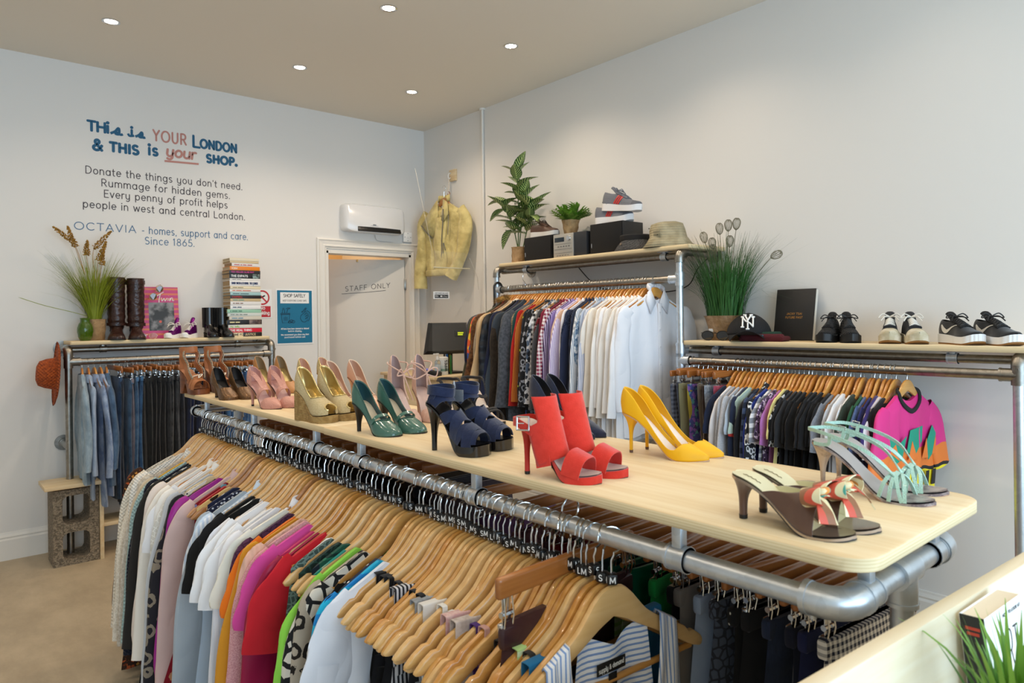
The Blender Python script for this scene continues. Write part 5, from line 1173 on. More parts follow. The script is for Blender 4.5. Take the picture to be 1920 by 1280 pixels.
# --- red cuff sandals
M_R = SUEDE('#d8382a', '#cf3323'); M_RL = mat('#c9321f', .55); M_RIN = mat('#cdbfb6', .6)
def red_sandal(hl, to, lb, side):
    t, L = shoe('heeled_sandal', lb, 'red cuff sandals', hl, to, Z0); la = Last(L, .100, .014, 'almond', .92, H=[(0, .05), (.3, .055), (.5, .05), (.7, .046), (.8, .04), (.95, .02), (1, .012)])
    sh_sole(la, M_R, t, lambda q: .005 + .011 * sstep(q, .4, .62), .0012); sh_insole(la, M_RIN, t)
    m = MB(); sh_sole(la, mat('#2a1c18', .6), t, lambda q: .0026, .0, top=-.0158, name='outsole', t0=.45)
    sh_heel(la, mat('#c22f22', .6), t, .018, .0054, .2, M_TIP, 4.4, .005, rx=.0058)
    sh_band(la, 'toe_strap', [(.73, 0), (.765, 45), (.785, 90), (.765, 135), (.73, 180)], .040, M_R, t, .0015, .002)
    def cuff(fi, v):       # v 0 low instep .. 1 top of the cuff
        y = lerp(.118, .084, v ** .85); zc_ = lerp(.050, .168, v); rx = lerp(.034, .043, v); ry = lerp(.046, .050, v); back = .5 * rx
        return V((rx * sin(fi), y - ry + ry * cos(fi), zc_ - (1 - cos(fi)) * .012 * (1 - v)))
    rows = []
    for j in range(25):
        v = j / 24; fm = lerp(1.72, 1.15, sstep(v, .50, .60)); drop = lerp(.010, 0, sstep(v, 0, .5))
        rows.append([cuff(fm * (i / 12 - 1), v) + V((0, 0, -drop * abs(i / 12 - 1) ** 1.5)) for i in range(25)])
    m = MB(); m.grid(rows); me = m.data('ankle_cuff', [M_R, M_BLACK], angle=70); o = put('ankle_cuff', me, t); md = o.modifiers.new('thickness', 'SOLIDIFY'); md.thickness = .002; md.offset = 0
    # straps from the cuff sides down to the insole edge
    for s in (1, -1): strap3('side_strap', [cuff(s * 1.35, .05) + V((0, 0, -.02)), V((s * .026, .066, .074)), V((s * .0225, .062, .066))], V((s, 0, .1)), .034, .0022, M_R, t)
    P = [cuff(f, .42) * 1.0 for f in (-1.55, -1.9)]; zs_ = .125
    strap3('ankle_strap', [cuff(-1.5, .44), V((-.034, .018, .112)), V((-.018, -.003, .112)), V((.018, -.003, .112)), V((.034, .018, .112)), cuff(1.5, .44)], [V((-1, .2, 0)), V((-1, -.4, 0)), V((-.5, -1, 0)), V((.5, -1, 0)), V((1, -.4, 0)), V((1, .2, 0))], .018, .002, M_R, t)
    buckle(t, (-.0425, .036, .113), (.25, 1, 0), (.05, 0, 1), .026, .027, .0019, M_CHROME); buckle(t, (.0425, .036, .113), (-.25, 1, 0), (-.05, 0, 1), .026, .027, .0019, M_CHROME)
red_sandal((.969, 1.106), (1.020, .922), 'red suede cuff sandal with square buckle, nearer the table edge', -1); red_sandal((1.049, 1.108), (1.099, .921), 'red suede cuff sandal partly hidden behind its twin', 1)
# --- navy pumps behind the red pair
M_NV = SUEDE('#2b3148', '#232839')
for hl, to, lb in (((1.335, 1.47), (1.375, 1.265), 'navy suede pump with black lining, left of the two behind the red sandals'), ((1.393, 1.465), (1.418, 1.262), 'navy suede pump with black lining, right of the two behind the red sandals')):
    t, L = shoe('stiletto_pump', lb, 'navy suede pumps', hl, to, Z0); stiletto(t, L, .105, M_NV, mat('#16171c', .5), mat('#b98f6c', .6), M_NV, M_TIP, sole='#1a1a1e')
# --- navy strappy platforms
M_NS = SUEDE('#202b49', '#1a2340'); M_PAT = mat('#0c0c0e', .12, coat=.5)
def navy_platform(hl, to, lb, tagged):
    t, L = shoe('platform_sandal', lb, 'navy platform sandals', hl, to, Z0); la = Last(L, .098, .024, 'round', .95, H=[(0, .045), (.2, .055), (.4, .056), (.55, .054), (.7, .048), (.85, .034), (1, .018)])
    sh_sole(la, M_PAT, t, lambda q: .006 + .0195 * sstep(q, .38, .6), .0022); sh_insole(la, mat('#171310', .3), t); sh_heel(la, M_PAT, t, .016, .0068, .22, None, 3.0, .005)
    for pts, w in (([(.60, 0), (.70, 50), (.78, 100), (.80, 180)], .026), ([(.80, 0), (.78, 80), (.70, 130), (.60, 180)], .026), ([(.36, 0), (.50, 50), (.58, 100), (.56, 180)], .028), ([(.56, 0), (.58, 80), (.50, 130), (.36, 180)], .028), ([(.90, 10), (.885, 90), (.90, 170)], .013), ([(.20, 8), (.34, 62), (.38, 90), (.34, 118), (.20, 172)], .024)): sh_band(la, 'suede_strap', pts, w, M_NS, t, .0018, .0022)
    z_ = .146; strap3('ankle_strap', [V((0, .075, z_)), V((-.030, .055, z_ + .006)), V((-.031, .025, z_ + .008)), V((0, .002, z_ + .006)), V((.031, .025, z_ + .008)), V((.030, .055, z_ + .006))], None, .022, .0022, M_NS, t, closed=True)
    for s in (-1, 1): strap3('heel_strap', [V((s * .024, .02, .118)), V((s * .030, .03, .134)), V((s * .031, .04, .148))], V((s, 0, 0)), .016, .002, M_NS, t)
    if tagged:
        m = MB(); m.rbox((-.037, .055, .135), (.0012, .05, .03), .0004); o = m.build('plastic_tag', mat('#dfe7ee', .12, trans=.85), t); m = MB(); m.tube([(-.035, .05, .15), (-.037, .052, .172), (-.034, .058, .155)], .0007, 5); m.build('tag_loop', mat('#dfe7ee', .3), t)
navy_platform((.978, 1.462), (1.032, 1.295), 'navy suede strappy platform sandal with a clear tag, nearer the table edge', True); navy_platform((1.063, 1.475), (1.122, 1.315), 'navy suede strappy platform sandal behind the tagged one', False)
# --- black and nude strappy sandals behind them
M_BR = mat('#1e1d20', .6, bump=('voro', 420, .8))
for hl, to, lb in (((1.300, 1.86), (1.283, 1.655), 'nude sandal with black braided straps, left of its pair'), ((1.385, 1.845), (1.365, 1.64), 'nude sandal with black braided straps, right of its pair')):
    t, L = shoe('heeled_sandal', lb, 'black braided sandals', hl, to, Z0); la = Last(L, .095, .004, 'almond', .95, H=[(0, .04), (.3, .05), (.6, .045), (.8, .036), (1, .012)])
    sh_sole(la, M_BLACK, t, lambda q: .005, .001); sh_insole(la, mat('#e9cfb9', .5), t); sh_heel(la, M_BLACK, t, .016, .005, .2, None)
    for pts, w in (([(.78, 0), (.80, 90), (.78, 180)], .009), ([(.62, 0), (.72, 90), (.80, 180)], .009), ([(.80, 0), (.72, 90), (.62, 180)], .009), ([(.40, 0), (.46, 60), (.5, 90), (.46, 120), (.40, 180)], .010)): sh_band(la, 'braided_strap', pts, w, M_BR, t, .001, .004)
    strap3('slingback_strap', [la.P(.42, 0), V((.034, .05, .125)), V((.028, .012, .132)), V((0, -.006, .134)), V((-.028, .012, .132)), V((-.034, .05, .125)), la.P(.42, pi)], None, .009, .004, M_BR, t)
# --- green patent court shoes
M_GR = mat('#40695c', .22, 0, None, ('noise', 90, .08), .5, coat=.5); M_GRL = mat('#2e5157', .25)
for hl, to, lb in (((.988, 1.868), (1.024, 1.687), 'bottle green patent court shoe with strap, nearer the table edge'), ((1.070, 1.864), (1.105, 1.683), 'bottle green patent court shoe with strap, second of the pair')):
    t, L = shoe('court_shoe', lb, 'green court shoes', hl, to, Z0); la = stiletto(t, L + .006, .088, M_GR, M_GRL, mat('#c9b79b', .5), mat('#15110f', .3), None, 'almond', ws=.97, r=.0062, pw=2.6, sole='#191614', th=[(0, 1.18), (.06, 1.1), (.2, .84), (.38, .62), (.52, .60), (.62, .78), (.675, 1.2), (.695, 1.5708), (1, 1.5708)])
    sh_band(la, 'instep_strap', [(.56, 20), (.61, 50), (.635, 90), (.61, 130), (.56, 160)], .010, M_GR, t, .0035, .0022); topline(la, t, mat('#355a50', .3), .0012, 0, .694)
    m = MB()
    for i in range(26): q = .06 + .5 * i / 25; m.ball(la.P(q, la.thf(q) * .84, .0004), .0011, 6); m.ball(la.P(q, pi - la.thf(q) * .84, .0004), .0011, 6)
    m.build('brogue_dots', mat('#15201e', .6), t)
# --- gold trimmed espadrille wedges
M_WD = mat('#c9b78e', .85, pat=('noise', '#b9a478', 300)); M_GO = mat('#d8c184', .28, .75); M_ROPE = mat('#b9985f', .9, pat=('noise', '#9c7a45', 60), bump=('rib', 1400, .5, 2))
for hl, to, lb in (((.975, 2.235), (1.010, 2.062), 'beige peep-toe espadrille wedge with gold trim, nearer the table edge'), ((1.055, 2.235), (1.088, 2.064), 'beige peep-toe espadrille wedge with gold trim, second of the pair')):
    t, L = shoe('wedge_shoe', lb, 'espadrille wedges', hl, to, Z0); la = Last(L, .078, .024, 'round', .98, H=[(0, .075), (.15, .072), (.3, .062), (.45, .056), (.58, .056), (.7, .05), (.85, .038), (.95, .026), (1, .018)], th=[(0, 1.22), (.06, 1.14), (.2, .9), (.38, .74), (.54, .8), (.62, 1.1), (.665, 1.5708), (.88, 1.5708), (.92, 1.15), (.96, .8), (1, .6)])
    sh_upper(la, 'upper', [M_WD, M_GO], t, t1=.985); sh_insole(la, M_GO, t); sh_wedge(la, M_ROPE, t, .003); topline(la, t, M_GO, .0022, 0, .664)
    A = ts(.885, .985, 10); m = MB(); m.tube([la.P(q, min(la.thf(q), pi / 2), .001) for q in A[::-1]] + [la.P(q, pi - min(la.thf(q), pi / 2), .001) for q in A], .0024, 6); m.build('toe_binding', M_GO, t)
    m = MB(); m.lathe([(0, .0), (.013, 0)], (0, L * .2, la.z(.2) + .004), 16); m.build('insole_label', mat('#e8dfc8', .5), t)
# --- dusty pink open pumps
M_PK = mat('#c98f80', .38, 0, None, ('crease', 60, .3), .5); M_PKI = mat('#d8aaa2', .35)
for hl, to, lb in (((.985, 2.715), (1.027, 2.520), 'dusty pink pointed pump with cut-out sides, nearer the table edge'), ((1.062, 2.700), (1.088, 2.508), 'dusty pink pointed pump with cut-out sides, second of the pair')):
    t, L = shoe('cut_out_pump', lb, 'dusty pink pumps', hl, to, Z0); la = Last(L, .092, 0, 'point', .98)
    sh_upper(la, 'toe_vamp', [M_PK, M_PKI], t, t0=.60, thf=curve([(.6, .2), (.64, .55), (.68, 1.05), (.715, 1.5708), (1, 1.5708)])); sh_upper(la, 'heel_counter', [M_PK, M_PKI], t, t1=.24, n=24, thf=curve([(0, 1.25), (.1, 1.15), (.17, .95), (.22, .55), (.24, .1)]))
    sh_insole(la, M_PKI, t); sh_sole(la, mat('#3a2a27', .5), t); sh_heel(la, M_PK, t, .016, .005, .2, M_TIP)
    for s in (0, 180): sh_band(la, 'side_strap', [(.17, abs(s - 46)), (.28, abs(s - 62)), (.40, abs(s - 78)), (.50, abs(s - 84))], .017, M_PK, t, .001, .0018)
    sh_band(la, 'instep_strap', [(.44, 0), (.48, 40), (.50, 90), (.48, 140), (.44, 180)], .018, M_PK, t, .0015, .002)
# --- bronze glitter pumps
M_BG = mat('#33241a', .35, .5, ('glitter', '#86613a', 900), None, .5)
for hl, to, lb in (((.985, 3.135), (1.008, 2.972), 'bronze glitter pump with black lining, nearer the table edge'), ((1.052, 3.11), (1.074, 2.940), 'bronze glitter pump with black lining, half hidden by the pink pair')):
    t, L = shoe('glitter_pump', lb, 'bronze glitter pumps', hl, to, Z0); stiletto(t, L + .01, .07, M_BG, mat('#141314', .6), mat('#1b1a1a', .5), M_BG, M_TIP, 'round', ws=.95, r=.007, pw=2.6, sole='#6b4a30')
# --- tan gladiator wedges at the far end
M_TN = mat('#a5673c', .55, bump=('noise', 200, .1)); M_WOODS = mat('#7a431f', .4, pat=('wood', '#5e3015', 1, 1.5)); M_ST = mat('#d9c7ab', .6, pat=('stripe', '#3a261a', 160, 2, .5))
for hl, to, lb in (((.948, 3.46), (.992, 3.30), 'tan leather gladiator wedge at the far corner of the table'), ((1.055, 3.45), (1.092, 3.285), 'tan leather gladiator wedge, second of the pair at the far end')):
    t, L = shoe('gladiator_wedge', lb, 'tan gladiator wedges', hl, to, Z0); la = Last(L, .085, .022, 'round', .95, H=[(0, .05), (.3, .06), (.55, .055), (.8, .042), (1, .016)])
    sh_sole(la, M_WOODS, t, lambda q: .02, .002, flat=lambda q: 0.0 if q > .45 or q < .24 else lerp(0, .045, sin((q - .24) / .21 * pi))); sh_insole(la, M_TN, t)
    for pts, w in (([(.78, 0), (.80, 90), (.78, 180)], .022), ([(.62, 0), (.70, 90), (.62, 180)], .016), ([(.48, 0), (.60, 90), (.48, 180)], .016)): sh_band(la, 'toe_band', pts, w, M_TN, t, .0015, .002)
    # shaped side panels rising to an ankle cuff
    for s in (1, -1):
        strap3('side_panel', [V((s * .026, .10, .06)), V((s * .033, .085, .10)), V((s * .024, .058, .135)), V((s * .036, .05, .17)), V((s * .032, .045, .195))], V((s, .2, 0)), .034, .0022, M_TN, t); strap3('stitched_edge', [V((s * .029, .118, .07)), V((s * .036, .103, .105)), V((s * .027, .076, .138)), V((s * .039, .066, .17)), V((s * .035, .06, .195))], V((s, .2, 0)), .009, .003, M_ST, t)
    strap3('ankle_cuff', [V((0, .085, .205)), V((-.034, .055, .198)), V((-.03, .015, .196)), V((0, -.004, .20)), V((.03, .015, .196)), V((.034, .055, .198))], None, .026, .0024, M_TN, t, closed=True)
    strap3('heel_panel', [V((0, -.006, .105)), V((0, -.012, .15)), V((0, -.006, .20))], V((0, -1, 0)), .03, .002, M_TN, t)
    m = MB(); m.tube(spline([(-.03, .10, .075), (0, .125, .085), (.01, .135, .075), (-.01, .13, .09), (.03, .105, .078)], 6), .0022, 6); m.build('tie_lace', mat('#e3d8c6', .5), t)
# --- tan peep-toe pumps, gold glitter pumps, nude pumps (back row)
M_TP = mat('#b07a45', .45); M_GG = mat('#b89a5a', .3, .7, ('glitter', '#f1dca4', 800), None, .5); M_ND = mat('#d3a488', .3)
for hl, to, lb in (((1.205, 3.24), (1.23, 3.055), 'tan leather pump with gold insole, left of the pair in the back row'), ((1.290, 3.20), (1.312, 3.015), 'tan leather pump with gold insole, right of the pair in the back row')):
    t, L = shoe('peep_toe_pump', lb, 'tan pumps', hl, to, Z0); stiletto(t, L, .105, M_TP, mat('#8f7a5c', .5), M_GO, M_TP, M_TIP, 'almond', t1=.965, sole='#5b3a20', r=.006)
for hl, to, lb in (((1.172, 2.675), (1.185, 2.48), 'gold glitter stiletto pump, left of the pair in the back row'), ((1.255, 2.672), (1.268, 2.475), 'gold glitter stiletto pump, right of the pair in the back row')):
    t, L = shoe('glitter_pump', lb, 'gold glitter pumps', hl, to, Z0); stiletto(t, L, .118, M_GG, mat('#d1a58d', .5), M_NUDE, M_GG, M_TIP, 'point', sole='#7a5d3a')
for hl, to, lb in (((1.150, 2.385), (1.185, 2.185), 'nude patent stiletto pump, left of the pair behind the wedges'), ((1.240, 2.385), (1.275, 2.185), 'nude patent stiletto pump, right of the pair behind the wedges')):
    t, L = shoe('stiletto_pump', lb, 'nude pumps', hl, to, Z0); la = stiletto(t, L, .118, M_ND, mat('#cda68f', .45), mat('#d9b79f', .5), M_ND, M_TIP, 'almond', sole='#8a5f48'); topline(la, t, mat('#e4cdb4', .4), .0013)
# --- blush ankle-tie heels
M_BL = SUEDE('#d6b09e', '#c9a18e'); M_BLL = mat('#b49c98', .8)
for hl, to, lb, s in (((1.205, 2.02), (1.178, 1.82), 'blush suede tie heel, left of the pair behind the green shoes', -1), ((1.290, 2.00), (1.245, 1.80), 'blush suede tie heel with looped laces, right of its pair', 1)):
    t, L = shoe('tie_heel', lb, 'blush tie heels', hl, to, Z0); la = Last(L, .098, 0, 'point', .97)
    sh_upper(la, 'toe_vamp', [M_BL, M_BLL], t, t0=.56, thf=curve([(.56, .15), (.62, .6), (.67, 1.1), (.70, 1.5708), (1, 1.5708)])); hc = Last(L, .098, 0, 'point', .97, H=[(0, .115), (.12, .112), (.25, .075), (.3, .05), (1, .03)])
    sh_upper(hc, 'heel_counter', [M_BL, M_BLL], t, t1=.3, n=26, thf=curve([(0, 1.36), (.08, 1.3), (.16, 1.05), (.24, .6), (.3, .1)])); sh_insole(la, mat('#d6b8ae', .5), t); sh_sole(la, mat('#7d5a50', .5), t); sh_heel(la, M_BL, t, .016, .005, .2, M_TIP)
    m = MB(); zt = .198
    m.tube(spline([(-.020, .012, zt - .01), (-.034, .05, zt - .015), (-.012, .085, zt - .035), (0, .092, zt - .045), (.012, .085, zt - .035), (.034, .05, zt - .015), (.020, .012, zt - .01)], 7), .0022, 6)
    m.tube(spline([(0, .092, zt - .045), (.02, .10, zt - .02), (.05, .09, zt - .012), (.06, .075, zt - .035), (.04, .085, zt - .065), (0, .094, zt - .048)] if s > 0 else [(0, .092, zt - .045), (.012, .1, zt - .03), (.022, .095, zt - .05), (0, .094, zt - .048)], 8), .0024, 6); m.tube(spline([(0, .092, zt - .045), (-.02, .10, zt - .03), (-.04, .09, zt - .035), (-.035, .085, zt - .06), (0, .094, zt - .05)], 8), .0024, 6)
    m.tube(spline([(0, .094, zt - .046), (.004, .11, zt - .09), (.002, .135, zt - .125)], 6), .0022, 6); m.tube(spline([(0, .094, zt - .046), (-.008, .105, zt - .08), (-.02, .12, zt - .13)], 6), .0022, 6); m.build('tie_lace', M_BL, t)
# --- brown satin mules with checked bows
M_BW = mat('#5b3d2c', .42, 0, None, ('noise', 200, .06), .5, sheen=.3); M_GI = mat('#e0d8b2', .38, .12); M_SV = mat('#b6a79a', .25, .8); M_BOW = mat('#c8563a', .35, 0, ('multi', '#c8503a,#e2d9b0,#4fa596,#d98a3a,#d7c79a,#8a5a3a', 24, (.75, .5, .45)), None, .4)
def mule(hl, to, lb):
    t, L = shoe('kitten_mule', lb, 'bow mules', hl, to, Z0); la = Last(L + .006, .068, .004, 'almond', .97, H=[(0, .03), (.3, .04), (.45, .05), (.6, .05), (.75, .042), (.9, .024), (1, .01)])
    sh_sole(la, M_SV, t, lambda q: .0045, .0012); sh_insole(la, M_GI, t, t1=.70); sh_insole(la, M_SV, t, t0=.69, t1=.985, up=.0016); sh_sole(la, mat('#1d1a1c', .5), t, lambda q: .002, .0014, top=-.0044, name='outsole', t0=.3)
    sh_heel(la, M_BW, t, .015, .0062, .2, M_TIP, 3.8, .004, rx=.007)
    sh_upper(la, 'vamp', [M_BW, M_GI], t, t0=.30, t1=.745, n=30, thf=curve([(.30, .02), (.38, .35), (.5, .80), (.58, 1.25), (.615, 1.5708), (.80, 1.5708)]))
    c = la.P(.715, pi / 2, .005); m = MB()
    def leaf(pts, w): P = spline(pts, 8); n_ = len(P); m.ribbon(P, [V((.1 + .5 * sin(i * .45), .45, 1)) for i in range(n_)], [w * (.28 + .9 * sin(pi * min(1, (i / (n_ - 1)) * .92 + .05)) ** .7) for i in range(n_)], .0022)
    for s, k in ((-1, 1.0), (1, .8)):      # striped tails and loops
        P = spline([c, c + V((s * .020, .010, .006)), c + V((s * .040 * k, .022, -.008)), c + V((s * .050 * k, .030, -.026))], 8); n_ = len(P); m.ribbon(P, [V((.25 * s, .7, .75)) for q in P], [lerp(.010, .034, i / (n_ - 1)) for i in range(n_)], .0016)
        P = spline([c, c + V((s * .014, -.002, .016)), c + V((s * .034, .002, .018)), c + V((s * .044, .006, .004)), c + V((s * .030, .008, -.006)), c + V((s * .006, .006, .002))], 8); n_ = len(P); N_ = [(P[min(i + 1, n_ - 1)] - P[max(i - 1, 0)]).cross(V((0, 1, .25))) for i in range(n_)]; m.ribbon(P, N_, [.012 + .018 * sin(pi * i / (n_ - 1)) for i in range(n_)], .0016)
    m.tube(spline([c + V((-.012, 0, .006)), c + V((-.004, .012, .012)), c + V((.012, .008, .012)), c + V((.008, -.01, .010)), c + V((-.012, -.004, .006))], 6), .0055, 8); m.ball(c + V((0, .002, .008)), .0105, 10, sc=(1, 1, .8)); m.build('checked_bow', M_BOW, t, angle=60)
    m = MB(); m.tube([V((.004 + .002 * sin(i * 1.9), L * (.10 + .012 * i), la.z(.10 + .012 * i) + .0032)) for i in range(14)], .0006, 5); m.build('insole_lettering', mat('#7d6a45', .5), t)
mule((1.012, .624), (1.027, .444), 'brown satin mule with a checked bow, nearer the table edge'); mule((1.066, .620), (1.089, .434), 'brown satin mule with a checked bow, behind its twin')
# --- mint strappy snake-print sandals
M_SN = mat('#b5aaa6', .3, .25, ('snake', '#6f6268'), None, .5); M_MT = mat('#a9cdbb', .3, 0, None, ('voro', 500, .4), .5, coat=.3); M_IG = mat('#a49c98', .5)
def mint(hl, to, lb):
    t, L = shoe('heeled_sandal', lb, 'mint strappy sandals', hl, to, Z0); la = Last(L + .006, .085, .003, 'almond', .95, H=[(0, .03), (.3, .05), (.5, .05), (.65, .046), (.8, .036), (1, .012)])
    sh_sole(la, M_SN, t, lambda q: .005, .001); sh_insole(la, M_IG, t, t1=.72); sh_insole(la, M_SN, t, t0=.71, t1=.985); sh_heel(la, mat('#c0ac98', .35, .2, ('snake', '#9a8676')), t, .018, .0042, .2, mat('#b08a62', .5), 3.4, .004); sh_sole(la, mat('#b98d72', .6), t, lambda q: .0016, .0004, top=-.0049, name='outsole', t0=.3)
    for pts in ([(.62, 0), (.68, 60), (.74, 120), (.80, 178)], [(.80, 2), (.74, 60), (.68, 120), (.62, 180)], [(.70, 0), (.72, 90), (.70, 180)], [(.82, 2), (.80, 60), (.72, 110), (.66, 150), (.60, 180)]): sh_band(la, 'toe_strap', pts, .0062, M_MT, t, .001, .0022)
    for s in (-1, 1):
        a = la.P(.72, pi / 2 - s * .35, .002); strap3('slingback_strap', [a, V((s * .032, .118, .078)), V((s * .036, .075, .098)), V((s * .031, .025, .110)), V((s * .010, -.003, .110)), V((0, -.005, .110))], [V((0, .3, 1)), V((s, 0, .6)), V((s, 0, .1)), V((s, -.3, 0)), V((s * .4, -1, 0)), V((0, -1, 0))], .0062, .0022, M_MT, t)
        strap3('heel_loop', [V((s * .024, .012, la.z(.06))), V((s * .029, .040, .088)), V((s * .033, .045, .106))], V((s, 0, 0)), .0062, .002, M_MT, t)
    buckle(t, (-.0345, .04, .108), (0, 1, -.2), (0, .2, 1), .013, .012, .001, M_CHROME)
mint((1.300, .632), (1.309, .431), 'mint strappy sandal with snake-print sole, nearer the table end'); mint((1.375, .636), (1.402, .440), 'mint strappy sandal with snake-print sole, behind its twin')

# ================================================================ TRAINERS, BOOTS ON THE SHELVES
SNH = [(0, .074), (.12, .072), (.25, .072), (.4, .072), (.52, .066), (.62, .055), (.74, .043), (.86, .033), (.95, .024), (1, .014)]
def trainer(name, lb, group, heel, toe, z, up, lining, sole_m, lace_m, tongue_m, sole_t=.026, high=0.0, cap=None, stripes=None, outm=None, foxing=None, spring=.012, ws=1.0, toecap_t=.80, rot=None, swoosh=None, sock=False):
    t, L = shoe(name, lb, group, heel, toe, z)
    if rot: t.rotation_euler = (t.rotation_euler[0] + rot[0], t.rotation_euler[1] + rot[1], t.rotation_euler[2])
    H = [(a, b + high * max(0, 1 - a / .5) ** .7) for a, b in SNH]
    la = Last(L, .010, sole_t, 'round', ws * L / .265, H=[(a, b * L / .265) for a, b in H], th=[(0, 1.28), (.1, 1.2), (.24, 1.08), (.33, 1.13), (.40, 1.22), (.6, 1.24), (.64, 1.4), (.66, 1.5708), (1, 1.5708)], spring=spring)
    sh_upper(la, 'upper', [up, lining], t, thick=.004); sh_insole(la, lining, t)
    fl = lambda q: spring * .9 * max(0, (q - .78) / .22) ** 2
    sh_sole(la, sole_m, t, out=.005, flat=lambda q: fl(q) + (.006 if outm else 0), top=.008, name='midsole')
    if outm: sh_sole(la, outm, t, out=.0045, flat=fl, top=-sole_t + .007 - .0, name='outsole') if False else sh_sole(la, outm, t, thick=lambda q: .0, out=.004, flat=fl, top=-(sole_t - .008), name='outsole')
    rows = []
    for i in range(15):
        q = lerp(.68, .26, i / 14); up_ = .030 * sstep(.40 - q, 0, .14) + high * .3 * sstep(.40 - q, 0, .14); rows.append([la.P(q, radians(90 + a), -.001 + .004 * cos(radians(a))) + V((0, -up_ * .3, up_)) for a in range(-30, 31, 6)])
    m = MB(); m.grid(rows); o = m.build('tongue', tongue_m, t, angle=80); md = o.modifiers.new('thickness', 'SOLIDIFY'); md.thickness = .005; md.offset = 0
    m = MB(); prev = None
    for i in range(6):
        q = lerp(.64, .39, i / 5); a, b = la.P(q, radians(68), .004), la.P(q, radians(112), .004); mid = la.P(q, radians(90), .009); m.tube(spline([a, mid, b], 5), .0026, 6)
        if prev: m.tube(spline([prev[0], la.P(q + .02, radians(90), .010), b], 5), .0026, 6)
        prev = (a, b)
    top = la.P(.37, radians(90), .014)
    for s in (-1, 1): m.tube(spline([top, top + V((s * .028, .006, .014)), top + V((s * .045, .012, -.004)), top + V((s * .022, .012, .0)), top], 6), .0026, 6); m.tube(spline([top, top + V((s * .02, .02, .002)), top + V((s * .036, .035, -.018))], 6), .0025, 6)
    m.build('laces', lace_m, t)
    if cap:
        o = sh_upper(la, 'toe_cap', [cap, cap], t, t0=toecap_t, off=.0022, n=20, thick=.002)
    if stripes:
        for i in range(3):
            for s in (0, 180): sh_band(la, 'side_stripe', [(.36 + .055 * i, abs(s - 8)), (.42 + .055 * i, abs(s - 34)), (.47 + .05 * i, abs(s - 60))], .0095, stripes, t, .0022, .0015)
    if swoosh:
        for s in (0, 180): sh_band(la, 'side_mark', [(.16, abs(s - 40)), (.24, abs(s - 22)), (.34, abs(s - 20)), (.56, abs(s - 58))], .01, swoosh, t, .0025, .0014, wfun=lambda v: .003 + .016 * sin(pi * min(1, v * 1.0 + .08)) ** 1.5)
    if foxing: sh_sole(la, foxing, t, thick=lambda q: .0022, out=.0056, top=.0035, name='foxing_stripe')
    return t, la
M_BKN = mat('#131315', .85, bump=('weave', 700, .6)); M_BKR = mat('#101011', .5); M_CRM = mat('#ded8c6', .7, pat=('noise', '#bdb293', 18)); M_GUM = mat('#8a5f2c', .6); M_DGR = mat('#26282c', .8); M_WHS = mat('#eceef0', .5, bump=('rib', 500, .3)); M_BS = SUEDE('#151517', '#1b1b1e')
ZSH = 1.342 + .0003
trainer('running_trainer', 'all-black running trainer, left of the pair beside the black book', 'black running trainers', (3.515, 1.585), (3.265, 1.53), ZSH, M_BKN, M_BKR, M_BKR, M_BKR, M_BKN, .024, .012, cap=None, spring=.012)
trainer('running_trainer', 'all-black running trainer, right of the pair with a tall heel tab', 'black running trainers', (3.495, 1.53), (3.275, 1.40), ZSH, M_BKN, M_BKR, M_BKR, M_BKR, M_BKN, .024, .012, spring=.012)
M_LACE = mat('#e6e2d8', .8)
trainer('canvas_trainer', 'worn black canvas trainer with cream toe cap, left of the pair', 'canvas trainers', (3.515, 1.325), (3.265, 1.235), ZSH, M_DGR, M_BLACK, M_CRM, M_LACE, M_DGR, .026, .004, cap=M_CRM, outm=M_GUM, toecap_t=.76, spring=.014)
trainer('canvas_trainer', 'worn black canvas trainer with stained cream toe cap, right of the pair', 'canvas trainers', (3.495, 1.245), (3.27, 1.115), ZSH, M_DGR, M_BLACK, M_CRM, M_LACE, M_DGR, .026, .004, cap=M_CRM, outm=M_GUM, toecap_t=.76, spring=.014)
trainer('skate_trainer', 'black suede skate trainer with white sole, left of the last pair', 'skate trainers', (3.455, 1.085), (3.275, .895), ZSH, M_BS, M_BLACK, M_WHS, M_BKR, M_BKN, .026, 0, outm=M_GUM, swoosh=mat('#e4e0d6', .6), spring=.014)
trainer('skate_trainer', 'black suede skate trainer with white sole, rightmost on the wall shelf', 'skate trainers', (3.455, .955), (3.275, .765), ZSH, M_BS, M_BLACK, M_WHS, M_BKR, M_BKN, .026, 0, outm=M_GUM, swoosh=mat('#e4e0d6', .6), spring=.014)
# grey, white and red trainers on the speaker of the upper shelf
M_TW = mat('#e7e6e6', .6); M_TG = mat('#6d7078', .8, bump=('weave', 700, .4)); M_RED = mat('#c5241f', .5)
ZSP = 1.876 + .198 + .0006
trainer('sports_trainer', 'grey and white trainer with red stripes standing on the right speaker', 'red-striped trainers', (3.375, 3.065), (3.40, 2.785), ZSP, M_TG, M_TG, M_TW, M_TG, M_TG, .028, .006, cap=mat('#585b62', .7), stripes=M_RED, toecap_t=.84)
trainer('sports_trainer', 'grey and white trainer with red stripes stacked on top of the other', 'red-striped trainers', (3.375, 3.005), (3.395, 2.715), ZSP + .086, M_TG, M_TG, M_TW, M_TG, M_TG, .028, .006, cap=mat('#585b62', .7), stripes=M_RED, toecap_t=.84, rot=(radians(-7), 0))
# brown deck shoes on the left speaker
trainer('deck_shoe', 'brown leather deck shoe with white sole on the left speaker', None, (3.36, 3.675), (3.365, 3.415), 1.876 + .172 + .0006, LEATH('#4a2e1e', .5), mat('#6b4a35', .6), mat('#d9d6d0', .6), mat('#3a2619', .6), LEATH('#4a2e1e', .5), .02, -.008, spring=.006)
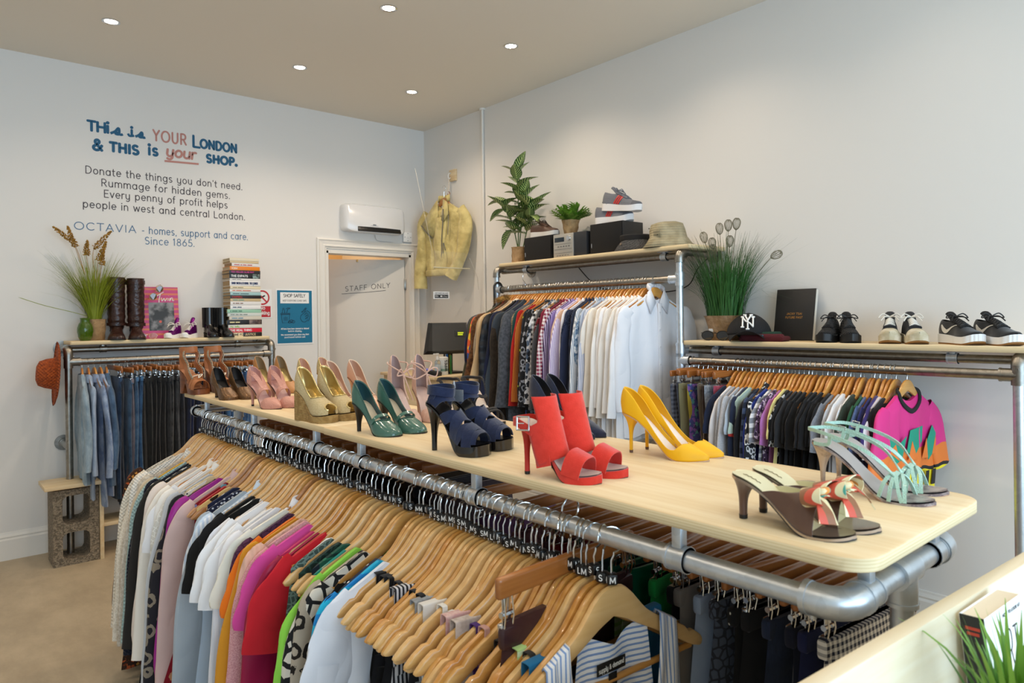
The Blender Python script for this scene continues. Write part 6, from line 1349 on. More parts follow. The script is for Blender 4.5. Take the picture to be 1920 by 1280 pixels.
# purple metallic high-tops on the jeans rack shelf
M_PU = mat('#86208a', .22, .75, None, ('noise', 60, .1)); ZJS = 1.368 + .0003
trainer('high_top_trainer', 'metallic purple high-top trainer with white toe, left of the pair', 'purple high-tops', (1.425, 5.285), (1.305, 5.165), ZJS, M_PU, mat('#d9d4cc', .8), M_WHITE, M_LACE, M_PU, .016, .06, cap=M_WHITE, toecap_t=.86, spring=.01)
trainer('high_top_trainer', 'metallic purple high-top trainer with white toe, right of the pair', 'purple high-tops', (1.53, 5.285), (1.41, 5.16), ZJS, M_PU, mat('#d9d4cc', .8), M_WHITE, M_LACE, M_PU, .016, .06, cap=M_WHITE, toecap_t=.86, spring=.01)
def boot(name, lb, group, heel, toe, z, mt, Hs, rx, ry, h=.03, L=None, wr=.0, toe_k='almond', lean=0, straps=(), solem='#15110e', flare=1.0, elastic=None, wsc=1.0):
    t, L = shoe(name, lb, group, heel, toe, z, L); la = Last(L, h, .006, toe_k, wsc * L / .235, H=[(0, .10), (.12, .10), (.25, .105), (.38, .095), (.5, .072), (.62, .056), (.8, .04), (.93, .026), (1, .012)], th=[(0, 1.5708), (.3, 1.5708), (1, 1.5708)])
    sh_upper(la, 'foot', [mt, mt], t); sh_sole(la, mat(solem, .5), t, lambda q: .006, .003)
    if h > .012: sh_sole(la, mat(solem, .5), t, t1=.27, out=.001, flat=lambda q: 0.0, top=-.005, name='heel')
    z0 = h + .022; loops = []; N = 34; yc = L * .23
    for j in range(N + 1):
        v = j / N; zz = lerp(z0, Hs, v); kx = lerp(.70, 1, sstep(v, 0, .22)) * lerp(1, flare, v); wob = wr * (sin(34 * v + 1) * .6 + sin(61 * v)) * (1 - v * .5); loops.append([V(((rx * kx + wob * cos(3 * a)) * cos(a), yc + lean * v + (ry * kx + wob) * sin(a), zz)) for a in [2 * pi * k / 24 for k in range(24)]])
    loops += [[V((p.x * .95, yc + lean + (p.y - yc - lean) * .95, p.z)) for p in loops[-1]], [V((p.x * .93, yc + lean + (p.y - yc - lean) * .93, p.z - .1)) for p in loops[-1]]]
    m = MB(); m.loft(loops, False); m.build('shaft', mt, t, angle=60)
    for zz, w in straps: strap3('strap', [V((rx * 1.06 * flare * cos(a), yc + lean * zz / Hs + ry * 1.06 * flare * sin(a), zz)) for a in [2 * pi * k / 12 for k in range(12)]], None, w, .003, mt, t, closed=True)
    if elastic:
        for s in (-1, 1): m = MB(); m.loft([[V((s * (rx * 1.0 + .001), yc - .018, z0 + .02)), V((s * (rx + .001), yc + .018, z0 + .02)), V((s * (rx * .9 + .002), yc + .018, z0 + .02)), V((s * (rx * .9), yc - .018, z0 + .02))], [V((s * (rx * flare + .001), yc - .024, Hs)), V((s * (rx * flare + .001), yc + .024, Hs)), V((s * rx * .9, yc + .024, Hs)), V((s * rx * .9, yc - .024, Hs))]]); m.build('elastic_gusset', elastic, t)
    return t
M_BRB = mat('#3a2018', .3, 0, ('noise', '#28140f', 20), ('crease', 22, .5), .5)
b1 = boot('riding_boot', 'tall dark brown leather riding boot beside the grass pot', 'brown riding boots', (1.035, 5.335), (1.0, 5.15), ZJS, M_BRB, .42, .052, .056, .028, .225, .0022, 'round', straps=((.398, .024), (.105, .02)), flare=1.04, wsc=1.3)
b2 = boot('riding_boot', 'tall dark brown leather riding boot beside the pink magazine', 'brown riding boots', (1.15, 5.325), (1.12, 5.145), ZJS, M_BRB, .415, .052, .056, .028, .225, .0024, 'round', straps=((.388, .026), (.10, .022)), flare=1.04, wsc=1.3)
m = MB(); m.rbox((.075, .05, .388), (.05, .003, .024), .001); m.build('buckle_strap', M_BRB, b2); buckle(b2, (.058, .047, .388), (1, 0, 0), (0, 0, 1), .012, .03, .0022, mat('#8d7a55', .3, .9))
M_BKB = mat('#0f0f10', .2, 0, None, ('noise', 40, .05), .5, coat=.2)
boot('ankle_boot', 'black leather ankle boot beside the purple trainers', 'black ankle boots', (1.605, 5.28), (1.608, 5.125), ZJS, M_BKB, .215, .037, .046, .03, .19, 0, 'almond', elastic=mat('#1a1a1b', .9, bump=('rib', 900, .6)), flare=.98, wsc=1.25)
boot('ankle_boot', 'black leather ankle boot beside the stack of books', 'black ankle boots', (1.685, 5.275), (1.712, 5.13), ZJS, M_BKB, .215, .037, .046, .03, .19, 0, 'almond', elastic=mat('#1a1a1b', .9, bump=('rib', 900, .6)), flare=.98, wsc=1.25)
# ================================================================ BACK WALL FIXTURES
M_PAPER = mat('#f3f3f1', .5)
hp = thing('wall_heater', 'white wall-mounted fan heater above the staff door', 'heater', (3.03, YB, 2.35))
m = MB(); prof = []
W2, H2 = .300, .122
loops = []
for (d, k) in ((0, 1.0), (.02, 1.0), (.06, .99), (.085, .955), (.095, .90)):
    loop = []
    for i in range(40):
        a = 2 * pi * i / 40; c, s_ = cos(a), sin(a); e = .22; loop.append(V((W2 * k * abs(c) ** e * (1 if c >= 0 else -1), -d - (.012 * (abs(s_) ** e) * (s_ > 0) * (d > .05) * -1), H2 * (k if d < .09 else .93) * abs(s_) ** e * (1 if s_ >= 0 else -1) - (.004 if d > .08 else 0))))
    loops.append(loop)
m.loft(loops); m.build('casing', mat('#e4e4e4', .22, coat=.3), hp, angle=45)
m = MB(); m.rbox((.03, -.090, -.092), (.42, .022, .044), .003, rot=Matrix.Rotation(radians(-25), 3, 'X')); gr = m.build('air_grille', mat('#0c0c0d', .35), hp)
m = MB()
for i in range(5): m.box((-.15 + .065 * i, -.1012, -.094), (.002, .004, .034))
m.build('grille_bars', mat('#2a2a2c', .4), gr); m = MB(); [m.ball((.165 + .012 * i, -.1025, -.092), .0016, 6) for i in range(4)]; m.build('display_dots', mat('#55585c', .4), gr)
m = MB(); m.box((-.02, -.0965, -.051), (.03, .0006, .006)); m.box((-.02, -.0965, -.060), (.075, .0006, .0016)); m.build('maker_mark', mat('#77797c', .4), hp)
m = MB(); m.tube(spline([(.02, -.03, -.12), (.04, -.01, -.16), (.07, -.006, -.176), (.18, -.006, -.18), (.30, -.006, -.19), (.33, -.006, -.175)], 7), .003, 7); m.build('power_cable', mat('#c9c9c9', .4), hp)
sw = thing('fused_switch', 'square white fused switch on the wall under the heater', 'switch', (3.385, YB, 2.222))
m = MB(); m.rbox((0, -.015, 0), (.088, .03, .088), .004); m.build('back_box', M_WHITE, sw); m = MB(); m.rbox((0, -.033, .008), (.022, .006, .03), .002); m.build('rocker', M_WHITE, sw)
m = MB()
for x, z in ((-.03, 0), (.03, 0), (0, -.03), (0, .034)): m.cyl((x, -.0295, z), (x, -.0315, z), .0035, 8)
m.build('screw_heads', mat('#5a5a5c', .4), sw)
# poster
po = thing('poster', 'teal SHOP SAFELY poster taped to the wall left of the staff door', 'poster', (2.324, YB - .0015, 1.513))
m = MB(); m.rbox((0, -.001, 0), (.312, .002, .446), .0006); m.build('paper', M_PAPER, po, smooth=False); m = MB(); m.box((0, -.0026, 0), (.292, .001, .424)); m.build('teal_panel', mat('#0d7196', .55), po, smooth=False)
m = MB(); m.box((0, -.0034, .152), (.24, .001, .088)); m.build('title_panel', M_PAPER, po, smooth=False)
m = MB(); strokes(m, 'SHOP SAFELY', (-.002, -.0041, .158), UX, UZ, .034, .0042, .05, .5, width=.185); strokes(m, 'KEEP EVERYONE COVID SAFE', (0, -.0041, .123), UX, UZ, .018, .0017, .05, .5, width=.2); m.build('title_lettering', M_INK, po)
m = MB(); y_ = -.0034; q = lambda *pts: m.tube([(x, y_, z) for x, z in pts], .0018, 6)
q((-.112, .018), (-.045, .018), (-.052, -.048), (-.105, -.048), (-.112, .018)); q((-.118, .02), (-.04, .02), (-.04, .028), (-.118, .028), (-.118, .02)); q((-.105, .03), (-.105, .055), (-.085, .055), (-.085, .03)); q((-.1, .056), (-.1, .07), (-.09, .07), (-.09, .056)); q((-.07, .03), (-.062, .055), (-.06, .062), (-.04, .066)); q((-.075, .062), (-.06, .072), (-.04, .07)); q((-.09, .0), (-.09, -.032)); q((-.078, .002), (-.078, -.032)); q((-.066, 0), (-.066, -.032))
for cx, cz, r in ((-.03, -.035, .014), (-.045, -.042, .012), (-.015, -.04, .013)): q(*[(cx + r * cos(a * pi / 6), cz + r * .8 * sin(a * pi / 6)) for a in range(13)])
q((.06, -.04), (.045, -.015), (.05, .01), (.095, .045), (.102, .038), (.075, .012), (.11, .03), (.115, .022), (.085, .0), (.115, .012), (.118, .004), (.085, -.018), (.11, -.01), (.105, -.03), (.085, -.045), (.06, -.04)); q((.10, .05), (.125, .035), (.132, .015), (.128, -.005), (.115, -.035), (.105, -.03))
for cx, cz, r in ((.08, .052, .008), (.092, .066, .006), (.062, .04, .005)): q(*[(cx + r * cos(a * pi / 6), cz + r * sin(a * pi / 6)) for a in range(13)])
m.build('cleaning_icons', mat('#0d2230', .6), po)
m = MB()
for t_, z in (('All items have been steamed or cleaned', -.102), ('before display.', -.122), ('We recommend you clean any item', -.150), ('purchased before use.', -.170)): strokes(m, t_, (0, y_, z), UX, UZ, .0165, .0022, .06, .5, width=min(.235, text_width(t_, .0165)))
m.build('notice_lettering', M_WHITE, po)
ns = thing('no_smoking_sign', 'no smoking sign with red ring, half hidden behind the books', 'sign', (2.06, YB - .001, 1.617))
m = MB(); m.rbox((0, -.001, 0), (.15, .002, .228), .0006); m.build('plate', M_WHITE, ns, smooth=False); M_SR = mat('#c3212b', .5)
m = MB(); m.tube([(.052 * cos(a * pi / 18), -.0022, .048 + .052 * sin(a * pi / 18)) for a in range(36)], .006, 6, closed=True, squash=(V((0, 1, 0)), .1)); m.tube([(-.036, -.0022, .084), (.036, -.0022, .012)], .006, 6, squash=(V((0, 1, 0)), .1)); m.build('prohibition_ring', M_SR, ns)
m = MB(); m.box((-.005, -.0024, .05), (.06, .0006, .011), rot=Matrix.Rotation(radians(-28), 3, 'Y')); m.build('cigarette_symbol', M_BLACK, ns, smooth=False); m = MB(); m.box((0, -.0024, -.062), (.13, .0008, .086)); m.build('red_panel', M_SR, ns, smooth=False)
m = MB(); strokes(m, 'No', (0, -.0032, -.045), UX, UZ, .036, .005, .06, .5); strokes(m, 'smoking', (.0, -.0032, -.085), UX, UZ, .036, .005, .06, .5, width=.118); m.build('lettering', M_WHITE, ns)

# ================================================================ LEATHER JACKET ON THE WALL
JX, JY, JZ = XW - .092, 4.955, 2.535
wb = thing('hook_block', 'small square pine block with hook on the right wall', 'hook', (XW - .012, 4.925, 2.735)); m = MB(); m.rbox((0, 0, 0), (.024, .085, .1), .003); m.build('block', M_PINE, wb); m = MB(); m.tube(spline([(-.012, .02, .02), (-.03, .02, .015), (-.04, .02, -.01), (-.03, .02, -.03), (-.016, .02, -.02)], 6), .004, 8); m.build('hook', M_WHITE, wb)
cn = thing('hook_chain', 'white cord and copper hook linking the wall block to the jacket hanger', 'chain', (XW - .05, 4.945, 2.70))
m = MB()
for i in range(5): z = -.012 - .022 * i; m.tube([(.006 * sin(i) , .006 * cos(a * pi / 6) , z + .014 * sin(a * pi / 6)) for a in range(12)], .003, 6, closed=True)
m.build('cord_links', mat('#ddd6ca', .6), cn); m = MB(); m.tube(spline([(0, .012, -.105), (0, -.012, -.115), (0, -.016, -.135), (0, .006, -.145), (0, .012, -.125)], 6), .0036, 8); m.build('copper_hook', mat('#a8603a', .3, .9), cn)
jh = hanger((JX, JY, JZ), radians(-82), 'brown wooden hanger holding the yellow leather jacket on the wall', None, 1.15, WOODS[3], HOOK_L)
jk = thing('leather_jacket', 'pale yellow suede biker jacket hanging on the right wall', 'jacket', (JX, JY, JZ), radians(-82), None, 1.12)
M_LJ = mat('#dccb88', .62, 0, ('noise', '#b8a565', 9), ('crease', 11, .9), .4, sheen=.2)
put('body', mk_body(501, .585, .215, .19, .012, thick=2.0, neck=.07), jk, M_LJ)
put('sleeve', mk_sleeve(-1, [(.18, 0, -.12), (.215, -.01, -.18), (.228, -.025, -.32), (.236, -.035, -.48), (.246, -.04, -.70)], lambda v: lerp(.062, .048, v), lambda v: lerp(.03, .044, v), 511, .16), jk, M_LJ)
put('sleeve', mk_sleeve(1, [(.18, 0, -.12), (.225, -.01, -.18), (.255, -.03, -.32), (.232, -.06, -.48), (.16, -.085, -.63)], lambda v: lerp(.064, .05, v), lambda v: lerp(.03, .044, v), 517, .16), jk, M_LJ)
m = MB()      # lapels and collar
m.add([V((-.03, -.045, -.02)), V((-.075, -.04, -.05)), V((-.205, -.05, -.19)), V((-.20, -.055, -.215)), V((-.075, -.055, -.31)), V((-.02, -.05, -.16))], [(0, 1, 2, 3, 4, 5)]); m.add([V((.035, -.045, -.02)), V((.085, -.05, -.05)), V((.10, -.055, -.14)), V((.045, -.058, -.20)), V((.01, -.055, -.17)), V((.03, -.05, -.10))], [(5, 4, 3, 2, 1, 0)])
o = m.build('lapel', M_LJ, jk, angle=60); md = o.modifiers.new('thickness', 'SOLIDIFY'); md.thickness = .006
m = MB(); m.grid([[V((.062 * cos(a), .03 * sin(a), -.03 - .01 * max(0, -sin(a)))) for a in [radians(-40 + 260 * i / 20) for i in range(21)]], [V((.058 * cos(a), .028 * sin(a), .022 - .02 * max(0, -sin(a)))) for a in [radians(-40 + 260 * i / 20) for i in range(21)]]]); o = m.build('collar', M_LJ, jk); md = o.modifiers.new('thickness', 'SOLIDIFY'); md.thickness = .006
m = MB(); m.grid([[V((lerp(-.075, .06, i / 8) + .01 * sin(j), -.04 - .014 * sin(pi * i / 8) , lerp(-.16, -.575, j / 10))) for i in range(9)] for j in range(11)]); o = m.build('front_flap', M_LJ, jk, angle=70); md = o.modifiers.new('thickness', 'SOLIDIFY'); md.thickness = .004
M_ZIP = mat('#8f8a80', .3, .9)
for P in ([(.05, -.058, -.10), (.045, -.06, -.2), (.03, -.058, -.32), (.022, -.056, -.45), (.0, -.054, -.56)], [(.10, -.05, -.12), (.098, -.052, -.22), (.09, -.05, -.30)], [(.05, -.062, -.36), (.045, -.062, -.44)], [(.055, -.062, -.36), (.075, -.062, -.42)], [(-.21, -.056, -.2), (-.14, -.06, -.265), (-.075, -.06, -.315)]):
    m = MB(); m.ribbon(spline(P, 5), V((0, -1, 0)), .008, .002); m.build('zip', M_ZIP, jk)
m = MB(); m.rbox((.0, -.052, -.585), (.29, .05, .05), .012); m.build('waist_band', M_LJ, jk)

# ================================================================ TILL COUNTER IN THE CORNER
ct = thing('till_counter', 'plywood till counter in the corner by the staff door', 'counter', (3.33, 4.9, 0))
m = MB(); m.rbox((-.005, 0, .51), (.49, .80, 1.00), .004); m.build('cabinet', M_PINE, ct); m = MB(); m.rbox((-.015, -.005, 1.0145), (.53, .83, .022), .003); o = m.build('counter_top', [M_PINE], ct)
CZ = 1.026
mn = thing('till_monitor', 'black till monitor seen from behind on the counter', 'monitor', (3.36, 4.72, CZ))
m = MB(); a, b, c, d = V((-.16, .06, .42)), V((.16, -.04, .42)), V((.14, -.14, .17)), V((-.26, -.02, .17)); nn = (b - a).cross(d - a).normalized(); nn = nn if nn.y < 0 else -nn
m.loft([[p - nn * .012 for p in (a, b, c, d)], [p + nn * .004 for p in (a, b, c, d)], [lerp(p, (a + b + c + d) / 4, .12) + nn * .03 for p in (a, b, c, d)]]); m.build('screen_back', mat('#0d0d0f', .4), mn, angle=30)
m = MB(); m.rbox((.0, .01, .09), (.06, .06, .18), .008); m.rbox((0, .02, .008), (.2, .18, .016), .006); m.build('stand', M_BLACK, mn); m = MB(); m.rbox((.06, -.085, .33), (.10, .02, .055), .003, rz=radians(-17)); dl = m.build('customer_display', M_BLACK, mn)
m = MB(); m.box((.055, -.0955, .337), (.05, .002, .011), rz=radians(-17)); m.box((.052, -.0955, .322), (.044, .002, .011), rz=radians(-17)); m.build('lit_digits', mat('#c8d820', .5, emit=.6), dl)
sb = thing('sanitiser_bottle', 'clear hand sanitiser pump bottle on the till counter', 'bottle', (3.165, 4.60, CZ))
m = MB(); m.lathe([(0, 0), (.022, 0), (.0245, .004), (.0245, .105), (.02, .118), (.012, .124), (.012, .132)], n=20); m.build('bottle_body', mat('#e2e9ec', .06, trans=.9), sb); m = MB(); m.lathe([(0, .002), (.0225, .003), (.0225, .075), (0, .075)], n=20); m.build('gel', mat('#d7e4ea', .1, trans=.85), sb)
m = MB(); m.lathe([(.0145, .128), (.0145, .150), (.006, .152), (.006, .168), (.013, .170), (.013, .178), (0, .179)], n=18); m.rbox((-.02, 0, .173), (.04, .009, .009), .002); m.build('pump', M_WHITE, sb); m = MB(); m.lathe([(.0248, .04), (.0248, .09)], n=20); m.build('label', mat('#d9e6ee', .4, alpha=.75), sb)
wt = thing('wipes_tub', 'white and blue antibacterial wipes tub behind the sanitiser', 'tub', (3.245, 4.64, CZ))
m = MB(); m.lathe([(0, 0), (.04, 0), (.042, .004), (.042, .12), (.04, .126), (0, .126)], n=24); m.build('tub', mat('#dfe6ea', .35, pat=('bands', '.075:#cfe0e6,.05:#7fa9a4,.03:#e6ecee', .01)), wt); m = MB(); m.lathe([(.043, .122), (.043, .14), (.03, .146), (0, .146)], n=24); m.build('lid', M_WHITE, wt)
m = MB(); strokes(m, 'WIPES', (.012, -.0425, .03), UZ, (-1, 0, 0), .03, .005); m.build('lettering', M_INK, wt)
for x, y_, c, h, n_ in ((3.30, 4.66, '#1f66b5', .20, 'blue marker pen standing behind the wipes tub'), (3.315, 4.69, '#e8e8e6', .165, 'white marker pen standing behind the wipes tub'), (3.33, 4.65, '#2f7a3a', .155, 'green marker pen standing beside the white one'), (3.345, 4.68, '#d8c21f', .16, 'yellow marker pen nearest the navy coat')):
    t = thing('marker_pen', n_, 'pen', (x, y_, CZ), 0, 'marker pens on the counter'); m = MB(); m.cyl((0, 0, 0), (0, 0, h * .62), .008, 12); m.build('barrel', mat(c, .4), t); m = MB(); m.lathe([(.0088, h * .6), (.0088, h * .96), (.004, h), (0, h)], n=12); m.build('cap', mat(c, .35), t)
cr = thing('card_reader', 'black card reader with lit screen on the till counter', 'card reader', (3.115, 4.62, CZ), radians(25)); m = MB(); m.rbox((0, 0, .024), (.08, .16, .04), .008, rot=Matrix.Rotation(radians(10), 3, 'X')); m.build('housing', M_BLACK, cr); m = MB(); m.rbox((0, .03, .051), (.06, .06, .003), .001, rot=Matrix.Rotation(radians(10), 3, 'X')); m.build('screen', mat('#5a62b8', .3, emit=.4), cr)
ac = thing('perspex_screen', 'clear perspex till screen hanging in front of the leather jacket', 'screen', (3.27, 4.56, 1.6)); m = MB(); m.rbox((.03, 0, .02), (.42, .005, .80), .002); m.build('perspex_sheet', mat('#f2f6f6', .04, spec=.5, alpha=.035), ac); m = MB(); m.rbox((.02, 0, .29), (.36, .012, .008), .001); m.build('edge_strip', mat('#d9cfae', .3), ac)
m = MB(); m.tube([(.20, 0, .38), (.28, 0, .22), (.29, 0, .12)], .002, 6); m.tube([(-.17, 0, .42), (-.19, .2, 1.1)], .0012, 6); m.build('hanging_wire', mat('#cfcabc', .5), ac)
cd = thing('card_sign', 'small white card payments sign stuck to the perspex screen', 'sign', (3.178, 4.553, 1.668)); m = MB(); m.rbox((0, 0, 0), (.155, .0015, .058), .0005); m.build('card', M_PAPER, cd, smooth=False); m = MB(); m.box((0, -.0015, -.008), (.13, .001, .026)); m.build('logo_strip', mat('#26282c', .5), cd, smooth=False)
m = MB(); strokes(m, 'CARD PAYMENTS ONLY PLEASE', (0, -.0015, .012), UX, UZ, .0115, .0014, .05, .5, width=.13); m.build('lettering', M_INK, cd); m = MB(); strokes(m, 'VISA', (-.06, -.0024, -.0125), UX, UZ, .0135, .0022, .05); m.ball((-.006, -.0022, -.008), .0065, 10, sc=(1, .06, 1)); m.ball((.003, -.0022, -.008), .0065, 10, sc=(1, .06, 1)); strokes(m, 'X', (.018, -.0024, -.0125), UX, UZ, .0125, .0016); strokes(m, 'Pay', (.031, -.0024, -.0125), UX, UZ, .0105, .0013); strokes(m, 'C', (.053, -.0024, -.0125), UX, UZ, .0125, .0016); m.build('payment_marks', M_WHITE, cd)

# ================================================================ PLANTS
def blades(m, n, base_r, h, spread, w, seed, droop=.25, hmin=.6, c=(0, 0, 0), seg=7, az=None, flat=1.0, lim=None):
    r_ = random.Random(seed); c = V(c)
    for i in range(n):
        a = r_.uniform(0, 2 * pi); rr = base_r * sqrt(r_.random()); b = c + V((rr * cos(a), rr * sin(a) * flat, 0)); a2 = a + r_.uniform(-.5, .5); L = h * r_.uniform(hmin, 1.0); sp = spread * r_.uniform(.1, 1) ** .8; dr = droop * r_.uniform(0, 1) ** 2
        d = V((cos(a2), sin(a2) * flat, 0)); side = V((-sin(a2), cos(a2), 0)); P = []
        for k in range(seg + 1):
            v = k / seg; P.append(b + d * (sp * L * (v ** 1.6 + dr * v ** 4 * 1.5)) + V((0, 0, L * (v - dr * v ** 3 * .9))))
        if lim:
            for p in P:
                if lim[0] == 'y' and p.y > lim[1]: p.y = lim[1] - .3 * (p.y - lim[1])
                if lim[0] == 'x' and p.x > lim[1]: p.x = lim[1] - .3 * (p.x - lim[1])
        vs = []
        for k, p in enumerate(P): ww = w * (1 - (k / seg) ** 1.8) * .5 + .0003; vs += [p - side * ww, p + side * ww]
        m.add(vs, [(2 * k, 2 * k + 1, 2 * k + 3, 2 * k + 2) for k in range(seg)])
    return m
def paper_pot(par, r0, r1, h, col='#a8875f', seed=1, c=(0, 0, 0), name='paper_pot'):
    r_ = random.Random(seed); ph = [r_.uniform(0, 6) for _ in range(4)]; m = MB(); wob = lambda a, z: .004 * sin(a * 2 * pi * 5 + ph[0] + z * 40) + .003 * sin(a * 2 * pi * 9 + ph[1] - z * 70)
    m.lathe([(0, 0), (r0, 0), (r0 * 1.02, h * .1), (lerp(r0, r1, .5) * 1.02, h * .5), (r1, h * .92), (r1 * 1.04, h), (r1 * .93, h * .98), (r1 * .9, h * .85), (0, h * .84)], c, 32, wob=wob); return m.build(name, mat(col, .8, pat=('noise', '#8c6c45', 12), bump=('crease', 16, 1.0)), par, angle=40)
# tall grass on the jeans shelf (pot + green glass vase in front)
gp = thing('potted_grass', 'tall olive artificial grass with brown plumes in a paper pot', 'plant', (.905, 5.275, ZJS)); paper_pot(gp, .046, .056, .14)
m = MB(); blades(m, 420, .034, .52, .62, .0046, 21, .3, .55, (-.01, -.01, .09), flat=.6, lim=('y', .10)); blades(m, 40, .03, .42, 1.1, .004, 22, .7, .7, (-.01, -.01, .09), flat=.4, lim=('y', .10))
m.tube(spline([(-.02, -.02, .15), (-.15, -.03, .19), (-.29, -.02, .23), (-.42, -.01, .28)], 6), [.002] * 18 + [.0006], 5); m.build('foliage', mat('#8f9a1e', .6, pat=('tip', '#a09a3c', .40, .66, '#66781a')), gp, angle=180)
pr_ = random.Random(9)
for (x, z, dx, dz, L) in ((-.235, .735, -.65, .55, .15), (-.155, .745, -.25, .8, .14), (-.045, .66, .05, .9, .10), (.095, .73, .62, .75, .16), (.065, .66, .28, .8, .14), (.05, .60, .15, 1, .10)):
    m = MB(); e = V((x, 0, z)); d = V((dx, -.05, dz)).normalized(); s0 = e - d * L; m.tube(spline([(0, 0, .12), (s0.x * .45, 0, lerp(.12, s0.z, .55)), s0, e], 8), .0016, 5); sm = m
    for k in range(150): v = k / 150; p = s0 + d * (L * v); rad = .021 * (1 - v) ** .6 + .002; a = pr_.uniform(0, 6.28); q = d.orthogonal().normalized(); w_ = d.cross(q); o_ = (q * cos(a) + w_ * sin(a)) * rad * pr_.uniform(.4, 1); m.ball(p + o_, .0042, 6, sc=(1, 1, 1.3))
    m.build('seed_plume', mat('#b5852f', .85, pat=('noise', '#8d641f', 60)), gp, angle=180)
vs = thing('glass_vase', 'green pineapple-textured glass vase in front of the paper pot', 'vase', (.832, 5.215, ZJS))
m = MB(); n_ = 36; prof_ = curve([(0, .030), (.03, .040), (.07, .0455), (.105, .038), (.125, .027), (.14, .028), (.148, .031)])
loops = []
for j in range(31):
    z = .148 * j / 30; loops.append([V(((prof_(z) + (.0022 * abs(sin(9 * a / 2 + z * 110)) * abs(sin(9 * a / 2 - z * 110)) if .01 < z < .115 else 0)) * cos(a), (prof_(z) + (.0022 * abs(sin(9 * a / 2 + z * 110)) * abs(sin(9 * a / 2 - z * 110)) if .01 < z < .115 else 0)) * sin(a), z)) for a in [2 * pi * k / n_ for k in range(n_)]])
m.loft(loops, False); m.f.append(tuple(range(n_ - 1, -1, -1))); m.m.append(0); m.build('glass', mat('#4a6a0c', .08, trans=.35, coat=.3), vs, angle=180)
# right shelf grass
g2 = thing('potted_grass', 'bushy green artificial grass with curled seed heads in a kraft paper pot', 'plant', (3.42, 2.145, ZSH)); paper_pot(g2, .085, .112, .135, '#a98a68', 5)
m = MB(); blades(m, 560, .085, .50, .42, .0048, 31, .2, .5, (-.01, 0, .11), flat=1.25, lim=('x', .15)); blades(m, 110, .07, .45, .8, .0035, 33, .8, .6, (-.01, 0, .11), flat=1.2, lim=('x', .15)); m.build('foliage', mat('#2c5c22', .6, pat=('tip', '#5f5446', .34, .56, '#44803a')), g2, angle=180)
for i, (dy, z, x) in enumerate(((.13, .60, -.02), (.05, .645, .02), (-.02, .655, 0), (-.085, .655, -.02), (.10, .53, .03), (-.01, .57, .03), (.20, .54, -.03), (.06, .56, -.04), (-.33, .455, -.02))):
    m = MB(); e = V((x, dy, z)); s0 = V((x * .3, dy * .15, .12)); d = (e - s0).normalized() if i < 8 else V((0, -.9, .35)).normalized(); b_ = e - d * .055; m.tube(spline([s0, lerp(s0, b_, .6) + V((0, 0, .03)), b_], 8), .0017, 5); q = d.orthogonal().normalized(); w_ = d.cross(q)
    for k in range(13): a = 2 * pi * k / 13; o_ = q * cos(a) + w_ * sin(a); m.tube(spline([b_, b_ + d * .014 + o_ * .015, b_ + d * .046 + o_ * .021, b_ + d * .066 + o_ * .008, b_ + d * .056 - o_ * .002], 4), .0012, 5)
    m.build('seed_head', mat('#7c7660', .8), g2, angle=180)
m = MB(); m.rbox((-.098, .035, .055), (.002, .026, .018), .0005, rot=Matrix.Rotation(radians(-12), 3, 'Y')); m.build('price_sticker', M_PAPER, g2)
# zebra-leaf plant on the tall rack shelf
ZUS = 1.876 + .0003
zp = thing('potted_plant', 'leafy plant with white-veined leaves in a paper pot on the upper shelf', 'plant', (3.385, 3.845, ZUS)); paper_pot(zp, .05, .052, .125, '#a98c66', 8)
def leaf(m, b, d, up, L, W, curl=.25):
    b, d, up = V(b), V(d).normalized(), V(up); s_ = d.cross(up).normalized(); nrm = s_.cross(d); N = 10; o_ = len(m.v)
    for k in range(N + 1):
        v = k / N; w = W * (sin(pi * min(1, v ** .75 * .98 + .01)) ** .85) * .5 + .0004; p = b + d * (L * v) - nrm * (curl * L * v * v)
        for j, u in enumerate((-1, -.5, 0, .5, 1)): m.v.append(tuple(p + s_ * w * u + nrm * (abs(u) * w * .35))); m.uv[len(m.v) - 1] = (u, v)
    for k in range(N):
        for j in range(4): m.f.append((o_ + k * 5 + j, o_ + k * 5 + j + 1, o_ + k * 5 + 6 + j, o_ + k * 5 + 5 + j)); m.m.append(0)
rl = random.Random(14); m = MB(); st = MB()
stems = [((0, .01, .11), (-.01, .0, .68)), ((.01, .02, .11), (-.02, .16, .46)), ((.02, -.02, .11), (-.03, -.20, .40)), ((0, 0, .11), (.0, -.06, .50))]
for si, (a, b) in enumerate(stems):
    P = spline([a, lerp(V(a), V(b), .45) + V((.01, 0, .05)), b], 10); st.tube(P, .004, 7); nl = (16, 9, 14, 12)[si]
    for i in range(nl):
        v = .3 + .7 * i / (nl - 1); p = P[min(len(P) - 1, int(v * (len(P) - 1)))]; az = i * 2.4 + si; up_ = .25 + .55 * v if i < nl - 1 else 1.6; d = V((cos(az) * .75, sin(az), up_)); d = V((min(d.x, .25), d.y, d.z)); leaf(m, p, d, (0, 0, 1), rl.uniform(.13, .18), rl.uniform(.074, .095), rl.uniform(.1, .5))
for d, p, L in (((-.1, 1, -.15), (-.02, .13, .42), .17), ((-.2, .9, .25), (-.02, .14, .47), .15), ((-.1, .8, -.7), (-.02, .06, .26), .16), ((-.2, -1, .5), (-.03, -.2, .40), .15), ((-.25, -.9, -.2), (-.03, -.16, .34), .14), ((-.15, -.7, .9), (-.03, -.17, .36), .16)): leaf(m, p, d, (0, 0, 1), L, .078, .3)
m.build('foliage', mat('#1f4a1c', .35, pat=('zebra', '#c3d287')), zp, angle=180); st.build('stem', mat('#4c6a2a', .5), zp)
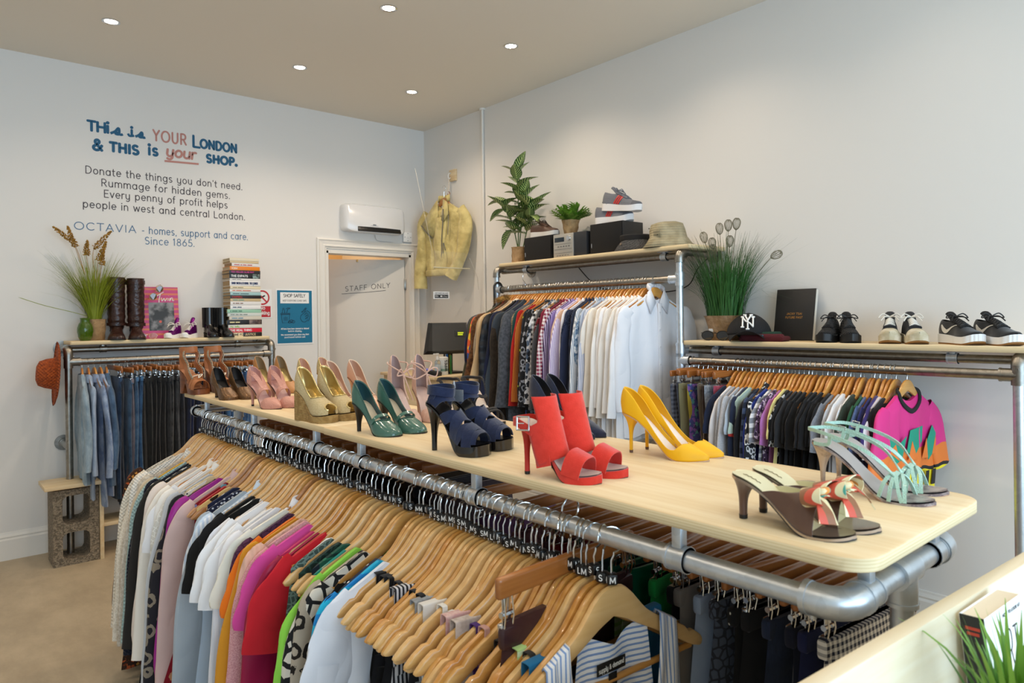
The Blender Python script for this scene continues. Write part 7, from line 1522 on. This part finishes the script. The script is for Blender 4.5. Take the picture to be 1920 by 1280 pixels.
fp = thing('potted_fern', 'small feathery green plant in a paper pot on the stereo', 'plant', (3.40, 3.325, 2.043)); paper_pot(fp, .042, .056, .098, '#b8986c', 12)
rl = random.Random(4); m = MB()
for i in range(120):
    a = rl.uniform(0, 6.28); el = rl.uniform(.45, 1.52); L = rl.uniform(.10, .165); d = V((cos(a) * cos(el), sin(a) * cos(el), sin(el))); s0 = V((.02 * cos(a), .02 * sin(a), .085))
    for k in range(1, 8):
        v = k / 8; p = s0 + d * L * v + V((0, 0, -.03 * v * v)); sd = d.cross(V((0, 0, 1))).normalized()
        for s in (-1, 1): leaf(m, p, d * .7 + sd * s * .8, (0, 0, 1), .034, .012, .2)
m.build('foliage', mat('#8db347', .5, pat=('noise', '#5d8c2a', 30)), fp, angle=180)

# ================================================================ UPPER SHELF: speakers, stereo, hats
def speaker(y, lb, z=ZUS, w=.145, d=.20, h=.165):
    t = thing('bookshelf_speaker', lb, 'speaker', (3.40, y, z), 0, 'stereo speakers'); m = MB(); m.rbox((0, 0, h / 2), (d, w * 2, h) if False else (d, w, h), .003); m.build('cabinet', mat('#141414', .5, pat=('wood', '#1d1b1a', 2, 1)), t)
    m = MB(); m.rbox((-d / 2 - .003, 0, h / 2), (.006, w * .94, h * .94), .002); g = m.build('grille', mat('#0a0a0b', .9, bump=('voro', 900, .5)), t); m = MB(); m.rbox((-d / 2 - .007, w * .35, h * .35), (.001, .006, .03), .0003); m.build('badge', M_CHROME, g); return t
# wide black speakers
def wide_speaker(y0, y1, h, lb):
    t = thing('bookshelf_speaker', lb, 'speaker', (3.41, (y0 + y1) / 2, ZUS), 0, 'stereo speakers'); w = abs(y1 - y0); m = MB(); m.rbox((0, 0, h / 2), (.2, w, h), .003); m.build('cabinet', mat('#121213', .45), t)
    m = MB(); m.rbox((-.103, 0, h / 2), (.006, w * .97, h * .97), .002); g = m.build('grille', mat('#0a0a0b', .9), t); m = MB(); m.rbox((-.1065, w * .44, h * .3), (.001, .005, .03), .0003); m.build('badge', M_CHROME, g)
wide_speaker(3.42, 3.70, .172, 'black loudspeaker on the upper shelf under the brown deck shoe'); wide_speaker(2.79, 3.06, .198, 'black loudspeaker on the upper shelf under the red-striped trainers')
stt = thing('hifi_unit', 'compact silver-fronted stereo unit between the two speakers', 'stereo', (3.40, 3.235, ZUS)); m = MB(); m.rbox((0, 0, .083), (.2, .30, .16), .003); m.build('casing', mat('#23262b', .4), stt); m = MB(); m.rbox((-.104, .055, .083), (.010, .185, .158), .002); fpn = m.build('front_panel', mat('#b9b6ae', .35, .6), stt)
m = MB(); m.rbox((-.110, .09, .125), (.003, .09, .03), .001); m.build('display', mat('#1c2a36', .3), fpn); m = MB(); m.lathe([(0, .012), (.015, .012), (.017, 0)], n=20); k_ = m.build('volume_knob', M_CHROME, fpn, (-.109, 0.0, .13), (0, -pi / 2, 0))
m = MB(); m.rbox((-.110, .055, .095), (.002, .15, .002), .0005); m.rbox((-.110, .055, .06), (.002, .16, .003), .0005); m.rbox((-.110, .055, .035), (.002, .16, .002), .0005)
for i in range(5): m.rbox((-.110, .10 - .025 * i, .078), (.003, .014, .008), .001); m.rbox((-.110, .11 - .025 * i, .018), (.003, .014, .006), .001)
m.build('buttons', mat('#6c6c6a', .4), fpn)
def bucket(loc, lb, prof, m_, seed, rot=None, extra=None, band=None):
    t = thing('bucket_hat', lb, 'hat', loc, 0, None, 1.0, rot); r_ = random.Random(seed); ph = r_.uniform(0, 6); m = MB(); m.lathe(prof, n=40, wob=lambda a, z: .005 * sin(a * 2 * pi * 3 + ph + 12 * z) + .004 * sin(a * 2 * pi * 5 - 20 * z)); o = m.build('hat_body', m_, t, angle=70); md = o.modifiers.new('thickness', 'SOLIDIFY'); md.thickness = .003; md.offset = 0; return t
h1 = bucket((3.385, 2.75, ZUS), 'charcoal wool bucket hat with black band on the upper shelf', [(.135, .002), (.118, .03), (.10, .062), (.096, .068)], mat('#3a3a3b', .95, pat=('noise', '#5a5a5a', 160), bump=('weave', 700, .8)), 3)
m = MB(); m.lathe([(.097, .066), (.1, .075), (.1, .098), (.095, .104), (.0, .107)], n=40); m.build('crown', mat('#121214', .8), h1); m = MB(); m.lathe([(0, .003), (.007, .003), (.008, 0)], n=14); m.build('button', mat('#6a5a48', .4), h1, (-.111, .025, .046), (0, -pi / 2 + .4, 0))
M_KH = mat('#a89f83', .9, pat=('noise', '#8d8468', 14), bump=('rib', 420, .4, 2))
h2 = bucket((3.375, 2.50, ZUS), 'khaki canvas bucket hat with eyelet flap on the upper shelf edge', [(.155, .002), (.128, .035), (.112, .062), (.108, .066), (.103, .11), (.09, .142), (.05, .155), (.0, .157)], M_KH, 6)
m = MB(); m.rbox((-.117, -.01, .082), (.006, .05, .042), .003, rot=Matrix.Rotation(radians(-8), 3, 'Y')); m.build('flap', M_KH, h2); m = MB()
for y_, z in ((-.015, .09), (-.015, .074), (.02, .015), (.045, .115)): m.ball((-.119 if z > .05 else -.143, y_, z), .0045, 8, sc=(.4, 1, 1))
m.build('eyelet', mat('#4b4636', .5, .6), h2)

# ================================================================ LOW SHELF ON THE RIGHT WALL
def sunglasses(loc, rz, lb, lens, frame, w=.062, hgt=.042, group=None, rot=None, r=.0022, round_=True):
    t = thing('sunglasses', lb, 'sunglasses', loc, rz, group, 1.0, rot)
    for s in (-1, 1):
        P = [V((s * (.009 + w / 2) + w / 2 * cos(a), -.003 * abs(cos(a)), hgt * .55 + hgt * .5 * sin(a) * (.9 if sin(a) > 0 else 1.05))) for a in [2 * pi * k / 24 for k in range(24)]]; m = MB(); m.tube(P, r, 6, closed=True); m.build('rim', frame, t)
        m = MB(); m.add(P + [p + V((0, .0015, 0)) for p in P], [tuple(range(24)), tuple(range(47, 23, -1))]); m.build('lens', lens, t, smooth=False)
        m = MB(); m.tube(spline([(s * (w + .009), 0, hgt * .8), (s * (w + .014), .006, hgt * .8), (s * (w + .012), .08, hgt * .75), (s * (w + .004), .115, hgt * .68), (s * (w - .002), .13, hgt * .4)], 6), r * .8, 6); m.build('temple_arm', frame, t)
    m = MB(); m.tube(spline([(-.011, 0, hgt * .72), (0, -.003, hgt * .8), (.011, 0, hgt * .72)], 5), r, 6); m.build('bridge', frame, t); return t
sunglasses((3.30, 2.14, ZSH), radians(-78), 'black round sunglasses on the low shelf in front of the kraft paper pot', mat('#15181d', .06, coat=1.0), M_BLACK, .066, .052)
cp = thing('beanie_hat', 'dark green and burgundy folded beanie under the black cap', 'hat', (3.33, 1.90, ZSH), radians(-80))
def roll(pts, rx, rz_, m_, name): m = MB(); m.tube(spline(pts, 8), rx, 14, squash=(V((0, 0, 1)), rz_)); m.build(name, m_, cp, angle=180)
M_GB, M_WB = mat('#173a2c', .95, bump=('weave', 800, .6)), mat('#57161f', .95, bump=('weave', 800, .6))
m = MB(); m.rbox((.03, .0, .013), (.23, .13, .026), .012, seg=3); m.build('lower_fold', M_WB, cp); m = MB(); m.rbox((.035, -.05, .024), (.22, .045, .03), .014, seg=3); m.build('rolled_cuff', M_WB, cp); m = MB(); m.rbox((.0, .01, .036), (.20, .12, .026), .012, seg=3); m.build('upper_fold', M_GB, cp); m = MB(); m.rbox((.045, -.074, .028), (.008, .001, .012), .0003); m.build('cuff_label', mat('#2c9ac0', .5), cp)
M_CAP = mat('#121215', .85, bump=('weave', 900, .3))
cpx = thing('baseball_cap', 'black baseball cap with white interlocked letters lying on the beanies', 'hat', (3.345, 1.965, ZSH + .052), radians(-62), None, 1.28)
m = MB(); dome = []
for j in range(13):
    e = (pi / 2) * j / 12; dome.append([V((.088 * cos(e) * cos(a), .098 * cos(e) * sin(a), .075 * sin(e) - .012 * max(0, cos(e)))) for a in [2 * pi * k / 36 for k in range(36)]])
m.loft(dome, False); o = m.build('crown', M_CAP, cpx, angle=180); md = o.modifiers.new('thickness', 'SOLIDIFY'); md.thickness = .002
m = MB(); rows = []
for j in range(7):
    v = j / 6; rows.append([V(((.086 + .0) * cos(a) * (1 - .12 * v), -(.09 * sin(a)) - .075 * v * sin(a) ** .6 * 1.0, -.012 + .012 * cos(a) ** 2 * 0 + .018 * v - .05 * v * abs(cos(a)) ** 2)) for a in [radians(8 + 164 * i / 20) for i in range(21)]])
m.grid(rows); o = m.build('peak', M_CAP, cpx, angle=180); md = o.modifiers.new('thickness', 'SOLIDIFY'); md.thickness = .003
m = MB(); fz = lambda x, z: (x, -.0995 * sqrt(max(0, 1 - (x / .09) ** 2 - ((z + .0) / .078) ** 2)) - .001, z)
def mono(*pts): m.tube([V(fz(x, z)) for x, z in pts], .0034, 6)
mono((-.02, .018), (-.02, .058)); mono((-.02, .056), (-.008, .042), (.008, .034), (.02, .02)); mono((.02, .018), (.02, .058)); mono((-.026, .018), (-.014, .018)); mono((.014, .058), (.026, .058)); mono((-.026, .058), (-.016, .058)); mono((-.012, .066), (0, .045)); mono((.012, .066), (0, .045)); mono((0, .045), (0, .010)); mono((-.007, .010), (.007, .010)); mono((-.018, .066), (-.006, .066)); mono((.006, .066), (.018, .066)); m.build('white_monogram', M_WHITE, cpx)
bk = thing('book', 'large black hardback book with gold title leaning on the wall', 'book', (3.50, 1.80, ZSH), 0, None, 1.0, (0, radians(11), 0))
m = MB(); m.rbox((0, 0, .137), (.024, .215, .274), .002); m.build('cover', mat('#1d1b1b', .55, pat=('dots', '#262322', 30, .3)), bk); m = MB(); m.box((.0, -.106, .137), (.019, .006, .268)); m.build('page_block', mat('#dcd7cb', .8), bk, smooth=False)
m = MB(); UYm = (0, -1, 0)
strokes(m, 'JACKY TSAI', (-.0125, .0, .135), UYm, UZ, .0145, .0017, .06, .5); strokes(m, 'FUTURE PAST', (-.0125, .0, .115), UYm, UZ, .0145, .0017, .06, .5, width=.095); m.build('gold_title', mat('#c98f45', .35, .6), bk)

# ================================================================ JEANS SHELF: magazine, glasses, books, straw hat
mg = thing('magazine', 'pink striped magazine with white script title leaning on the back wall', 'magazine', (1.31, 5.325, ZJS), 0, None, 1.0, (radians(-7), 0, radians(0)))
m = MB(); m.rbox((0, 0, .183), (.248, .012, .366), .001); m.build('cover', mat('#c4437f', .4, pat=('stripe', '#d9795a', 28, 2, .62)), mg, smooth=False)
m = MB(); m.box((.01, -.0066, .155), (.165, .001, .20)); m.build('cover_photo', mat('#2a2a2b', .35, pat=('noise', '#8f8f90', 9, .45, .6)), mg, smooth=False)
m = MB(); y_ = -.0072; m.tube(spline([(-.035, y_, .285), (-.01, y_, .305), (.03, y_, .33)], 5), .0028, 6); m.tube(spline([(.008, y_, .318), (-.002, y_, .28), (-.004, y_, .255)], 5), .0028, 6); m.tube(spline([(.012, y_, .29), (.016, y_, .265), (.03, y_, .285), (.036, y_, .265), (.05, y_, .288)], 5), .0024, 6); m.tube([(.058, y_, .286), (.055, y_, .266)], .0024, 6); m.tube([(.061, y_, .302), (.0612, y_, .303)], .003, 6); m.tube(spline([(.07, y_, .288), (.066, y_, .264), (.078, y_, .288), (.086, y_, .285), (.085, y_, .268), (.096, y_, .27)], 5), .0024, 6); m.build('script_title', M_WHITE, mg)
m = MB(); m.cyl((.0, -.006, .118), (.0, -.0085, .118), .009, 18); m.build('sticker', mat('#d8604f', .4), mg)
sunglasses((1.292, 5.282, ZJS + .305), 0, 'brown-lensed sunglasses hooked over the top of the pink magazine', mat('#5c3a14', .1, coat=1.0), mat('#b08b52', .3, .8), .05, .045, None, (0, radians(-52), 0), .0014)
sunglasses((1.19, 5.172, ZJS), radians(4), 'pink-tinted aviator sunglasses lying in front of the riding boot', mat('#c5787a', .08, coat=1.0, trans=.35), mat('#d8b0a0', .25, .8), .052, .04, None, None, .0014)
BK = '''.018|#e9dcc0||#a34a52|0|.215|cream paperback with a red ladybird title
.013|#d8c29a||#7a5b32|-.006|.21|thin tan paperback
.021|#e6e3e0|~9 3 6 8|#b5444c|.004|.205|white paperback with red script
.024|#ef8a1d|1Q84|#fbe9cf|.008|.22|orange paperback
.021|#2b2a2e|TED HELLER SLAB RAT|#c23a8a|.014|.228|charcoal paperback with pink title
.030|#19191b|THE EXPATS|#eeeeee|.012|.225|black paperback with bold white title
.012|#eeece8|~6 7|#77777a|.008|.22|slim white paperback
.036|#efedea|DAVID SIMON & ED BURNS  THE CORNER|#20305a|.01|.222|thick white paperback with navy lettering
.019|#ecdfbf|~7 9|#8d8468|.014|.224|pale yellow paperback
.019|#e9e7e3|~5 9 14|#c8622c|.012|.224|white paperback with an orange title
.020|#a9cfd0|~11 14|#4d6a70|.016|.224|pale aqua paperback
.020|#251f20|CAMPBELL|#c2322c|.018|.226|black paperback with red lettering
.018|#d1b98d|~8 9|#3f9ca0|.016|.224|sand paperback with turquoise letters
.024|#e9e7e4|~3 6 5|#8a6a5a|.018|.226|white paperback fading to black
.026|#f0efed|~6 7|#5a6a80|.016|.224|plain white thick paperback
.022|#9fcfb4|~2 9 6|#3f6f5a|.020|.252|mint green hardback
.022|#d5dcd6|~7 5 5 7|#7a8580|.022|.248|pale grey dotted hardback
.022|#d9d2c2|~9 8|#4f86a5|.022|.236|grey paperback with blue title
.030|#1a1718|~8 7|#e8d9a0|.024|.256|glossy black paperback with flame picture
.022|#e2e0d5|my  sally|#8fbf4a|.022|.244|ivory paperback with green letters
.027|#d81f3a|THE REAL THING|#f7ecee|.024|.250|scarlet paperback
.027|#e9d9b2|A TIME FOR JUSTICE|#2a2620|.026|.252|cream and black paperback at the bottom of the stack'''.split('\n')
zb = ZJS; rb = random.Random(8)
for i, ln in enumerate(BK[::-1]):
    h, c, tx, tc_, dx, w, ds = ln.split('|'); h = float(h) * 1.16; w = float(w); xr = 1.968 + float(dx) * .6 - .012; t = thing('book', ds + (' in the tall stack' if 'bottom' not in ds else ''), 'book', (xr - w / 2, 5.255, zb), radians(rb.uniform(-1, 1)), 'stacked paperbacks'); d_ = .165
    m = MB(); m.rbox((0, 0, .0012), (w, d_, .0022), .0004); m.rbox((0, 0, h - .0014), (w, d_, .0022), .0004); m.rbox((0, -d_ / 2 + .002, h / 2), (w, .004, h), .0012); m.build('cover', mat(c, .4), t)
    m = MB(); m.box((0, .002, h / 2), (w - .006, d_ - .008, h - .0046)); m.build('page_block', mat('#b99a70' if i % 3 else '#cdb894', .85, bump=('rib', 3000, .4, 2)), t, smooth=False)
    if tx:
        m = MB(); sz = min(h * .62, .02)
        if tx[0] == '~':
            x = -w * .42
            for n_ in tx[1:].split():
                m.box((x + int(n_) * .0022, -d_ / 2 - .0004, h / 2), (int(n_) * .0044, .0006, sz * .42)); x += int(n_) * .0044 + .006
            m.build('spine_lettering', mat(tc_, .5), t)
        else: strokes(m, tx, (-w * .44, -d_ / 2 - .0004, h / 2 - sz * .36), UX, UZ, sz, sz * .17, .05, width=min(text_width(tx, sz, .05), w * .86)); m.build('spine_lettering', mat(tc_, .5), t)
    if 'cream and black' in ds: m = MB(); m.rbox((w * .22, -d_ / 2 + .0015, h / 2), (w * .55, .0044, h * .98), .001); m.build('black_spine_half', mat('#1a1816', .4), t); m = MB(); strokes(m, 'JUSTICE', (-.0, -d_ / 2 - .0012, h / 2 - .007), UX, UZ, .02, .003, .04); m.build('spine_lettering', mat('#c9b890', .5), t)
    if 'flame' in ds: m = MB(); m.rbox((w * .3, -d_ / 2 + .0015, h / 2), (w * .34, .0044, h * .9), .001); m.build('spine_picture', mat('#8a7468', .4, pat=('noise', '#3a2a2a', 40)), t)
    if 'bold white' in ds: m = MB(); m.rbox((w * .36, -d_ / 2 + .0015, h / 2), (w * .22, .0044, h * .95), .001); m.build('spine_picture', mat('#9fb5ae', .4, pat=('noise', '#2a3030', 50)), t)
    zb += h + .0003
sh = thing('straw_hat', 'rust orange woven floppy hat hooked on the end of the jeans rack', 'hat', (.655, 5.145, 1.17), 0, None, 1.0, (radians(4), radians(-86), radians(-7)))
m = MB(); m.lathe([(.0, .10), (.045, .098), (.075, .085), (.09, .05), (.093, .006), (.10, -.004), (.15, -.012), (.185, -.008), (.195, .0), (.192, -.004), (.15, -.017), (.1, -.010), (.088, .0)], n=44, wob=lambda a, z: (.006 * sin(a * 2 * pi * 2 + 1) if z < .01 else 0)); m.build('woven_body', mat('#b8541a', .85, pat=('noise', '#8f3d12', 60), bump=('weave', 330, 1.0)), sh, angle=180)

# ================================================================ BREEZE BLOCK BENCH
bb = thing('breeze_block', 'rough concrete breeze block with two hollows standing under the jackets', 'block', (.738, 5.11, 0)); M_BB = mat('#6e6455', .95, pat=('block', '#9a8c78'))
m = MB(); w, d_, h = .243, .22, .462
def hole_block(m, z0, z1, hx, hz0, hz1, r):
    out = [(-w / 2, z0), (w / 2, z0), (w / 2, z1), (-w / 2, z1)]; n_ = 6; ins = []
    for cx, cz, a0 in ((hx - r, hz1 - r, 0), (-hx + r, hz1 - r, 90), (-hx + r, hz0 + r, 180), (hx - r, hz0 + r, 270)): ins.append([(cx + r * cos(radians(a0 + 90 * i / n_)), cz + r * sin(radians(a0 + 90 * i / n_))) for i in range(n_ + 1)])
    ring = ins[2] + ins[3] + ins[0] + ins[1]; NN_ = len(ring); corner = [out[0]] * (n_ + 1) + [out[1]] * (n_ + 1) + [out[2]] * (n_ + 1) + [out[3]] * (n_ + 1)
    o_ = len(m.v)
    for y in (-d_ / 2, d_ / 2): m.v += [(x, y, z) for x, z in ring] + [(x, y, z) for x, z in corner]
    for i in range(NN_):
        j = (i + 1) % NN_; m.f.append((o_ + i, o_ + j, o_ + NN_ + j, o_ + NN_ + i)); m.f.append((o_ + 2 * NN_ + j, o_ + 2 * NN_ + i, o_ + 3 * NN_ + i, o_ + 3 * NN_ + j)); m.f.append((o_ + i, o_ + 2 * NN_ + i, o_ + 2 * NN_ + j, o_ + j)); m.f.append((o_ + NN_ + j, o_ + 3 * NN_ + j, o_ + 3 * NN_ + i, o_ + NN_ + i)); m.m += [0] * 4
hole_block(m, 0, .231, .072, .035, .20, .035); hole_block(m, .231, .462, .072, .255, .425, .035); m.build('concrete', M_BB, bb, smooth=False)
pb = thing('plank_bench', 'pine planks forming a low shelf on the breeze block under the jeans', 'bench', (0, 0, 0)); m = MB(); m.rbox((.72, 5.09, .489), (.30, .27, .024), .003); m.build('top_plank', M_PINEX, pb); m = MB(); m.rbox((.874, 5.11, .235), (.022, .24, .47), .002); m.build('side_plank', M_PINE, pb); m = MB(); m.rbox((1.35, 5.16, .20), (.93, .24, .022), .002); m.build('low_shelf', M_PINEX, pb); m = MB(); m.rbox((1.80, 5.16, .10), (.022, .24, .19), .002); m.build('end_support', M_PINE, pb)

# ================================================================ FOREGROUND DISPLAY UNIT
fu = thing('display_unit', 'pine-fronted display unit at the bottom right corner, nearest the camera', 'display unit', (0, 0, 0))
M_PF = mat('#eadfc6', .5, pat=('wood', '#e0cfac', 0, .9)); fr = Matrix.Rotation(radians(-4.2), 3, 'Z')
m = MB(); m.rbox((1.35, .318, .5385), (1.9, .022, 1.077), .002, rot=fr); m.build('back_panel', M_PF, fu); m = MB(); m.rbox((1.33, .16, .865), (1.9, .32, .022), .002, rot=fr); m.build('shelf', M_PF, fu); m = MB(); m.rbox((.42, .235, .43), (.022, .30, .86), .002, rot=fr); m.build('side_panel', M_PF, fu); m = MB(); m.rbox((2.25, .10, .43), (.022, .30, .86), .002, rot=fr); m.build('side_panel', M_PF, fu)
ab = thing('book', 'white paperback with tall thin black title leaning on the pine panel', 'book', (1.155, .283, .8765), radians(-4), None, 1.0, (radians(-4), radians(-4), radians(-7)))
m = MB(); m.rbox((-.013, -.015, .1), (.116, .0015, .2), .0005); m.rbox((-.013, .015, .1), (.116, .0015, .2), .0005); m.build('cover', mat('#f4f4f2', .4), ab); m = MB(); m.rbox((-.0705, 0, .1), (.0015, .0305, .2), .0005); sp = m.build('spine', mat('#161616', .4), ab); m = MB(); m.box((-.012, 0, .1), (.112, .028, .196)); m.build('page_block', mat('#e8dcc4', .85), ab, smooth=False)
m = MB()
for k, (ch, x) in enumerate((('A', -.030), ('R', -.012), ('T', .006))): strokes(m, ch, (x, -.0162, .112), UX, UZ, .075, .0026, width=.0165)
for k, ch in enumerate('WORKS'): strokes(m, ch, (-.042 + .0165 * k, -.0162, .035), UX, UZ, .075, .0026, width=.015)
strokes(m, 'HOW TO LOOK AT', (.036, -.0162, .186), UX, UZ, .006, .0007, .05, 1); m.build('title_lettering', M_INK, ab)
m = MB(); [m.box((-.0715, 0, z), (.0006, w, .004)) for z, w in ((.183, .018), (.176, .015))]; m.build('spine_lettering', mat('#c8402c', .5), sp)
gg = thing('potted_grass', 'spiky bright green grass plant in front of the white book', 'plant', (.985, .232, .8765)); m = MB(); m.lathe([(0, 0), (.036, 0), (.046, .085), (.048, .09), (.044, .09), (.042, .075), (0, .074)], n=24); m.build('pot', M_WHITE, gg)
m = MB(); blades(m, 110, .032, .175, .5, .011, 71, .3, .55, (0, 0, .075)); m.build('foliage', mat('#4d8a22', .5, pat=('tip', '#8fb53a', .10, .26, '#2f6a1c')), gg, angle=180)
